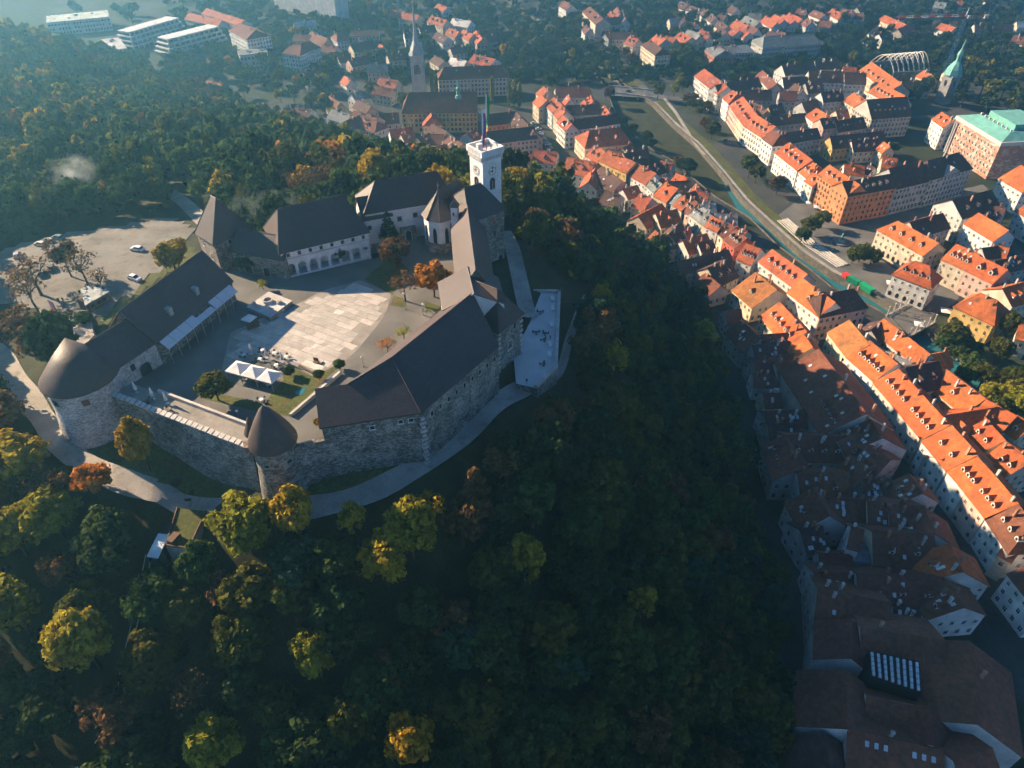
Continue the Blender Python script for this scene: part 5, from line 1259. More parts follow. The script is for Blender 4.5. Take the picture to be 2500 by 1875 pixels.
house(Z2, 'E', 'T5', 250, 342, 322, 412, 12, 11, 4.5, 0, 0, 'C', 'r', 0)
house(Z2, 'E', 'T5', 287, 238, 345, 290, 12, 10, 4.5, 0, 0, 'C', 'r', 0)
house(Z2, 'E', 'T5', 397, 378, 500, 485, 13, 12, 5, 0, 0, 'W', 'r', 4)
house(Z2, 'E', 'T5', 500, 488, 548, 545, 12, 12, 5, 0, 0, 'C', 'r', 0)
house(Z2, 'E', 'T5', 536, 585, 640, 688, 9, 12, 4, 0, 0, 'W', 'r', 0, big=1)
house(Z2, 'E', 'T5', 645, 690, 1300, 592, 11, 11, 4.5, 0, 0, 'W', 'd', 3, ch=2, ds=1)
house(Z2, 'R', 'T5', 650, 385, 1045, 368, 12, 10, 4.5, 0, 0, 'G', 'd', 1)
house(Z2, 'R', 'T5', 520, 155, 900, 148, 15, 10, 5.5, 0, 4, 'G', 'b', 0)
house(Z2, 'R', 'T5', 660, 265, 700, 300, 7, 9, 4, 0, 0, 'W', 'r', 0)
house(Z2, 'R', 'T5', 940, 262, 975, 340, 13, 9, 5, 0, 0, 'W', 'r', 2)
house(Z2, 'R', 'T5', 1110, 380, 1170, 470, 10, 9, 4, 0, 0, 'C', 'r', 2)
house(Z2, 'R', 'T5', 930, 684, 1296, 648, 20, 10, 7, 6, 4.5, 'C', 'r', 2, ds=0, ch=3)
house(Z2, 'E', 'T5', 880, 988, 1012, 1062, 13, 11, 5, 0, 0, 'W', 'r', 2)
house(Z2, 'E', 'T5', 1045, 1042, 1370, 1192, 14, 13, 4.5, 0, 0, 'Y', 'r', 0, wb=50, ch=3, desc='ornate yellow house front with rows of windows')
house(Z2, 'E', 'T5', 1372, 1203, 1600, 1330, 14, 11.5, 5, 0, 0, 'W', 'r', 0, ch=2)
house(Z2, 'E', 'T4', 958, 352, 1058, 442, 10, 11, 4, 0, 0, 'W', 'g', 4)
house(Z2, 'E', 'T4', 1062, 482, 1210, 562, 15, 10, 6, 0, 0, 'C', 'o', 1)
house(Z2, 'E', 'T4', 1215, 545, 1290, 585, 11, 10, 4, 0, 0, 'W', 'g', 0, sky=((.3, .5), (.6, .5), (.3, .75), (.6, .75)))
house(Z2, 'E', 'T4', 1290, 600, 1395, 662, 11, 10, 4, 0, 0, 'W', 'r', 1)
house(Z2, 'E', 'T4', 1402, 645, 1482, 705, 9, 10, 6, 0, 0, 'P', 'b', 2)
house(Z2, 'E', 'T4', 1484, 705, 1590, 782, 10, 10, 5, 0, 0, 'W', 'g', 3)
house(Z2, 'E', 'T4', 1592, 792, 1672, 845, 10, 10, 4, 0, 0, 'C', 'g', 1)
house(Z2, 'E', 'T4', 1674, 845, 1822, 912, 9, 11, 4, 0, 0, 'W', 'r', 3)
house(Z2, 'E', 'T4', 1824, 930, 1895, 985, 12, 10, 4.5, 0, 0, 'C', 'b', 0)
house(Z2, 'E', 'T4', 1900, 1003, 2030, 1112, 12, 11, 4.5, 0, 0, 'R', 'b', 3)
house(Z2, 'E', 'R6', 432, 142, 592, 205, 14, 11, 5.5, 0, 0, 'W', 'r', 4)
house(Z2, 'E', 'R6', 672, 172, 1040, 445, 13, 13, 5, 0, 0, 'W', 'r', 5, wb=55, ch=1, desc='long white house with five sunlit dormers in the riverside row')
house(Z2, 'E', 'R6', 985, 503, 1325, 765, 13, 13, 5.5, 0, 0, 'W', 'o', 1, ch=3, wb=45)
house(Z2, 'E', 'R6', 1335, 772, 1850, 668, 14, 13, 6, 4, 4, 'P', 'd', 0, ch=3, wb=55, big=1, desc='corner palace with pinkish pilastered front and dark roof by the footbridge')
for a in ((1150, 62, 1290, 95, 9, 'r'), (985, 150, 1150, 85, 10, 'd'), (1100, 240, 1240, 295, 10, 'o'), (1330, 212, 1460, 272, 8, 'o'), (1240, 312, 1500, 305, 11, 'd'), (1555, 352, 1610, 385, 9, 'r'), (1390, 470, 1560, 425, 9, 'b'), (1600, 432, 1720, 455, 9, 'o'),
          (1570, 560, 1800, 560, 12, 'g'), (1800, 690, 2060, 700, 12, 'g'), (2050, 845, 2180, 905, 10, 'r'), (780, 60, 1000, 30, 12, 'd'), (1880, 860, 2040, 860, 10, 'b'), (760, 110, 960, 140, 9, 'g')):
    house(Z2, 'R', 'T4', *a[:5], 9, 4, 0, 0, rng.choice('WCG'), a[5], rng.choice((0, 0, 1)), wb=12)
for a in ((1330, 890, 1430, 840, 9, 'r'), (1340, 960, 1540, 930, 11, 'd'), (1450, 900, 1620, 880, 9, 'b'), (1150, 900, 1330, 930, 10, 'd')):
    house(Z2, 'R', 'T5', *a[:5], 9, 4, 0, 0, rng.choice('WCG'), a[5], 0, wb=12)
Z3 = 'houses at the foot of the wooded castle hill'
for a in (('T5', 270, 915, 545, 942, 13, 8, 5, 'r', 1), ('T5', 0, 950, 245, 962, 11, 8, 5, 'r', 1), ('T5', 668, 1002, 990, 1062, 17, 8, 6, 'r', 2), ('T5', 1030, 1070, 915, 1300, 10, 8, 4, 'r', 0), ('T5', 1075, 1110, 1330, 1290, 15, 8, 6, 'd', 0),
          ('T4', 690, 405, 860, 355, 11, 8, 4, 'r', 1), ('T4', 900, 455, 1035, 515, 13, 8, 5, 'r', 0), ('T4', 870, 725, 1155, 575, 13, 8, 5, 'o', 0), ('T4', 1085, 695, 1335, 645, 13, 9, 5, 'o', 1), ('T4', 1250, 935, 1370, 805, 11, 9, 5, 'd', 0), ('T4', 1185, 992, 1385, 935, 10, 8, 4, 'd', 0),
          ('T4', 1410, 1020, 1695, 935, 12, 8, 5, 'o', 0), ('T4', 1590, 1045, 1760, 1010, 11, 9, 4, 'b', 1), ('T4', 1335, 1278, 1955, 1132, 10, 9, 4, 'd', 0), ('T4', 1705, 1350, 1950, 1235, 16, 8, 6, 'd', 2), ('T4', 1080, 900, 1140, 960, 8, 8, 4, 'r', 0), ('T4', 1430, 900, 1500, 880, 8, 9, 4, 'r', 0),
          ('T4', 1660, 1420, 1800, 1520, 8, 7, 3, 'b', 0), ('T4', 480, 420, 660, 470, 13, 8, 5, 'd', 0)):
    house(Z3, 'R', a[0], a[1], a[2], a[3], a[4], a[5], a[6], a[7], 0, 0, rng.choice('WCCB'), a[8], a[9], wb=14)
house(Z3, 'R', 'R6', 640, 290, 868, 478, 22, 8, 7, 0, 0, 'C', 'm', 1, ch=3, wb=10, desc='wide mossy orange roof in full sun at the wood edge')
house(Z3, 'R', 'R6', 900, 612, 1190, 930, 15, 11, 6, 0, 0, 'C', 'o', 5, ch=3, wb=12, ds=0)
house(Z3, 'R', 'R6', 485, 805, 690, 1005, 13, 9, 5, 0, 0, 'B', 'b', 1, wb=12)
house(Z3, 'R', 'R6', 700, 965, 1140, 935, 9, 10, 4, 0, 0, 'W', 'b', 3, wb=14)
house(Z3, 'R', 'R6', 1150, 945, 1255, 1100, 13, 11, 5, 0, 0, 'C', 'o', 0, wb=12)
house(Z3, 'R', 'R6', 100, 300, 260, 430, 10, 7, 4, 0, 0, 'C', 'b', 0, wb=8)
house(Z3, 'R', 'R6', 320, 700, 480, 690, 10, 8, 4, 0, 0, 'B', 'b', 0, wb=8)
Z4 = 'roofs along the dark lane in the hill shadow'
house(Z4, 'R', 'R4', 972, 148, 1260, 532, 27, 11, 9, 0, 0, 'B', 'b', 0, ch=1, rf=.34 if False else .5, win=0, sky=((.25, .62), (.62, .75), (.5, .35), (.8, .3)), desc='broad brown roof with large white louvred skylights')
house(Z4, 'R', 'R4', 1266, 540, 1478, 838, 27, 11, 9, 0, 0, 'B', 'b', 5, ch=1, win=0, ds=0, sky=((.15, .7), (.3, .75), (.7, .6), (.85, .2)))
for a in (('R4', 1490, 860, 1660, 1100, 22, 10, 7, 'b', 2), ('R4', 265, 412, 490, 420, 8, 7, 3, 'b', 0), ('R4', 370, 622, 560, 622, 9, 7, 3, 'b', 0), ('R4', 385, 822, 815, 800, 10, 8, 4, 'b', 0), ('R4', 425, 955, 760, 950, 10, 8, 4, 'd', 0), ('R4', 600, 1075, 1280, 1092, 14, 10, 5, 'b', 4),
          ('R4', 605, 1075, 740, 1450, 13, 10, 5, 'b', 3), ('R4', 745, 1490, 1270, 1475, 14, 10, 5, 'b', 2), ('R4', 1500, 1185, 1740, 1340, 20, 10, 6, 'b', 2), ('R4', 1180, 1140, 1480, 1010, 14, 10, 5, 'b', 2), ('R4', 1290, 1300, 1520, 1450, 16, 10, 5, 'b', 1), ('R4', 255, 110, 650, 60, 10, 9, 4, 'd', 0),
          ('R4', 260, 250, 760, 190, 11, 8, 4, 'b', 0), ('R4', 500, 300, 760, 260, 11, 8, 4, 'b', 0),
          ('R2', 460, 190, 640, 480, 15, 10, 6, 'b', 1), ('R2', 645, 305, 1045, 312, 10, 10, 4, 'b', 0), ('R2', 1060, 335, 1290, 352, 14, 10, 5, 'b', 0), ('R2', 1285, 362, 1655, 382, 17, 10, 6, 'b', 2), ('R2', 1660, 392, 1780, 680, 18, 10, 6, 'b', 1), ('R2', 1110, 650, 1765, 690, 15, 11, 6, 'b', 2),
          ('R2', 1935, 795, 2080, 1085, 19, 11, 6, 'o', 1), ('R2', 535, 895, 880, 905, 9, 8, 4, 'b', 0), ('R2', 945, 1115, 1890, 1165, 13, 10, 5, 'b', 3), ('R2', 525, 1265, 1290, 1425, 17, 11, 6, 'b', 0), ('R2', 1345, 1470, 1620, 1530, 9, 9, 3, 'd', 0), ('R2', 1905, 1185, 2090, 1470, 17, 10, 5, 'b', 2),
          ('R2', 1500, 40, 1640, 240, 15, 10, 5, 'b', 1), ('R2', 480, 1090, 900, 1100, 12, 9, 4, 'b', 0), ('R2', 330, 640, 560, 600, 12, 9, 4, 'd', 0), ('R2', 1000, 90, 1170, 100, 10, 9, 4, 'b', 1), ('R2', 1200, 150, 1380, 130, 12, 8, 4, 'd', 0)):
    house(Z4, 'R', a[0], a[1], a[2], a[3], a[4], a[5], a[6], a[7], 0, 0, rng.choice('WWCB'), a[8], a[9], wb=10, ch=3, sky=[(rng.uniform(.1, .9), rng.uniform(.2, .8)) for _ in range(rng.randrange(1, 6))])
house(Z4, 'R', 'R2', 885, 606, 1010, 640, 9, 15, 4, 0, 0, 'W', 'b', 0, wb=16, desc='tall narrow white house rising above the dark lane roofs')
house(Z4, 'E', 'R2', 900, 965, 1480, 1010, 7, 10, 1.2, 0, 0, 'W', 'g', 0, win=0, ch=0)
# big atrium block in the lower corner
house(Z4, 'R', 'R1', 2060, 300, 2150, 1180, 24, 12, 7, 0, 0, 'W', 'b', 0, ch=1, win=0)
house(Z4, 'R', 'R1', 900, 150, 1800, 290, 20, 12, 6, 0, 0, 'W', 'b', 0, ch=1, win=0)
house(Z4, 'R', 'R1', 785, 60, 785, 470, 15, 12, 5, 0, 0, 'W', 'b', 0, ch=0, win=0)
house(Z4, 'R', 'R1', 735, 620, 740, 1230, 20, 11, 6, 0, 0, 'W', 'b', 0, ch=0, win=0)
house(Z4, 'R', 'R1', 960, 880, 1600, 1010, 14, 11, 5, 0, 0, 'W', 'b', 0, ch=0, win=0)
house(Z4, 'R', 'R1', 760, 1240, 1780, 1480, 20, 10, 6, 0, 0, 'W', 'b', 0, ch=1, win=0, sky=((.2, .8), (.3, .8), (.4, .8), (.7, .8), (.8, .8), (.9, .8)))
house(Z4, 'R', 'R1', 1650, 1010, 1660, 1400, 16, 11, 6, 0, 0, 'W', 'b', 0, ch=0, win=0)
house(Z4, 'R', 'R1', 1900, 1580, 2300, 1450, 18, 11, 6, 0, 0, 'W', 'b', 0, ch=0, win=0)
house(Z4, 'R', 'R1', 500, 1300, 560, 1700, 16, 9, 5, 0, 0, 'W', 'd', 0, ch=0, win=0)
GLZ = ZC + 19.0
gq = [at(*px('R1', x, y), GLZ) for x, y in ((975, 380), (1530, 500), (1552, 850), (1000, 660))]
AT = thing('atrium_roof', 'sloping glass atrium roof with eight bright white ribs', 'glass roof', gq[0])
b = MB(); b.prism([(p.x, p.y) for p in gq][::-1], ZC, GLZ - .3); b.build('frame', M['dark'], AT)
for i in range(8):
    f0, f1 = (i + .28) / 8, (i + .72) / 8
    for j in range(5):
        g0, g1 = .08 + j * .18, .08 + j * .18 + .15
        cn = [gq[0].lerp(gq[1], f).lerp(gq[3].lerp(gq[2], f), g) for f, g in ((f0, g0), (f1, g0), (f1, g1), (f0, g1))]
        bb = MB(); bb.prism([(p.x, p.y) for p in cn][::-1], GLZ - .3, GLZ + .15); bb.build('glass_pane', M['skyglass'], AT)
Z5 = 'tall house fronts on the sunny side of the lane'
house(Z5, 'E', 'R5', 95, 230, 300, 495, 15, 13, 5.5, 0, 0, 'C', 'm', 0, ch=4, desc='pale house front with moss-streaked orange roof at the lane end')
house(Z5, 'E', 'R5', 302, 500, 588, 752, 17, 13, 6, 0, 0, 'W', 'o', 5, ch=2, wb=50, sky=((.45, .72), (.8, .5)))
house(Z5, 'E', 'R5', 592, 772, 850, 1075, 16, 13, 5.5, 0, 0, 'B', 'o', 4, ch=3, wb=50)
house(Z5, 'E', 'R5', 852, 1078, 1108, 1380, 16, 13, 5.5, 0, 0, 'B', 'o', 4, ch=2, wb=50)
house(Z5, 'E', 'S', 2252, 1078, 2311, 1148, 17, 13, 6, 0, 0, 'W', 'o', 2, ch=2, wb=45)
house(Z5, 'E', 'R3', 1190, 285, 1418, 558, 16, 13, 5.5, 0, 0, 'W', 'o', 3, ch=1, wb=50, desc='white front with small pink panels between its windows')
house(Z5, 'E', 'R3', 1422, 562, 1690, 903, 16, 13, 5.5, 0, 0, 'P', 'o', 3, ch=1, wb=50)
house(Z5, 'E', 'R3', 1693, 912, 2008, 1385, 15, 12.5, 6, 0, 6, 'W', 'b', 3, ch=1, wb=50, desc='white corner house at the near end of the lane fronts')
house(Z5, 'E', 'S', 2462, 1402, 2540, 1500, 14, 12, 5, 0, 0, 'W', 'b', 1, wb=30)
for a in (('R5', 700, 85, 1195, 465, 10, 12, 4, 'o', 0), ('R5', 1200, 472, 1400, 435, 9, 10, 4, 'o', 0), ('R5', 935, 612, 1285, 545, 16, 12, 6, 'd', 2), ('R5', 1375, 635, 1790, 945, 15, 11, 5, 'o', 1), ('R5', 1805, 960, 2125, 1130, 15, 11, 5, 'o', 1), ('R5', 1320, 1135, 1935, 1038, 14, 11, 5, 'o', 2),
          ('R5', 1805, 1172, 2005, 1395, 12, 11, 5, 'o', 2), ('R5', 2015, 1412, 2230, 1565, 17, 11, 5, 'o', 1), ('R5', 720, 420, 1000, 560, 11, 11, 4, 'g', 0), ('R5', 700, 100, 560, 200, 10, 11, 4, 'd', 0), ('R5', 1410, 930, 1580, 1060, 8, 8, 3, 'o', 0), ('R5', 1330, 1600, 1700, 1500, 12, 10, 4, 'o', 1), ('R5', 2140, 1130, 2300, 1230, 12, 10, 4, 'o', 1),
          ('R3', 2130, 20, 2290, 160, 14, 11, 5, 'o', 1), ('R3', 1560, 440, 2060, 560, 13, 10, 4, 'b', 0), ('R3', 2000, 640, 2230, 800, 14, 10, 5, 'b', 1), ('R3', 2080, 1100, 2260, 1200, 13, 10, 5, 'b', 0)):
    house(Z5, 'R', a[0], a[1], a[2], a[3], a[4], a[5], a[6], a[7], 0, 0, rng.choice('WCCB'), a[8], a[9], wb=12, desc=None)
Z6 = 'houses near the yellow church'
SJ = house(Z6, 'R', 'V2', 655, 1002, 1388, 992, 22, 14, 10, 5, 0, 'Y', 'b', 0, ch=0, name='church', cat='church', big=1, wb=30, desc='long yellow church with steep brown roof and tall windows')
house(Z6, 'E', 'V2', 975, 862, 1742, 832, 16, 14, 6.5, 5, 5, 'B', 'b', 0, name='school_building', cat='building', big=1, wb=60, desc='long beige three storey building behind the church and poplars')
house(Z6, 'E', 'S', 1190, 352, 1312, 338, 15, 11, 5, 0, 0, 'P', 'd', 0, big=1, wb=45, desc='pink long building beside the row of parked cars')
house(Z6, 'R', 'V2', 1480, 1240, 1815, 1205, 12, 10, 5, 0, 0, 'O', 'd', 0)
house(Z6, 'R', 'V2', 1815, 1210, 2010, 1420, 12, 10, 5, 0, 0, 'P', 'd', 0)
house(Z6, 'R', 'V2', 890, 1195, 905, 1260, 13, 9, 5, 3, 3, 'P', 'r', 0, ch=0, name='side_chapel', cat='chapel', desc='pink side chapel with orange roof against the church')
house(Z6, 'E', 'T6', 100, 600, 465, 705, 13, 9, 4.5, 3, 3, 'W', 'b', 2, big=1, wb=30)
for a in (('V2', 445, 1405, 690, 1375, 11, 'r', 1), ('V2', 570, 1450, 700, 1420, 9, 'r', 1), ('V2', 745, 1490, 880, 1440, 10, 'b', 1), ('V2', 905, 1345, 1075, 1425, 11, 'd', 0), ('V2', 890, 1455, 1080, 1455, 14, 'b', 0), ('V2', 1100, 1470, 1240, 1560, 13, 'b', 0), ('V2', 1285, 1450, 1370, 1400, 12, 'r', 2), ('V2', 645, 1565, 850, 1605, 11, 'r', 1),
          ('V2', 310, 1485, 430, 1540, 10, 'r', 0), ('V2', 880, 1600, 1060, 1560, 11, 'r', 1), ('V2', 1180, 1620, 1260, 1600, 9, 'r', 0), ('V2', 60, 1200, 330, 1260, 12, 'b', 0), ('V2', 100, 1080, 250, 1150, 10, 'd', 0), ('V2', 400, 1230, 540, 1220, 10, 'b', 0), ('V2', 340, 840, 540, 870, 12, 'r', 1), ('V2', 280, 930, 480, 960, 9, 'b', 0),
          ('V2', 940, 820 - 220, 1040, 660, 11, 'd', 0), ('V2', 1360, 590, 1590, 640, 16, 'r', 2), ('V2', 1470, 400, 1580, 370, 12, 'b', 0), ('V2', 1090, 300, 1200, 340, 10, 'r', 1), ('V2', 1240, 320, 1350, 370, 10, 'r', 1), ('V2', 1380, 330, 1450, 420, 10, 'r', 2), ('V2', 900, 170, 1070, 220, 12, 'r', 3), ('V2', 960, 350, 1080, 400, 12, 'd', 0),
          ('V2', 970, 40, 1070, 80, 11, 'r', 0), ('V2', 480, 110, 770, 170, 14, 'r', 0), ('V2', 340, 480, 380, 500, 8, 'r', 0), ('V2', 420, 590, 600, 570, 12, 'd', 0), ('V2', 200, 700, 420, 690, 12, 'g', 0), ('V2', 1100, 520, 1260, 500, 12, 'b', 0), ('V2', 600, 330, 760, 320, 13, 'd', 0), ('V2', 760, 290, 930, 270, 12, 'd', 0), ('V2', 0, 640, 200, 600, 12, 'd', 0), ('V2', 20, 480, 250, 440, 13, 'd', 0), ('V2', 30, 330, 330, 320, 14, 'd', 0), ('V2', 1110, 620, 1280, 660, 10, 'w', 0), ('V2', 1130, 200, 1330, 230, 14, 'w', 0)):
    house(Z6, 'R', a[0], a[1], a[2], a[3], a[4], a[5], rng.uniform(7, 9.5), rng.uniform(3.5, 5), 0, 0, rng.choice('WWCPB'), a[6], a[7], wb=10)
Z7 = 'pale buildings in the hazy town edge'
for a in (('V1', 165, 630, 785, 460, 22, 14), ('C1', 860, 325, 1210, 215, 22, 14)):
    u0, v0 = px(a[0], a[1], a[2]); u1, v1 = px(a[0], a[3], a[4]); p, q = at(u0, v0, ZC), at(u1, v1, ZC); f_ = Frame(p, q, a[5]); rt = thing('office_block', '', 'office building', (*f_.p(f_.L / 2, 8), ZC), Z7)
    rt['_c'] = 0; rt['_z'] = Z7; rt['_d'] = 'white framed terraced office block with flat roof'; f_.root = rt; HOUSES.append(f_)
    for k in range(4):
        b = MB(); s = k * 1.4; b.prism([f_.p(s, s), f_.p(f_.L - s, s), f_.p(f_.L - s, f_.D - s), f_.p(s, f_.D - s)], ZC + k * 3.6, ZC + k * 3.6 + 2.5, top=False); b.build('glazing', M['glass'], rt)
        b = MB(); b.prism([f_.p(s - .6, s - .6), f_.p(f_.L - s + .6, s - .6), f_.p(f_.L - s + .6, f_.D - s + .6), f_.p(s - .6, f_.D - s + .6)], ZC + k * 3.6 + 2.5, ZC + k * 3.6 + 3.6, bot=True); b.build('floor_band', M['plaster'], rt, color=(.72, .72, .7))
        n_ = int(f_.L / 6)
        for i in range(n_ + 1):
            q_ = f_.p(s + (f_.L - 2 * s) * i / n_, s - .25); bb = MB(); bb.box((q_.x, q_.y, ZC + k * 3.6), (.9, .7, 2.6), math.atan2(f_.a.y, f_.a.x)); bb.build('pier', M['plaster'], rt, color=(.72, .72, .7))
for a in (('C1', 1470, 195, 1585, 255, 22, 17, 'W', 'b'), ('V1', 1365, 575, 1555, 600, 20, 17, 'W', 'b'), ('V1', 1570, 600, 1780, 510, 16, 15, 'W', 'b'), ('V1', 1960, 450, 2095, 430, 16, 14, 'W', 'b'), ('C1', 300, 150, 700, 110, 30, 12, 'W', 'w'), ('C1', 640, 260, 690, 330, 16, 10, 'W', 'w'), ('C1', 1540, 360, 1720, 340, 16, 10, 'W', 'g')):
    house(Z7, 'E', *a[:6], a[6], 5, 4 if a[8] == 'b' else 0, 4 if a[8] == 'b' else 0, a[7], a[8], 0, flat=a[8] in 'wg', big=1, wb=40, noun='block', name='apartment_block', cat='building')
house(Z7, 'B', 'V1', 1290, 90, 1960, 232, 18, 44, 5, 0, 0, 'W', 'w', 0, flat=True, big=1, wb=75, name='apartment_block', cat='building', desc='tall pale slab high-rise fading into the haze')
for a in (('V1', 210, 900, 375, 940, 12, 'r'), ('V1', 560, 870, 760, 920, 12, 'r'), ('V1', 510, 1000, 700, 1010, 11, 'b'), ('V1', 700, 1010, 800, 1020, 11, 'b'), ('V1', 810, 1030, 910, 1040, 12, 'r'), ('V1', 1090, 1160, 1200, 1140, 11, 'b'), ('V1', 1380, 1170, 1490, 1150, 11, 'b'), ('V1', 1500, 1160, 1680, 1180, 12, 'b'), ('V1', 1880, 1040, 1990, 1110, 9, 'b'), ('V1', 1900, 1180, 2110, 1240, 11, 'g'), ('V1', 2030, 1320, 2200, 1250, 11, 'b'),
          ('V1', 1600, 780, 1760, 760, 10, 'b'), ('V1', 2040, 820, 2110, 860, 9, 'r'), ('V1', 2110, 1010, 2212, 980, 10, 'g'), ('V1', 1500, 370, 1700, 380, 12, 'b'), ('V1', 1680, 340, 1860, 420, 12, 'b'), ('V1', 1800, 480, 1960, 500, 11, 'b'), ('V1', 1960, 600, 2100, 580, 10, 'b'), ('V1', 360, 140, 720, 220, 14, 'r'), ('V1', 550, 90, 960, 220, 14, 'r'), ('V1', 1490, 240, 1720, 220, 12, 'w')):
    house(Z7, 'R', *a[:6], rng.uniform(7, 10), rng.uniform(3.5, 5), 0, 0, rng.choice('WWWC'), a[6], 0, wb=8)
Z8 = 'houses beyond the river bridge'
for a in (('V3', 690, 80, 850, 230, 15, 'b', 12), ('V3', 870, 400, 950, 375, 9, 'r', 9), ('V3', 960, 380, 1260, 385, 13, 'd', 10), ('V3', 1160, 440, 1270, 470, 13, 'r', 11), ('V3', 1480, 420, 1600, 470, 14, 'r', 10), ('V3', 1600, 430, 1720, 460, 11, 'r', 9), ('V3', 1780, 385, 1910, 450, 15, 'r', 10), ('V3', 1870, 370, 2010, 430, 13, 'g', 9), ('V3', 2010, 360, 2080, 380, 9, 'r', 8), ('V3', 2070, 420, 2130, 440, 9, 'r', 8),
          ('V3', 1020, 80, 1050, 180, 9, 'b', 10), ('V3', 1080, 130, 1120, 230, 9, 'd', 9), ('V3', 880, 220, 1080, 200, 14, 'd', 9), ('V3', 650, 290, 690, 350, 9, 'd', 9), ('V3', 1640, 220, 1790, 215, 12, 'g', 8), ('V3', 380, 10, 470, 60, 12, 'b', 11), ('V3', 930, 140, 1020, 170, 9, 'r', 8)):
    house(Z8, 'R', *a[:6], a[7], 4.5, 0, 0, rng.choice('WCC'), a[6], rng.choice((0, 0, 2)), wb=12)
house(Z8, 'E', 'V3', 1300, 540, 1470, 665, 14, 14, 4, 3, 3, 'C', 'd', 0, big=1, wb=50, desc='cream house front with row of roof finials facing the far bank road')
for a in (('V4', 200, 345, 265, 395, 20, 9, 'K', 'g'), ('V4', 530, 275, 590, 330, 20, 11, 'C', 'g')):
    house(Z8, 'E', *a[:6], a[6], 4, 3, 3, a[7], a[8], 0, big=1, wb=30, name='school_building', cat='building')
house(Z8, 'E', 'V4', 265, 375, 540, 360, 18, 9, 4, 3, 3, 'G', 'g', 0, big=1, wb=40, name='school_building', cat='building', desc='low grey building with metal roof among trees')
house(Z8, 'E', 'V4', 600, 330, 1000, 300, 20, 12, 6, 5, 5, 'G', 'g', 0, big=1, wb=50, name='school_building', cat='building', desc='long grey building with tall columns of windows and mansard roof')
Z9 = 'small houses of the far suburb'
for a in (('V4', 420, 135, 500, 180, 'r'), ('V4', 380, 175, 440, 210, 'r'), ('V4', 430, 185, 510, 225, 'r'), ('V4', 500, 170, 570, 205, 'b'), ('V4', 300, 145, 360, 180, 'd'), ('V4', 300, 190, 350, 220, 'd'), ('V4', 620, 110, 700, 155, 'r'), ('V4', 680, 100, 750, 135, 'r'), ('V4', 740, 100, 820, 140, 'r'), ('V4', 780, 90, 870, 130, 'r'), ('V4', 950, 70, 1030, 100, 'b'), ('V4', 1080, 60, 1160, 100, 'r'), ('V4', 1000, 140, 1080, 150, 'b'),
          ('V4', 900, 130, 940, 150, 'b'), ('V4', 1150, 60, 1230, 80, 'b'), ('V4', 480, 110, 580, 150, 'g'), ('V4', 80, 205, 170, 230, 'g'), ('V4', 170, 205, 230, 225, 'r'), ('V4', 240, 90, 280, 120, 'd'), ('V4', 190, 60, 230, 80, 'd'), ('V4', 130, 50, 180, 70, 'd'), ('V4', 30, 10, 90, 30, 'd'), ('V4', 80, 30, 130, 50, 'd'), ('V4', 20, 120, 70, 140, 'd'), ('V4', 100, 150, 150, 165, 'd'), ('V4', 380, 40, 430, 60, 'd'), ('V4', 500, 90, 590, 95, 'g'), ('V4', 640, 215, 720, 235, 'd'), ('V4', 700, 210, 760, 230, 'd'), ('V4', 300, 95, 350, 110, 'd'), ('V4', 840, 60, 900, 70, 'b'),
          ('V5', 310, 105, 460, 170, 'r'), ('V5', 400, 200, 490, 160, 'r'), ('V5', 200, 230, 240, 230, 'g'), ('V5', 270, 235, 340, 225, 'd'), ('V5', 700, 160, 800, 190, 'r'), ('V5', 930, 165, 1180, 170, 'd'), ('V5', 20, 80, 90, 90, 'r'), ('V5', 100, 90, 170, 100, 'b'), ('V5', 120, 50, 150, 40, 'd'), ('V5', 820, 5, 860, 15, 'b'), ('V5', 1220, 150, 1300, 150, 'w'), ('V5', 1210, 240, 1300, 260, 'b'), ('V5', 660, 10, 740, 20, 'g'), ('V5', 1000, 10, 1060, 5, 'b')):
    house(Z9, 'R', *a[:5], rng.uniform(9, 11.5), rng.uniform(5, 7.5), rng.uniform(3.8, 5), 0, 0, rng.choice('WWC'), a[5], rng.choice((0, 0, 1)), wb=5, ch=1)

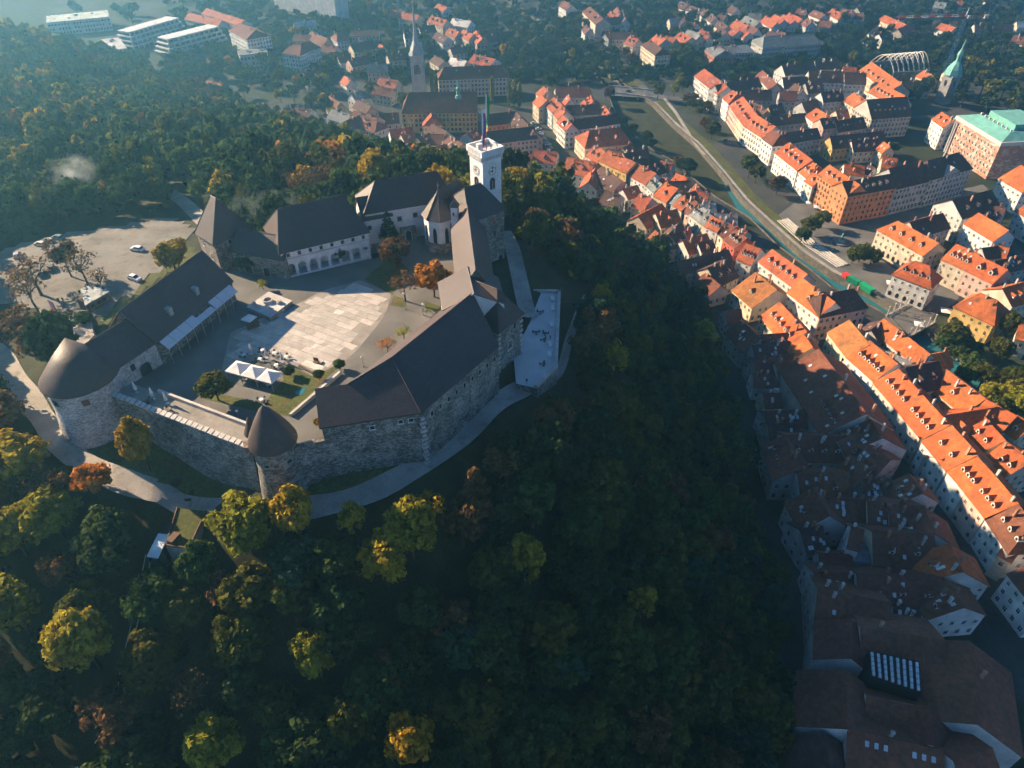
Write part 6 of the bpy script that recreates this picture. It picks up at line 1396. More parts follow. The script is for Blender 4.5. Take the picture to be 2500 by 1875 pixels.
# ------------------------------------------------------------------ church tower with needle spire
tp_ = at(*px('V2', 760, 990), ZC + 12); CT = thing('church_tower', 'square church tower with gabled crown and very tall needle spire', 'tower', (tp_.x, tp_.y, ZC))
TX, TY = tp_.x, tp_.y + 6
b = MB(); b.box((TX, TY, ZC), (9, 9, 36)); b.build('shaft', M['plaster'], CT, color=(.55, .52, .48))
b = MB(); b.box((TX, TY, ZC + 36), (10, 10, .8)); b.build('cornice', M['plaster'], CT, color=(.6, .58, .55))
b = MB()
b.lathe((TX, TY, ZC + 36.8), [(6.2, 0), (2.2, 9), (1.1, 16), (.55, 30), (.1, 42)], 8, a0=R(22.5), a1=R(382.5)); b.build('spire', M['metal_roof'], CT)
for a in (-90, 0, 180, 90):
    n = Vector((math.cos(R(a)), math.sin(R(a)))); d = Vector((-n.y, n.x)); c = Vector((TX, TY)) + n * 4.6; z = ZC + 36.8
    b = MB(); l, r_ = c - d * 3.6, c + d * 3.6; k = Vector((TX, TY)) + n * .6
    b.poly([(l.x, l.y, z), (r_.x, r_.y, z), (c.x, c.y, z + 7.5)]); b.poly([(l.x, l.y, z), (c.x, c.y, z + 7.5), (k.x, k.y, z + 8.5)]); b.poly([(r_.x, r_.y, z), (k.x, k.y, z + 8.5), (c.x, c.y, z + 7.5)]); b.build('gable', M['metal_roof'], CT)
    q = Vector((TX, TY)) + n * 4.52; w_ = inst('belfry_window', WIN_ARCH, CT, (q.x, q.y, ZC + 24), R(a - 90), (4.2, 1, 6.5), (.5, .48, .45))
    for s in (-.18, .18):
        b = MB(); b.tube((s, .1, 0), (s, .1, .85), .03, .03, 6); m_ = b.build('mullion', M['ashlar']); m_.parent = w_
# copper ridge turret of the church
p = at(*px('V2', 1190, 1030), ZC + 24); CU = thing('ridge_turret', 'small green copper turret riding on the church roof ridge', 'turret', (p.x, p.y, ZC + 22))
b = MB(); b.lathe((p.x, p.y, ZC + 22), [(2.2, 0), (1.9, 2), (1.2, 2.4), (1.2, 5), (1.7, 5.3), (1.5, 6.6), (.8, 7.6), (.5, 8.2), (.5, 9.4), (.7, 9.6), (.1, 12)], 8); b.build('cupola', M['copper'], CU)
# church buttresses and apse windows
o, d, n, L = SJ.side(0)
for i in range(5):
    q = o + d * (4 + i * 3.4) + n * .45; b = MB(); b.box((q.x, q.y, ZC), (.8, .9, 12.5), math.atan2(d.y, d.x)); b.build('buttress', M['plaster'], SJ.root, color=(.68, .6, .45))

# ------------------------------------------------------------------ green-spired church tower right
sp_ = at(*px('T3', 1240, 560), ZC + 2); GS = thing('church_tower', 'church tower with flared green copper helm and slim tip', 'tower', (sp_.x, sp_.y, ZC))
b = MB(); b.box((sp_.x, sp_.y, ZC), (8.4, 8.4, 20), R(20)); b.build('shaft', M['plaster'], GS, color=(.3, .29, .28))
b = MB(); b.box((sp_.x, sp_.y, ZC + 20), (9.2, 9.2, .7), R(20)); b.build('cornice', M['trim'], GS)
b = MB(); b.lathe((sp_.x, sp_.y, ZC + 20.7), [(6.4, 0), (6.2, 1.0), (5.4, 4.2), (3.6, 7.2), (2.0, 9.2), (1.7, 10), (1.7, 13.4), (2.4, 13.7), (2.1, 14.8), (1.1, 17), (.6, 18.4), (.8, 19), (.2, 23.5), (.06, 25)], 8, a0=R(42.5), a1=R(402.5)); b.build('helm', M['copper'], GS)
for a in (-70, -160): inst('belfry_window', WIN_ARCH, GS, (sp_.x + 4.25 * math.cos(R(a)), sp_.y + 4.25 * math.sin(R(a)), ZC + 13), R(a - 90), (2.2, 1, 4.2), (.4, .39, .37))

# ------------------------------------------------------------------ brick library with green copper roofs
p0, p1 = at(*px('T3', 1400, 790), ZC + 21), at(*px('T3', 1925, 1110), ZC + 21); NB = Frame(p0, p1, 46)
LB_ = thing('library_building', 'huge red brick and stone library with pale cornice and green copper roof', 'library', (*NB.p(NB.L / 2, 22), ZC))
M['brickstone'] = stone_mat('brickstone', (.44, .19, .11), (.62, .52, .44), cell=.55, bias=(.5, .62), bump=.4)
b = wall_shell(NB, ZC, ZC + 21, 0, 1, 1); b.build('wall', M['brickstone'], LB_)
b = MB(); b.prism([NB.p(-.7, -.7), NB.p(NB.L + .7, -.7), NB.p(NB.L + .7, NB.D + .7), NB.p(-.7, NB.D + .7)], ZC + 21, ZC + 23.2, bot=True); b.build('cornice', M['trim'], LB_)
b = MB(); z0, z1 = ZC + 23.2, ZC + 26.5; O4 = [(0, 0), (NB.L, 0), (NB.L, NB.D), (0, NB.D)]; I4 = [(7, 9), (NB.L - 7, 9), (NB.L - 7, NB.D - 9), (7, NB.D - 9)]
for k in range(4):
    j = (k + 1) % 4; b.poly([(*NB.p(*O4[k]), z0), (*NB.p(*O4[j]), z0), (*NB.p(*I4[j]), z1), (*NB.p(*I4[k]), z1)])
lr = b.build('roof', M['copper'], LB_)
b = MB(); b.poly([(*NB.p(*q), z1 - .6) for q in I4]); b.prism([NB.p(10, 13), NB.p(NB.L - 10, 13), NB.p(NB.L - 10, NB.D - 13), NB.p(10, NB.D - 13)], z1 - .6, z1 + 3); b.build('roof_lantern', M['copper'], lr)
for k in range(8):
    q = NB.p(8 + k * (NB.L - 16) / 7, 9.5); b = MB(); b.box((q.x, q.y, z1 - .5), (.9, .9, 1.6), math.atan2(NB.a.y, NB.a.x)); b.build('chimney', M['trim'], lr)
LB_['_f'] = 1
for fl in range(5):
    for i in range(13): put_window(LB_, NB, 0, NB.L * (i + .7) / 13.6, ZC + 2.2 + fl * 3.7, 1.2, 1.9, WIN, (.6, .55, .5))
for i in range(2):
    q = NB.p(1.2 + 2 * i, -.5); b = MB(); b.lathe((q.x, q.y, ZC), [(.7, 0), (.55, .4), (.5, 19), (.8, 20)], 12); b.build('portal_column', M['trim'], LB_, True)
b = MB(); b.prism([NB.p(-11, 1), NB.p(-.5, 1), NB.p(-.5, 22), NB.p(-11, 22)], ZC, ZC + 18, 0, 1); b.build('portal_wing', [M['brickstone'], M['copper']], LB_)

# ------------------------------------------------------------------ open-air theatre with white arched ribs
TA = [at(*px('T3', x, y), ZC + 9) for x, y in ((650, 225), (1075, 205))]; TB = [at(*px('T3', x, y), ZC + 9) for x, y in ((365, 110), (860, 60))]
OT = thing('theatre_canopy', 'open-air theatre canopy of crossing white steel arches', 'canopy frame', TA[0])
for i in range(8):
    f = i / 7; a_ = TA[0].lerp(TA[1], f); c_ = TB[0].lerp(TB[1], f)
    for sh_, nm in ((0, 'arch_rib'), (1, 'diagonal_rib')):
        e = TB[0].lerp(TB[1], min(1, f + .14)) if sh_ else c_
        pts = [a_.lerp(e, k / 12) + Vector((0, 0, 9.5 * math.sin(math.pi * k / 12))) for k in range(13)]
        b = MB()
        for p, q in zip(pts, pts[1:]): b.tube(p, q, .22, .22, 6, caps=False)
        b.build(nm, M['canvas'], OT)
for P_ in (TA, TB):
    b = MB(); b.tube(P_[0], P_[1], .25, .25, 6); b.build('edge_beam', M['canvas'], OT)
    b = MB(); f_ = Frame(P_[0], P_[1], 1); b.prism([f_.p(0, 0), f_.p(f_.L, 0), f_.p(f_.L, .5), f_.p(0, .5)], ZC, ZC + 8.8); b.build('stage_wall', M['stone'], OT)

# ------------------------------------------------------------------ tower crane
cb_ = at(2290, 205, ZC); 
best = min(((abs(proj((cb_.x, cb_.y, z))[1] - 43), z) for z in range(-40, 40)), default=(0, 0)); cz = best[1]
u_, v_, f_ = proj((cb_.x, cb_.y, cz)); cb_.x += (2357 - u_) * f_ / FPX
CR = thing('tower_crane', 'tower crane with blue lattice mast and red and white jib', 'crane', (cb_.x, cb_.y, ZC))
M['crane_blue'] = mat('crane_blue', (.03, .12, .25), .6); M['crane_red'] = mat('crane_red', (.5, .05, .04), .6)
b = MB(); hw = 1.1
for sx, sy in ((-1, -1), (1, -1), (1, 1), (-1, 1)): b.tube((cb_.x + sx * hw, cb_.y + sy * hw, ZC), (cb_.x + sx * hw, cb_.y + sy * hw, cz), .16, .16, 5)
nz = int((cz - ZC) / 2.2)
for k in range(nz):
    z = ZC + k * 2.2; s = 1 if k % 2 else -1
    b.tube((cb_.x - s * hw, cb_.y - hw, z), (cb_.x + s * hw, cb_.y - hw, z + 2.2), .09, .09, 4); b.tube((cb_.x - s * hw, cb_.y + hw, z), (cb_.x + s * hw, cb_.y + hw, z + 2.2), .09, .09, 4)
    b.tube((cb_.x - hw, cb_.y - s * hw, z), (cb_.x - hw, cb_.y + s * hw, z + 2.2), .09, .09, 4); b.tube((cb_.x + hw, cb_.y + s * hw, z), (cb_.x + hw, cb_.y - s * hw, z + 2.2), .09, .09, 4)
b.build('mast', M['crane_blue'], CR)
jd = Vector((-1, -.12, 0)).normalized(); jt = Vector((cb_.x, cb_.y, cz + 1.5)); sd_ = Vector((jd.y, -jd.x, 0)) * .8
for i in range(9):
    m_ = M['crane_red'] if i % 2 == 0 else M['canvas']; b = MB(); a_, c_ = jt + jd * (i * 6.2), jt + jd * (i * 6.2 + 6.2)
    for off in (sd_, -sd_, Vector((0, 0, 1.4))): b.tube(a_ + off, c_ + off, .16, .16, 5)
    for k in range(4):
        g0, g1 = a_.lerp(c_, k / 4), a_.lerp(c_, (k + 1) / 4); b.tube(g0 + sd_, g1 + Vector((0, 0, 1.4)), .1, .1, 4); b.tube(g0 - sd_, g1 + Vector((0, 0, 1.4)), .1, .1, 4); b.tube(g0 + sd_, g1 - sd_, .1, .1, 4)
    b.build('jib_section', m_, CR)
b = MB(); a_, c_ = jt, jt - jd * 16
for off in (sd_, -sd_): b.tube(a_ + off, c_ + off, .18, .18, 5)
b.build('counter_jib', M['crane_red'], CR)
b = MB(); b.box(c_ + Vector((1, 0, -2.2)), (3, 2, 2.6)); b.build('counterweight', M['ashlar'], CR)
b = MB(); b.tube(jt, jt + Vector((0, 0, 6)), .5, .15, 6); b.tube(jt + Vector((0, 0, 6)), jt + jd * 30 + Vector((0, 0, 1.4)), .07, .07, 4); b.tube(jt + Vector((0, 0, 6)), c_, .07, .07, 4); b.build('tower_top', M['canvas'], CR)
b = MB(); b.box(jt + Vector((1.4, -1.6, -1.5)), (1.8, 1.8, 2.2)); b.build('cab', M['skyglass'], CR)

# ------------------------------------------------------------------ fountain, containers, barriers, parasols and cars
p = at(2052, 592, ZC); FN = thing('fountain', 'round stone fountain with statue on the square', 'fountain', p)
b = MB(); b.lathe(p, [(4.6, 0), (4.6, .7), (4.2, .8), (4.0, .45), (0, .4)], 28); b.build('basin', M['stone'], FN)
b = MB(); b.lathe(p, [(1.6, .4), (1.2, 1.4), (.7, 1.6), (.6, 3.0), (.9, 3.2), (.5, 3.5), (.45, 4.6), (.2, 5.4), (.0, 5.6)], 14); b.build('statue', M['copper'], FN, True)


def container(u0, v0, u1, v1, col, h, label):
    p, q = at(u0, v0, ZC + h), at(u1, v1, ZC + h); f_ = Frame(p, q, 2.6); t = thing('container', label, 'container', (*f_.p(f_.L / 2, 1.3), ZC), 'containers on the quay')
    b = MB(); b.prism([f_.p(0, 0), f_.p(f_.L, 0), f_.p(f_.L, 2.6), f_.p(0, 2.6)], ZC + .2, ZC + h - .08); b.build('body', M['paint'], t, color=col)
    n = max(3, int(f_.L / .8))
    b = MB()
    for i in range(n): q_ = f_.p(f_.L * (i + .5) / n, -.03); b.box((q_.x, q_.y, ZC + .3), (.3, .1, h - .5), math.atan2(f_.a.y, f_.a.x))
    b.build('corrugation', M['paint'], t, color=tuple(c * .85 for c in col))
    b = MB(); b.prism([f_.p(-.05, -.08), f_.p(f_.L + .05, -.08), f_.p(f_.L + .05, 2.68), f_.p(-.05, 2.68)], ZC + h - .08, ZC + h, bot=True); b.build('lid', M['paint'], t, color=tuple(min(.7, c * 1.2) for c in col))


container(*px('R6', 1578, 290), *px('R6', 1625, 325), (.6, .04, .03), 2.6, 'red container at the end of the green ones')
container(*px('R6', 1632, 330), *px('R6', 1752, 392), (.01, .2, .1), 2.6, 'dark green container in the middle of the quay row')
container(*px('R6', 1765, 395), *px('R6', 1890, 478), (.01, .28, .12), 2.8, 'bright green container with pale lid on the quay')
bm_ = MB(); bm_.box((0, 0, .55), (2.2, .08, .25)); BARW = bm_.mesh('barrier_board', [M['paint']]); bm_ = MB(); bm_.box((0, 0, 0), (.1, .5, .9)); BARL = bm_.mesh('barrier_foot', [M['dark']])
for i, (x, y, l_) in enumerate(((290, 335, 'red and white barrier nearest the portable toilet'), (330, 370, 'red and white barrier beside the cafe parasol'), (150, 400, 'red and white barrier at the bridge end'), (190, 430, 'red and white barrier next to the bridge tent'), (120, 250, 'red and white barrier by the white corner house'))):
    p = at(*px('V6', x, y), ZC + .02); t = thing('road_barrier', l_.replace('nearest', 'close to'), 'barrier', p, 'road barriers'); t.rotation_euler = (0, 0, R(-25))
    for k in range(4): inst('board_stripe', BARW, t, (-.83 + .55 * k, 0, 0), 0, (.25, 1, 1), (.6, .04, .03) if k % 2 else (.75, .75, .75), world=False)
    for s in (-1, 1): inst('foot', BARL, t, (s, 0, 0), world=False)
p = at(*px('V6', 213, 305), ZC + .02); t = thing('portable_toilet', 'turquoise portable toilet cabin on the lane', 'toilet cabin', p)
b = MB(); b.box(p, (1.3, 1.3, 2.2), R(-20)); b.build('cabin', M['paint'], t, color=(.02, .32, .3)); b = MB(); b.box((p.x, p.y, p.z + 2.2), (1.4, 1.4, .15), R(-20)); b.build('roof', M['paint'], t, color=(.5, .6, .6))
b = MB(); b.box((p.x - .25, p.y - .66, p.z + .1), (.7, .06, 1.9), R(-20)); b.build('door', M['paint'], t, color=(.02, .25, .24))


def parasol(u, v, label, r_=2.2, h=3.0, col='canvas'):
    p = at(u, v, ZC + h); t = thing('open_parasol', label, 'parasol', (p.x, p.y, ZC), 'open parasols on the squares')
    b = MB(); cor = [(p.x + r_ * math.cos(R(25 + 90 * k)), p.y + r_ * math.sin(R(25 + 90 * k)), ZC + h) for k in range(4)]
    for k in range(4): b.poly([cor[k], cor[(k + 1) % 4], (p.x, p.y, ZC + h + .8)]); b.poly([cor[k], (cor[k][0], cor[k][1], ZC + h - .2), (cor[(k + 1) % 4][0], cor[(k + 1) % 4][1], ZC + h - .2), cor[(k + 1) % 4]])
    b.build('canopy', M[col], t); b = MB(); b.tube((p.x, p.y, ZC), (p.x, p.y, ZC + h + .7), .05, .05, 6); b.build('pole', M['steel'], t)


parasol(*px('V6', 470, 330), 'big white parasol beside the yellow villa', 3.2)
parasol(*px('V6', 190, 470), 'white tent roof on the footbridge edge', 2.8)
parasol(1995, 505, 'white parasol at the foot of the orange palace', 2.4); parasol(2015, 515, 'second white parasol under the orange palace facade', 2.4); parasol(1975, 495, 'white parasol closest to the quay trees', 2.2)
parasol(2175, 690, 'white parasol on the quay terrace of the white corner house', 2.6)
# cars parked between the church and the pink house
cg = 'cars parked beside the pink building'
cols = [(.6, .6, .62), (.05, .06, .08), (.3, .32, .34), (.65, .65, .66), (.02, .03, .06), (.2, .22, .24), (.5, .52, .55), (.06, .07, .08)]; cn = ['silver', 'black', 'grey', 'white', 'navy', 'dark grey', 'pale grey', 'charcoal']
for i in range(14):
    f = i / 13; u = 1303 + 38 * f + 3 * (i % 2); v = 302 + 62 * f; c = i % 8
    car(at(u, v, ZC + .02), R(10 + rng.uniform(-4, 4)), cols[c], f'{cn[c]} car, {("first","second","third","fourth","fifth","sixth","seventh","eighth","ninth","tenth","eleventh","twelfth","thirteenth","last")[i]} from the church end of the parked row', cg, False)
car(at(*px('T2', 545, 1050), ZC + .02), R(60), (.02, .02, .025), 'black van on the quay road under the trees', 'moving cars')
car(at(1500, 168, ZC + .04), R(130), (.5, .5, .5), 'grey car on the far bank road', 'moving cars')

# ------------------------------------------------------------------ trees
def crown_arrays(seed, nclump=46, nleaf=64, leaf=0.085, shape='round'):
    r = np.random.default_rng(seed); C = []; RC = []
    while len(C) < nclump:
        d = r.normal(size=3); d /= np.linalg.norm(d)
        rad = r.uniform(.5, .86) if len(C) > 8 else r.uniform(.1, .5)
        if shape == 'round':
            if d[2] < -.65: continue
            c = d * rad * np.array([1, 1, .92]); rc = r.uniform(.2, .36)
        elif shape == 'tall':
            h = r.uniform(-.95, .95); wd = .36 * math.sqrt(max(.02, 1 - abs(h) ** 2.5)); a = r.uniform(0, 6.283)
            c = np.array([math.cos(a) * wd * r.uniform(.4, 1), math.sin(a) * wd * r.uniform(.4, 1), h]); rc = r.uniform(.12, .2)
        else:   # conifer
            h = r.uniform(0, 1); wd = .62 * (1 - h) + .04; a = r.uniform(0, 6.283)
            c = np.array([math.cos(a) * wd, math.sin(a) * wd, -.95 + 1.9 * h]); rc = r.uniform(.10, .2) * (1.2 - .6 * h)
        C.append(c); RC.append(rc)
    C = np.array(C); RC = np.array(RC)
    ci = np.repeat(np.arange(nclump), nleaf); n = len(ci)
    d = r.normal(size=(n, 3)); d[:, 2] += .35; d /= np.linalg.norm(d, axis=1, keepdims=True)
    pos = C[ci] + d * (RC[ci] * r.uniform(.55, 1.08, n))[:, None]
    nm = d + r.normal(size=(n, 3)) * .55; nm /= np.linalg.norm(nm, axis=1, keepdims=True)
    t = np.cross(nm, r.normal(size=(n, 3))); t /= np.linalg.norm(t, axis=1, keepdims=True); bt = np.cross(nm, t)
    s = leaf * r.uniform(.6, 1.35, n)[:, None]
    V = np.stack([pos - t * s - bt * s * .7, pos + t * s - bt * s * .7, pos + t * s * .8 + bt * s * .9, pos - t * s * .8 + bt * s * .7], 1).reshape(-1, 3)
    return V


def quads_mesh(name, V, m, hue=None):
    me = bpy.data.meshes.new(name); nq = len(V) // 4
    me.vertices.add(len(V)); me.vertices.foreach_set('co', V.astype(np.float32).ravel())
    me.loops.add(len(V)); me.loops.foreach_set('vertex_index', np.arange(len(V), dtype=np.int32))
    me.polygons.add(nq); me.polygons.foreach_set('loop_start', np.arange(0, len(V), 4, dtype=np.int32)); me.polygons.foreach_set('loop_total', np.full(nq, 4, np.int32))
    me.materials.append(m)
    if hue is not None:
        at_ = me.color_attributes.new('hue', 'FLOAT_COLOR', 'POINT'); at_.data.foreach_set('color', np.column_stack([hue, np.ones(len(hue))]).astype(np.float32).ravel())
    me.update(calc_edges=True)
    return me


CROWN = {'round': [quads_mesh('crown', crown_arrays(s, 50, 70, .08), M['leaf']) for s in range(7)],
         'airy': [quads_mesh('crown_airy', crown_arrays(20 + s, 34, 44, .07), M['leaf']) for s in range(2)],
         'tall': [quads_mesh('crown_tall', crown_arrays(40 + s, 60, 50, .06, 'tall'), M['leaf']) for s in range(2)],
         'conifer': [quads_mesh('crown_conifer', crown_arrays(50 + s, 90, 30, .06, 'conifer'), M['leaf']) for s in range(2)],
         'far': [quads_mesh('crown_far', crown_arrays(60 + s, 26, 22, .13), M['leaf']) for s in range(5)],
         'bare': [quads_mesh('crown_bare', crown_arrays(70 + s, 34, 12, .05), M['leaf']) for s in range(2)]}


def trunk_mesh(seed, limbs=5):
    """unit tree skeleton: trunk from 0 to .55, limbs reaching 1"""
    r = random.Random(seed); b = MB(); z = 0; p = Vector((0, 0, -.06)); rad = .034
    for k in range(4):
        q = Vector((p.x + r.uniform(-.015, .015), p.y + r.uniform(-.015, .015), .14 * (k + 1))); b.tube(p, q, rad, rad * .82, 7, caps=False); p = q; rad *= .82
    for k in range(limbs):
        a = 2 * math.pi * k / limbs + r.uniform(-.4, .4); s = Vector((0, 0, r.uniform(.3, .55))); e = Vector((.27 * math.cos(a), .27 * math.sin(a), r.uniform(.66, .82)))
        mid = s.lerp(e, .5) + Vector((.05 * math.cos(a), .05 * math.sin(a), -.02)); b.tube(s, mid, .017, .012, 5, caps=False); b.tube(mid, e, .012, .005, 5, caps=False)
        for j in range(3):
            a2 = a + r.uniform(-1.1, 1.1); b.tube(mid.lerp(e, .2 + .3 * j), e + Vector((.12 * math.cos(a2), .12 * math.sin(a2), r.uniform(-.05, .12))), .006, .002, 4, caps=False)
    return b.mesh('trunk', [M['bark']], True)


TRUNK = [trunk_mesh(s, 5 + s % 2) for s in range(4)]
HUES = {'dark': (.034, .055, .02), 'green': (.05, .08, .022), 'olive': (.085, .092, .02), 'yellow': (.23, .215, .025), 'gold': (.31, .215, .022), 'orange': (.36, .15, .025), 'brown': (.12, .072, .032), 'teal': (.028, .062, .036)}
HWORD = {'dark': 'dark green', 'green': 'mid green', 'olive': 'olive green', 'yellow': 'yellow-green', 'gold': 'golden yellow', 'orange': 'orange', 'brown': 'brown half-bare', 'teal': 'deep blue-green'}
TREES = []


def tree(p, h, rad, hue, label=None, kind='round', group='trees of the castle hill', name='tree', zone=None):
    k = rng.randrange(100)
    t = thing(name, label or '', 'tree', p, group)
    tr = inst('trunk', TRUNK[k % 4], t, (0, 0, 0), rng.uniform(0, 6.28), (rad * 2 * (.75 if kind in ('tall', 'conifer') else 1), rad * 2 * (.75 if kind in ('tall', 'conifer') else 1), h), world=False)
    hv = HUES[hue]; j = rng.uniform(.82, 1.2); jr = rng.uniform(.9, 1.15); col = (hv[0] * j * jr, hv[1] * j, hv[2] * j)
    ch = {'round': .40, 'airy': .36, 'far': .42, 'tall': .46, 'conifer': .46, 'bare': .36}[kind] * h
    ms = CROWN[kind]; xy = rad * (1.6 if kind in ('tall', 'conifer') else 1)
    inst('crown', ms[k % len(ms)], t, (0, 0, h - ch * .95), rng.uniform(0, 6.28), (xy, xy * rng.uniform(.88, 1.12), ch), col, world=False)
    t['_hue'] = hue; t['_zone'] = zone or ''
    if not label: TREES.append(t)
    return t

# ------------------------------------------------------------------ planting
CASTLE_KEEPOUT = [(-108, 118), (-99, 104), (-75, 95), (-50, 86), (-20, 90), (-4, 104), (12, 122), (18, 150), (20, 180), (6, 198), (-2, 207), (-40, 205), (-72, 192), (-92, 186)]
PKXY = [(p.x, p.y) for p in pk]
PATHPTS = []
for o in bpy.data.objects:
    if o.name.split('.')[0] == 'path' and o.type == 'MESH': PATHPTS += [(v.co.x, v.co.y, v.co.z) for v in o.data.vertices]
PATHA = np.array(PATHPTS); PPX = np.array([proj(p)[:2] for p in PATHPTS])
STXY = [(-78, 84), (-62, 84), (-60, 102), (-78, 103)]


def at_crown(u, v, h, frac=.62, ground=None):
    p = at(u, v, -20)
    for _ in range(12):
        z = (hz(p.x, p.y) if ground is None else ground) + h * frac; p = at(u, v, z)
    return Vector((p.x, p.y, (hz(p.x, p.y) if ground is None else ground)))


FIX = []
for u, v, r_, h, hue, kd, lab in (
    (415, 615, 5.4, 10, 'gold', 'round', 'round golden tree at the edge of the car park'), (330, 1075, 3.6, 15, 'gold', 'round', 'tall golden tree against the curtain wall'), (222, 1168, 4.0, 9, 'orange', 'round', 'bright orange tree beside the path below the bastion'),
    (590, 1275, 6.0, 15, 'yellow', 'round', 'broad yellow tree below the round tower'), (712, 1240, 4.2, 14, 'gold', 'round', 'narrow golden tree right below the round tower'), (862, 1268, 3.0, 11, 'yellow', 'airy', 'small airy yellow tree at the lower path'),
    (1000, 1290, 5.6, 16, 'yellow', 'round', 'large yellow tree above the dark slope'), (935, 1360, 5.0, 15, 'gold', 'round', 'golden tree leaning before the large yellow tree'), (1050, 1250, 4.0, 12, 'gold', 'airy', 'small golden tree at the bend of the lower path'),
    (765, 1590, 4.2, 17, 'yellow', 'round', 'tall slim yellow tree amid the dark slope'), (1280, 1365, 4.0, 16, 'yellow', 'round', 'lone yellow-green treetop on the dark slope'), (1568, 1465, 3.4, 16, 'yellow', 'airy', 'small pale yellow treetop right on the dark slope'),
    (862, 1755, 4.4, 17, 'olive', 'round', 'olive treetop catching sun at the bottom'), (1000, 1800, 4.6, 17, 'gold', 'round', 'golden treetop beside the olive one at the bottom'), (520, 1815, 5.0, 17, 'yellow', 'round', 'yellow treetop at the bottom beside the funicular'), (465, 1690, 4.8, 15, 'brown', 'bare', 'brown thin-leaved tree beside the funicular track'),
    (35, 1110, 6.4, 14, 'gold', 'round', 'golden tree at the frame edge by the path'), (120, 1250, 5.2, 13, 'yellow', 'round', 'yellow tree below the gravel path bend'), (20, 1290, 6.0, 14, 'yellow', 'round', 'yellow tree at the frame edge below the path'), (20, 1480, 6.0, 16, 'yellow', 'airy', 'thin yellow tree at the left frame edge'),
    (1500, 875, 4.0, 14, 'yellow', 'airy', 'sunlit yellow crown right of the terrace'), (1720, 820, 6.0, 16, 'yellow', 'round', 'bright yellow-green tree at the wood edge above the houses'), (1745, 1010, 5.6, 16, 'olive', 'round', 'olive tree with lit crown at the wood edge'), (1470, 730, 4.0, 14, 'gold', 'airy', 'golden tree beside the lamp post'),
    (920, 410, 7.0, 17, 'gold', 'round', 'big golden tree behind the upper white wing'), (860, 385, 6.0, 15, 'olive', 'round', 'olive tree beside the big golden tree'), (890, 345, 6.0, 15, 'gold', 'round', 'golden tree at the town side of the wood'), (760, 440, 6.0, 16, 'brown', 'bare', 'brown thin tree behind the arcaded wing'), (800, 430, 5.5, 16, 'brown', 'bare', 'second brown thin tree behind the arcaded wing'), (720, 450, 5.5, 15, 'brown', 'bare', 'third brown thin tree beside the smoke'),
    (1262, 440, 5.5, 14, 'gold', 'round', 'golden tree close right of the clock tower'), (1320, 465, 6.0, 15, 'yellow', 'round', 'yellow-green tree right of the clock tower'), (1385, 470, 6.0, 15, 'yellow', 'round', 'wide yellow tree by the town roofs'), (1440, 540, 6.0, 15, 'olive', 'round', 'olive brown tree above the town roofs'), (1300, 560, 5.0, 14, 'olive', 'round', 'olive tree behind the stone keep path'), (1440, 610, 4.4, 13, 'gold', 'round', 'small golden tree on the right slope'),
    (60, 700, 6.0, 14, 'brown', 'bare', 'bare brown tree at the forecourt edge'), (190, 640, 5.0, 12, 'brown', 'bare', 'bare brown tree in the middle of the car park'), (150, 620, 4.5, 12, 'brown', 'airy', 'brown tree beside the parked cars'), (240, 680, 3.0, 9, 'brown', 'bare', 'thin young tree beside the kiosk'), (205, 775, 2.4, 4, 'green', 'round', 'low green shrub behind the entrance ramp'), (130, 790, 5.0, 8, 'brown', 'bare', 'brown tree overhanging the entrance ramp'),
    (70, 660, 7, 13, 'brown', 'bare', 'spreading leafless tree by the forecourt road'), (30, 800, 6, 13, 'brown', 'airy', 'rust brown tree left of the bastion')):
    p = at_crown(u, v, h); FIX.append((p.x, p.y, r_)); tree(p, h, r_, hue, lab, kd)
for u, v, r_, h, hue, kd, lab in (
    (520, 940, 3.6, 7, 'olive', 'round', 'round olive tree in the lower courtyard'), (1056, 675, 4.4, 10, 'orange', 'round', 'large orange tree beside the long wing'), (985, 690, 4.0, 9, 'brown', 'bare', 'half-bare tree at the courtyard lawn'), (965, 612, 4.6, 9, 'brown', 'round', 'dark reddish tree before the upper white wing'), (945, 545, 2.6, 9, 'dark', 'conifer', 'dark conifer against the white wing wall'),
    (945, 840, 2.6, 5, 'orange', 'bare', 'small reddish tree by the great wing eaves'), (985, 812, 2.4, 5, 'yellow', 'bare', 'small yellow-green tree by the great wing eaves'), (640, 692, 1.5, 3, 'yellow', 'airy', 'little yellow shrub in the shaded courtyard corner'), (705, 905, 1.4, 2.4, 'dark', 'round', 'clipped dark shrub at the lawn corner'), (778, 914, 1.4, 2.5, 'green', 'round', 'clipped round bush with green sign'), (827, 888, 1.4, 2.5, 'green', 'round', 'clipped round bush at the gravel edge'), (600, 640, 2.5, 5, 'dark', 'round', 'dark shrub by the gatehouse'), (830, 620, 1.6, 5, 'teal', 'airy', 'small tree before the arcade'), (775, 1030, 1.0, 2.2, 'gold', 'round', 'little golden shrub beside the great wing end')):
    p = at_crown(u, v, h, .62, 0.0); tree(p, h, r_, hue, lab, kd, group='trees in the castle courtyard')
for u, v, lab in ((1375, 1305 - 0, ''),): pass

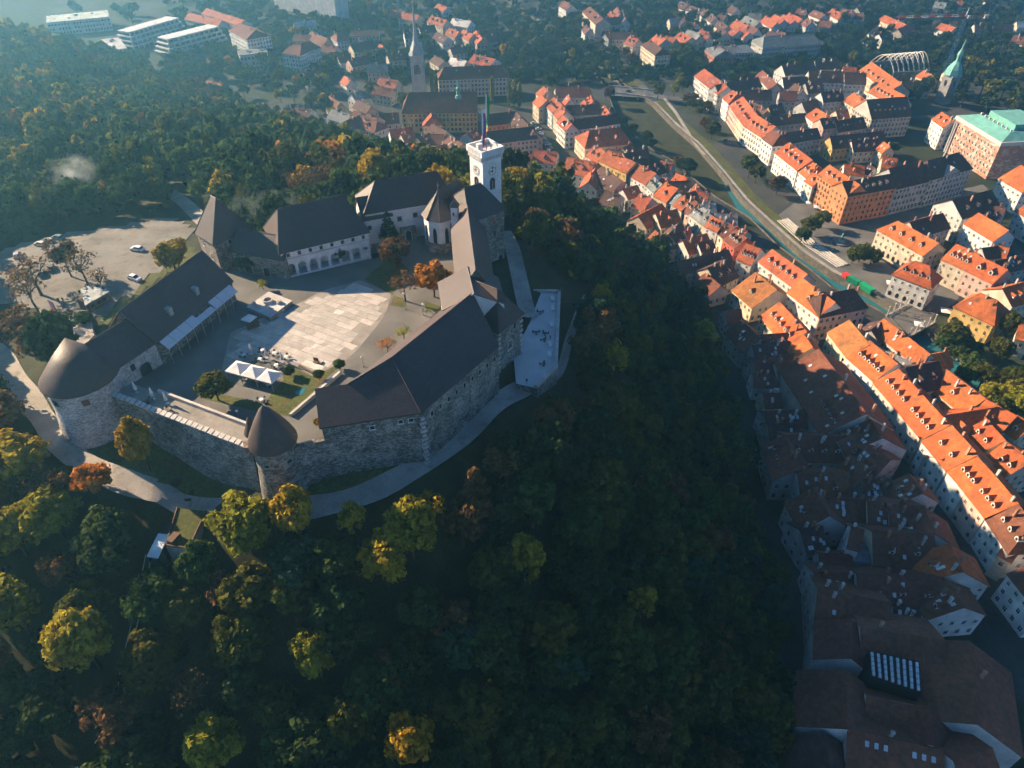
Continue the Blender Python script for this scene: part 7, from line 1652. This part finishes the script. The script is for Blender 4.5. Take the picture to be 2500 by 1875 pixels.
# the wood
VERGE = [(-60, 600), (300, 520), (500, 500), (520, 640), (240, 870), (100, 800), (-60, 760)]
u0_ = lambda x, y, z: proj((x, y, z))
cand = []
yy_ = -10.0
r0 = random.Random(11)
while yy_ < 640:
    sp_m = 6.3 if yy_ < 130 else 7.0 if yy_ < 230 else 10.0
    xx_ = -560.0
    while xx_ < 105:
        x, y = xx_ + r0.uniform(-.42, .42) * sp_m, yy_ + r0.uniform(-.42, .42) * sp_m
        xx_ += sp_m
        cand.append((x, y))
    yy_ += sp_m
CA = np.array(cand); CZ_ = np.concatenate([hz_arr(CA[i:i + 4000]) for i in range(0, len(CA), 4000)])
keep = []
for (x, y), z in zip(cand, CZ_):
    if z < -81.0: continue
    u, v, f = proj((x, y, z + 8))
    if f < 20 or not ((-140 if v > 900 or v < 480 else -520) < u < 2640 and -30 < v < 2060): continue
    if in_poly(x, y, CASTLE_KEEPOUT) or in_poly(x, y, PKXY) or in_poly(x, y, STXY) or in_poly(u0_(x, y, z)[0], u0_(x, y, z)[1], VERGE): continue
    d = np.min((PATHA[:, 0] - x) ** 2 + (PATHA[:, 1] - y) ** 2)
    if d < 9.0: continue
    if any((x - a) ** 2 + (y - c) ** 2 < (rr * .8 + 2.4) ** 2 for a, c, rr in FIX): continue
    far = f > 330
    rad = r0.uniform(3.9, 6.2) * (1.18 if y > 230 else 1.0); h = rad * r0.uniform(2.3, 3.0)
    if y < 125 and x < 25:          # keep the view of the path open
        for _ in range(6):
            ut, vt, ft = proj((x, y, z + h)); rp = rad * FPX / ft
            m = np.abs(PPX[:, 0] - ut) < rp * .9
            if m.any() and vt < PPX[m, 1].max() + 12 and v > PPX[m, 1].max() - 60: h *= .86; rad *= .9
            else: break
        if h < 5.5: continue
    if -84 < x < -58 and y < 90: 
        if abs(x - (-72 + (90 - y) * -.25)) < 3.2: continue
    # colours by part of the hill
    q = r0.random()
    if y > 200 and x < 0: hue = 'green' if q < .40 else 'dark' if q < .56 else 'olive' if q < .84 else 'gold' if q < .88 else 'orange' if q < .90 else 'brown' if q < .95 else 'yellow'
    elif x < -95: hue = 'brown' if q < .4 else 'olive' if q < .65 else 'gold' if q < .78 else 'dark'
    elif u < 700 and v > 1000: hue = 'olive' if q < .35 else 'green' if q < .55 else 'yellow' if q < .68 else 'brown' if q < .8 else 'dark'
    else: hue = 'dark' if q < .34 else 'green' if q < .58 else 'olive' if q < .82 else 'teal' if q < .92 else 'brown'
    keep.append((rad * FPX / f, x, y, z, rad, h, hue, u, v, f))
keep.sort(reverse=True)


def hill_zone(u, v):
    if v < 560: return 'in the wood behind the car park' if u < 800 else 'in the wood right of the clock tower' if u > 1150 else 'in the wood behind the upper wing'
    if u < 230 and v < 1060: return 'in the wood left of the bastion path'
    if v > 1040 and u < 420: return 'on the slope left of the funicular'
    if v > 1040 and u < 850: return 'on the slope between funicular and round tower'
    if v > 1040 and u < 1300: return 'on the dark slope below the great wing'
    if v > 1040: return 'on the dark slope above the lane roofs'
    return 'on the slope right of the terrace'


NIND = 245
for k, (s_, x, y, z, rad, h, hue, u, v, f) in enumerate(keep[:NIND]):
    kd = 'conifer' if r0.random() < .05 else 'airy' if hue == 'brown' else 'round'
    tree((x, y, z - .3), h, rad * (.75 if kd == 'conifer' else 1), hue, None, kd, zone=hill_zone(u, v))
VV, HH = [], []
protos = [crown_arrays(80 + s, 20, 16, .16) for s in range(6)]; protos_near = [crown_arrays(120 + s, 40, 26, .105) for s in range(5)]; rg_ = np.random.default_rng(5)
for s_, x, y, z, rad, h, hue, u, v, f in keep[NIND:]:
    P_ = protos_near[int(rg_.integers(5))] if f < 260 else protos[int(rg_.integers(6))]; a = rg_.uniform(0, 6.28); ca, sa = math.cos(a), math.sin(a)
    Q = np.column_stack([(P_[:, 0] * ca - P_[:, 1] * sa) * rad + x, (P_[:, 0] * sa + P_[:, 1] * ca) * rad + y, P_[:, 2] * h * .45 + z + h * .55])
    VV.append(Q); hv = np.array(HUES[hue]) * rg_.uniform(.8, 1.2); HH.append(np.repeat(hv[None], len(Q), 0))
# undergrowth among the trunks
ug = crown_arrays(99, 8, 14, .3)
for s_, x, y, z, rad, h, hue, u, v, f in keep[:900]:
    if f > 330: continue
    for _ in range(2):
        xx, yv = x + rg_.uniform(-5, 5), y + rg_.uniform(-5, 5)
        if in_poly(xx, yv, CASTLE_KEEPOUT) or in_poly(xx, yv, PKXY) or in_poly(xx, yv, STXY) or np.min((PATHA[:, 0] - xx) ** 2 + (PATHA[:, 1] - yv) ** 2) < 14: continue
        rr = rg_.uniform(1.0, 2.2); Q = ug * np.array([rr, rr, rr * .8]) + np.array([xx, yv, hz(xx, yv) + rr * .4]); VV.append(Q); HH.append(np.repeat((np.array(HUES['dark']) * rg_.uniform(.7, 1.2))[None], len(Q), 0))
wo = bpy.data.objects.new('woodland', quads_mesh('woodland', np.concatenate(VV), M['leaf_mass'], np.concatenate(HH))); COL.objects.link(wo)
tag(wo, 'distant wood and undergrowth covering the castle hill', 'woodland', kind='stuff')
print('hill trees', len(keep), 'individual', NIND)

# ------------------------------------------------------------------ town trees
TTG = 'trees among the town houses'
spots = []
for sh, x, y, r_, h, hue in (('T2', 300, 830, 4.5, 10, 'brown'), ('T2', 400, 900, 5.5, 13, 'olive'), ('T2', 850, 1330, 6, 15, 'olive'), ('T2', 930, 1410, 5.5, 13, 'olive'), ('T2', 1180, 1560, 5, 12, 'brown'), ('T2', 120, 600, 4, 8, 'olive'), ('T2', 250, 680, 4, 8, 'olive'), ('T2', 180, 520, 4, 7, 'brown'), ('T2', 340, 620, 4, 8, 'green'),
                             ('T1', 270, 1150, 5.6, 10, 'olive'), ('T1', 180, 1180, 4.5, 9, 'olive'), ('T1', 400, 1200, 4.5, 8, 'olive'), ('S', 1983, 547, 5.5, 11, 'olive'), ('S', 1960, 572, 4.5, 9, 'green'), ('S', 2012, 532, 4.5, 10, 'olive'), ('V6', 530, 560, 6, 14, 'olive'), ('V6', 470, 640, 5, 11, 'green'), ('V6', 620, 620, 5, 11, 'olive'),
                             ('V6', 1120, 480, 4, 16, 'olive'), ('V6', 1030, 720, 4.5, 12, 'olive'), ('V6', 760, 720, 4, 8, 'green'), ('R5', 1650, 560, 5, 11, 'green'), ('R5', 1800, 680, 5, 11, 'olive'), ('R5', 1950, 760, 4.5, 10, 'olive'), ('R5', 2100, 720, 5, 11, 'olive'), ('R5', 1880, 900, 5, 11, 'yellow'), ('R5', 2060, 900, 5.5, 12, 'yellow'), ('R5', 2160, 1000, 5.5, 12, 'yellow'), ('R5', 1600, 680, 4, 9, 'green'), ('R5', 1500, 430, 4, 9, 'green'), ('R5', 1960, 1050, 5, 11, 'olive'), ('R5', 2180, 850, 5, 11, 'olive'),
                             ('T3', 1750, 330, 9, 20, 'olive'), ('T3', 1850, 420, 8, 18, 'yellow'), ('T3', 2000, 380, 8, 18, 'green'), ('T3', 2150, 500, 8, 17, 'green'), ('T3', 980, 420, 7, 15, 'dark'), ('T3', 900, 480, 6, 14, 'dark'), ('T3', 1050, 360, 6, 14, 'dark'), ('T3', 1450, 400, 7, 16, 'dark'), ('T3', 1500, 520, 6, 14, 'dark'), ('T3', 1560, 150, 6, 14, 'olive'), ('T3', 1450, 100, 6, 15, 'green'), ('T3', 1680, 130, 7, 15, 'olive'), ('T3', 650, 1120, 3.5, 8, 'olive'),
                             ('T5', 1170, 225, 5, 12, 'brown'), ('T5', 1760, 190, 5.5, 13, 'olive'), ('T5', 1610, 750, 4.5, 10, 'dark'), ('T5', 1660, 830, 4, 9, 'dark'), ('T5', 1450, 640, 3.5, 7, 'dark'), ('T5', 1330, 560, 3.5, 7, 'dark'), ('T5', 2100, 1100, 5, 11, 'dark'), ('T5', 2000, 1050, 4, 9, 'brown'), ('T5', 1950, 180, 4, 10, 'yellow'), ('T5', 2050, 120, 5, 12, 'dark'), ('T4', 1500, 130, 4.5, 10, 'dark'), ('T4', 1400, 100, 4, 9, 'dark'),
                             ('V3', 1180, 700, 6, 13, 'brown'), ('V3', 1120, 620, 5, 12, 'brown'), ('V3', 900, 760, 3, 8, 'yellow'), ('V3', 820, 520, 5, 12, 'brown'), ('V3', 660, 560, 6, 13, 'dark'), ('V3', 1600, 720, 6, 14, 'green'), ('V3', 1700, 640, 6.5, 15, 'olive'), ('V3', 1800, 720, 6.5, 15, 'green'), ('V3', 1880, 600, 6, 14, 'green'), ('V3', 1980, 680, 6, 14, 'dark'), ('V3', 2060, 780, 5, 12, 'dark'), ('V3', 1770, 980, 4, 12, 'yellow'), ('V3', 1980, 1240, 4, 8, 'olive'), ('V3', 2100, 1280, 4, 8, 'brown'), ('V3', 1850, 1180, 4, 8, 'brown'),
                             ('V3', 470, 640, 3.5, 13, 'yellow'), ('V3', 430, 760, 3, 11, 'yellow'), ('V3', 340, 560, 5, 13, 'brown'), ('V3', 240, 520, 6, 14, 'green'), ('V3', 120, 640, 6, 14, 'dark'), ('V3', 240, 720, 6, 14, 'dark'), ('V3', 360, 700, 6, 13, 'green'), ('V3', 80, 780, 6, 13, 'dark'), ('V3', 200, 860, 6, 13, 'dark'), ('V3', 330, 850, 6, 13, 'green'), ('V3', 480, 860, 5, 12, 'dark'), ('V3', 580, 820, 5, 11, 'dark'), ('V3', 600, 940, 4, 9, 'green'),
                             ('V4', 820, 350, 6, 13, 'gold'), ('V4', 100, 380, 6, 13, 'green'), ('V4', 60, 330, 6, 13, 'green'), ('V4', 150, 430, 5, 12, 'green'), ('V4', 700, 400, 5, 12, 'dark'), ('V4', 500, 440, 4, 12, 'dark'), ('V4', 470, 460, 5, 11, 'green'), ('V4', 350, 460, 5, 11, 'dark'), ('V4', 280, 250, 5, 11, 'dark'), ('V4', 1220, 400, 6, 14, 'olive'), ('V4', 1150, 380, 6, 13, 'dark'), ('V4', 1080, 330, 6, 13, 'dark'), ('V4', 1000, 420, 4, 9, 'green'),
                             ('V2', 1680, 540, 4.5, 15, 'gold'), ('V2', 1890, 360, 6, 14, 'olive'), ('V2', 1800, 480, 6, 15, 'green'), ('V2', 1950, 560, 6.5, 15, 'dark'), ('V2', 2050, 480, 6, 14, 'green'), ('V2', 1780, 620, 6, 13, 'dark'), ('V2', 800, 420, 7, 16, 'green'), ('V2', 860, 500, 7, 15, 'green'), ('V2', 760, 480, 6, 14, 'dark'), ('V2', 900, 430, 6, 14, 'dark'), ('V2', 420, 1280, 4.5, 11, 'dark'), ('V2', 380, 1330, 4, 9, 'dark'), ('V2', 140, 800, 4, 9, 'olive'), ('V2', 500, 1030, 4, 9, 'green'), ('V2', 540, 760, 5, 11, 'dark'), ('V2', 500, 270, 5, 11, 'dark'), ('V2', 220, 60, 3, 14, 'gold'), ('V2', 400, 140, 3, 12, 'yellow'),
                             ('V1', 780, 660, 5, 13, 'gold'), ('V1', 840, 700, 4, 11, 'gold'), ('V1', 1340, 800, 5, 13, 'olive'), ('V1', 1520, 880, 5, 13, 'gold'), ('V1', 1600, 900, 5, 12, 'green'), ('V1', 1800, 860, 6, 14, 'yellow'), ('V1', 1850, 920, 5, 13, 'green'), ('V1', 1340, 1020, 5, 11, 'yellow'), ('V1', 1100, 800, 6, 13, 'green'), ('V1', 1000, 820, 6, 13, 'dark'), ('V1', 1180, 880, 5, 12, 'dark'), ('V1', 940, 960, 5, 11, 'green'), ('V1', 1760, 640, 4, 9, 'dark'), ('V1', 1250, 680, 5, 12, 'green'), ('V1', 250, 720, 5, 10, 'olive'), ('V1', 120, 780, 5, 11, 'green')):
    spots.append((*px(sh, x, y), r_, h, hue, 'round', None))
for x, y in ((900, 880), (1122, 870), (1340, 890), (1550, 950), (1790, 990), (1850, 1010), (1738, 1000), (950, 930)): spots.append((*px('V2', x, y), 2.6, 19, 'yellow' if x > 1300 else 'olive', 'tall', 'slim poplar beside the long beige building'))
r1 = random.Random(23)
for poly_, n_, hues in (([(1215, 90), (1400, 60), (1440, 180), (1400, 210), (1280, 190), (1250, 150)], 16, ('green', 'dark', 'olive')), ([(1960, 95), (2220, 90), (2500, 75), (2500, 150), (2330, 150), (2100, 130)], 46, ('dark', 'green', 'olive', 'dark')), ([(1650, 0), (2500, 0), (2500, 70), (1950, 90), (1660, 40)], 60, ('dark', 'green', 'teal')), ([(1230, 0), (1650, 0), (1700, 90), (1600, 100), (1400, 60)], 34, ('green', 'dark', 'olive')),
                        ([(600, 0), (1200, 0), (1180, 60), (800, 90), (600, 70)], 26, ('green', 'dark', 'olive')), ([(640, 60), (850, 60), (860, 300), (700, 230), (600, 170)], 30, ('green', 'dark', 'olive', 'gold')), ([(860, 130), (1000, 130), (1000, 260), (880, 280)], 12, ('green', 'olive')), ([(2330, 130), (2500, 130), (2500, 260), (2400, 270)], 12, ('olive', 'green', 'yellow')), ([(150, 0), (600, 0), (560, 40), (200, 40)], 16, ('green', 'dark')), ([(430, 150), (640, 100), (640, 180), (500, 200)], 12, ('green', 'olive'))):
    us, vs_ = [p[0] for p in poly_], [p[1] for p in poly_]; k = 0; guard = 0
    while k < n_ and guard < 4000:
        guard += 1; u, v = r1.uniform(min(us), max(us)), r1.uniform(min(vs_), max(vs_))
        if in_poly(u, v, poly_): spots.append((u, v, r1.uniform(4, 6.5), r1.uniform(9, 15), r1.choice(hues), 'round', None)); k += 1
HB = []
for fr in HOUSES:
    HB.append((fr.p(fr.L / 2, fr.D / 2), fr.a, fr.n, fr.L / 2, fr.D / 2))


def on_house(x, y, m=1.2):
    for c, a, n, hl, hd in HB:
        dx, dy = x - c.x, y - c.y
        if abs(dx * a.x + dy * a.y) < hl + m and abs(dx * n.x + dy * n.y) < hd + m: return True
    return False


def town_zone(u, v):
    if u > 1640 and v > 230 and u < 2150: return 'along the far quay'
    if u >= 2150 and v > 700: return 'in the gardens beyond the footbridge'
    if u > 1950 and v > 110: return 'around the green-spired church'
    if v < 110 and u > 1600: return 'in the far suburb'
    if u > 1430: return 'around the road bridge'
    if u > 1180: return 'in the park left of the river bend'
    if u > 850: return 'around the yellow church'
    return 'in the hazy town edge'


SP = []
for u, v, r_, h, hue, kd, lab in spots:
    p = at_crown(u, v, h, .6, ZC)
    if on_house(p.x, p.y): continue
    if hz(p.x, p.y) > -80: continue
    SP.append((u, v, p, r_, h, hue, kd, lab))
for u, v, p, r_, h, hue, kd, lab in SP:
    f = proj(p)[2]; kd = 'far' if f > 520 and kd == 'round' else kd
    t = tree(p, h, r_, hue, None, kd, TTG, 'town_tree', town_zone(u, v))
    if lab: t['_zone'] = '@' + lab
# gardens: low far green between the suburb houses
VV, HH = [], []
for _ in range(3800):
    u, v = rg_.uniform(400, 2500), rg_.uniform(-5, 200)
    p = at(u, v, ZC); 
    if on_house(p.x, p.y, .5) or hz(p.x, p.y) > -82: continue
    if any((p.x - q.x) ** 2 + (p.y - q.y) ** 2 < 49 for q in LB[:8] + RB[:8]): continue
    rr = rg_.uniform(1.8, 5.0); P_ = protos[int(rg_.integers(6))]
    VV.append(P_ * np.array([rr, rr, rr * .9]) + np.array([p.x, p.y, ZC + rr * .8])); hv = np.array(HUES[('dark', 'green', 'olive', 'teal', 'green')[int(rg_.integers(5))]]) * rg_.uniform(.7, 1.2); HH.append(np.repeat(hv[None], len(P_), 0))
go_ = bpy.data.objects.new('garden_shrubbery', quads_mesh('garden_shrubbery', np.concatenate(VV), M['leaf_mass'], np.concatenate(HH))); COL.objects.link(go_)
tag(go_, 'shrubs and small garden trees between the suburb houses', 'shrubbery', kind='stuff')

# ------------------------------------------------------------------ labels that single each one out
ORD = lambda n: ('first', 'second', 'third', 'fourth', 'fifth', 'sixth', 'seventh', 'eighth', 'ninth', 'tenth')[n - 1] if n <= 10 else f"{n}{'st' if n % 10 == 1 and n != 11 else 'nd' if n % 10 == 2 and n != 12 else 'rd' if n % 10 == 3 and n != 13 else 'th'}"
groups = {}
for t in TREES:
    lab = t['_zone'][1:] if t['_zone'].startswith('@') else f"{HWORD[t['_hue']]} tree {t['_zone']}"
    groups.setdefault(lab, []).append((t, proj(wloc(t))))
ZP = {Z1: 'on the far quay', Z2: 'in the riverside row', Z3: 'at the wooded hill foot', Z4: 'along the dark shaded lane', Z5: 'on the sunny lane side', Z6: 'around the yellow church', Z7: 'in the hazy town edge', Z8: 'beyond the road bridge', Z9: 'in the far suburb'}
for fr in HOUSES:
    t = fr.root; groups.setdefault(t["_d"] if t["_c"] else f"{t['_d']} {ZP[t['_z']]}", []).append((t, proj(wloc(t))))
for lab, L_ in groups.items():
    if len(L_) == 1: L_[0][0]['label'] = lab; continue
    L_.sort(key=lambda a: a[1][0])
    for i, (t, _) in enumerate(L_): t['label'] = f"{lab}, {ORD(i + 1)} from left"
for t in TREES + [fr.root for fr in HOUSES]:
    for k in ('_zone', '_hue', '_z', '_d', '_c'):
        if k in t: del t[k]
for o in bpy.data.objects:
    for k in ('_hue', '_zone', '_f'):
        if k in o: del o[k]

# ------------------------------------------------------------------ air
b = MB(); b.prism([(-900, -60), (900, -60), (900, 1500), (-900, 1500)], -90, 112, bot=True)
hm = bpy.data.materials.new('haze'); hm.use_nodes = True; t = hm.node_tree; t.nodes.clear()
o_ = t.nodes.new('ShaderNodeOutputMaterial'); pv_ = t.nodes.new('ShaderNodeVolumePrincipled')
pv_.inputs['Color'].default_value = (0.24, 0.68, 1.0, 1); pv_.inputs['Density'].default_value = 0.00055; pv_.inputs['Anisotropy'].default_value = 0.75
t.links.new(pv_.outputs[0], o_.inputs['Volume'])
tag(b.build('haze', hm), 'blue morning haze over hill and town', kind='stuff')


# ------------------------------------------------------------------ two small plumes of chimney smoke over the wood
def smoke(u, v, z, size, label, dens):
    c = at(u, v, z); b = MB(); n = 10
    b.lathe((0, 0, 0), [(math.sin(math.pi * k / n) * size[0], -math.cos(math.pi * k / n) * size[2]) for k in range(n + 1)], 16, sq=size[1] / size[0])
    m = bpy.data.materials.new('smoke'); m.use_nodes = True; t = m.node_tree; t.nodes.clear()
    o_ = t.nodes.new('ShaderNodeOutputMaterial'); pv = t.nodes.new('ShaderNodeVolumePrincipled'); pv.inputs['Color'].default_value = (.8, .88, .95, 1); pv.inputs['Anisotropy'].default_value = .4
    tc_ = t.nodes.new('ShaderNodeTexCoord'); nz = t.nodes.new('ShaderNodeTexNoise'); nz.inputs['Scale'].default_value = .22; nz.inputs['Detail'].default_value = 4
    mp = t.nodes.new('ShaderNodeMapping'); mp.inputs['Scale'].default_value = (1 / size[0], 1 / size[1], 1 / size[2]); ln = t.nodes.new('ShaderNodeVectorMath'); ln.operation = 'LENGTH'
    fo = t.nodes.new('ShaderNodeMapRange'); fo.inputs[1].default_value = 1.0; fo.inputs[2].default_value = .15; fo.inputs[3].default_value = 0.0; fo.inputs[4].default_value = 1.0
    nr = t.nodes.new('ShaderNodeMapRange'); nr.inputs[1].default_value = .42; nr.inputs[2].default_value = .72; nr.inputs[3].default_value = 0.0; nr.inputs[4].default_value = dens
    mu = t.nodes.new('ShaderNodeMath'); mu.operation = 'MULTIPLY'
    L = t.links.new
    L(tc_.outputs['Object'], nz.inputs['Vector']); L(tc_.outputs['Object'], mp.inputs[0]); L(mp.outputs[0], ln.inputs[0]); L(ln.outputs['Value'], fo.inputs[0]); L(nz.outputs['Fac'], nr.inputs[0])
    L(fo.outputs[0], mu.inputs[0]); L(nr.outputs[0], mu.inputs[1]); L(mu.outputs[0], pv.inputs['Density']); L(pv.outputs[0], o_.inputs['Volume'])
    o = b.build('smoke', m); o.location = c; tag(o, label, kind='stuff')


smoke(178, 418, 4, (9, 8, 6), 'small white smoke plume above the wood behind the car park', .12)
smoke(655, 505, 5, (13, 6, 6), 'thin smoke drifting beside the arcaded wing roof', .09)
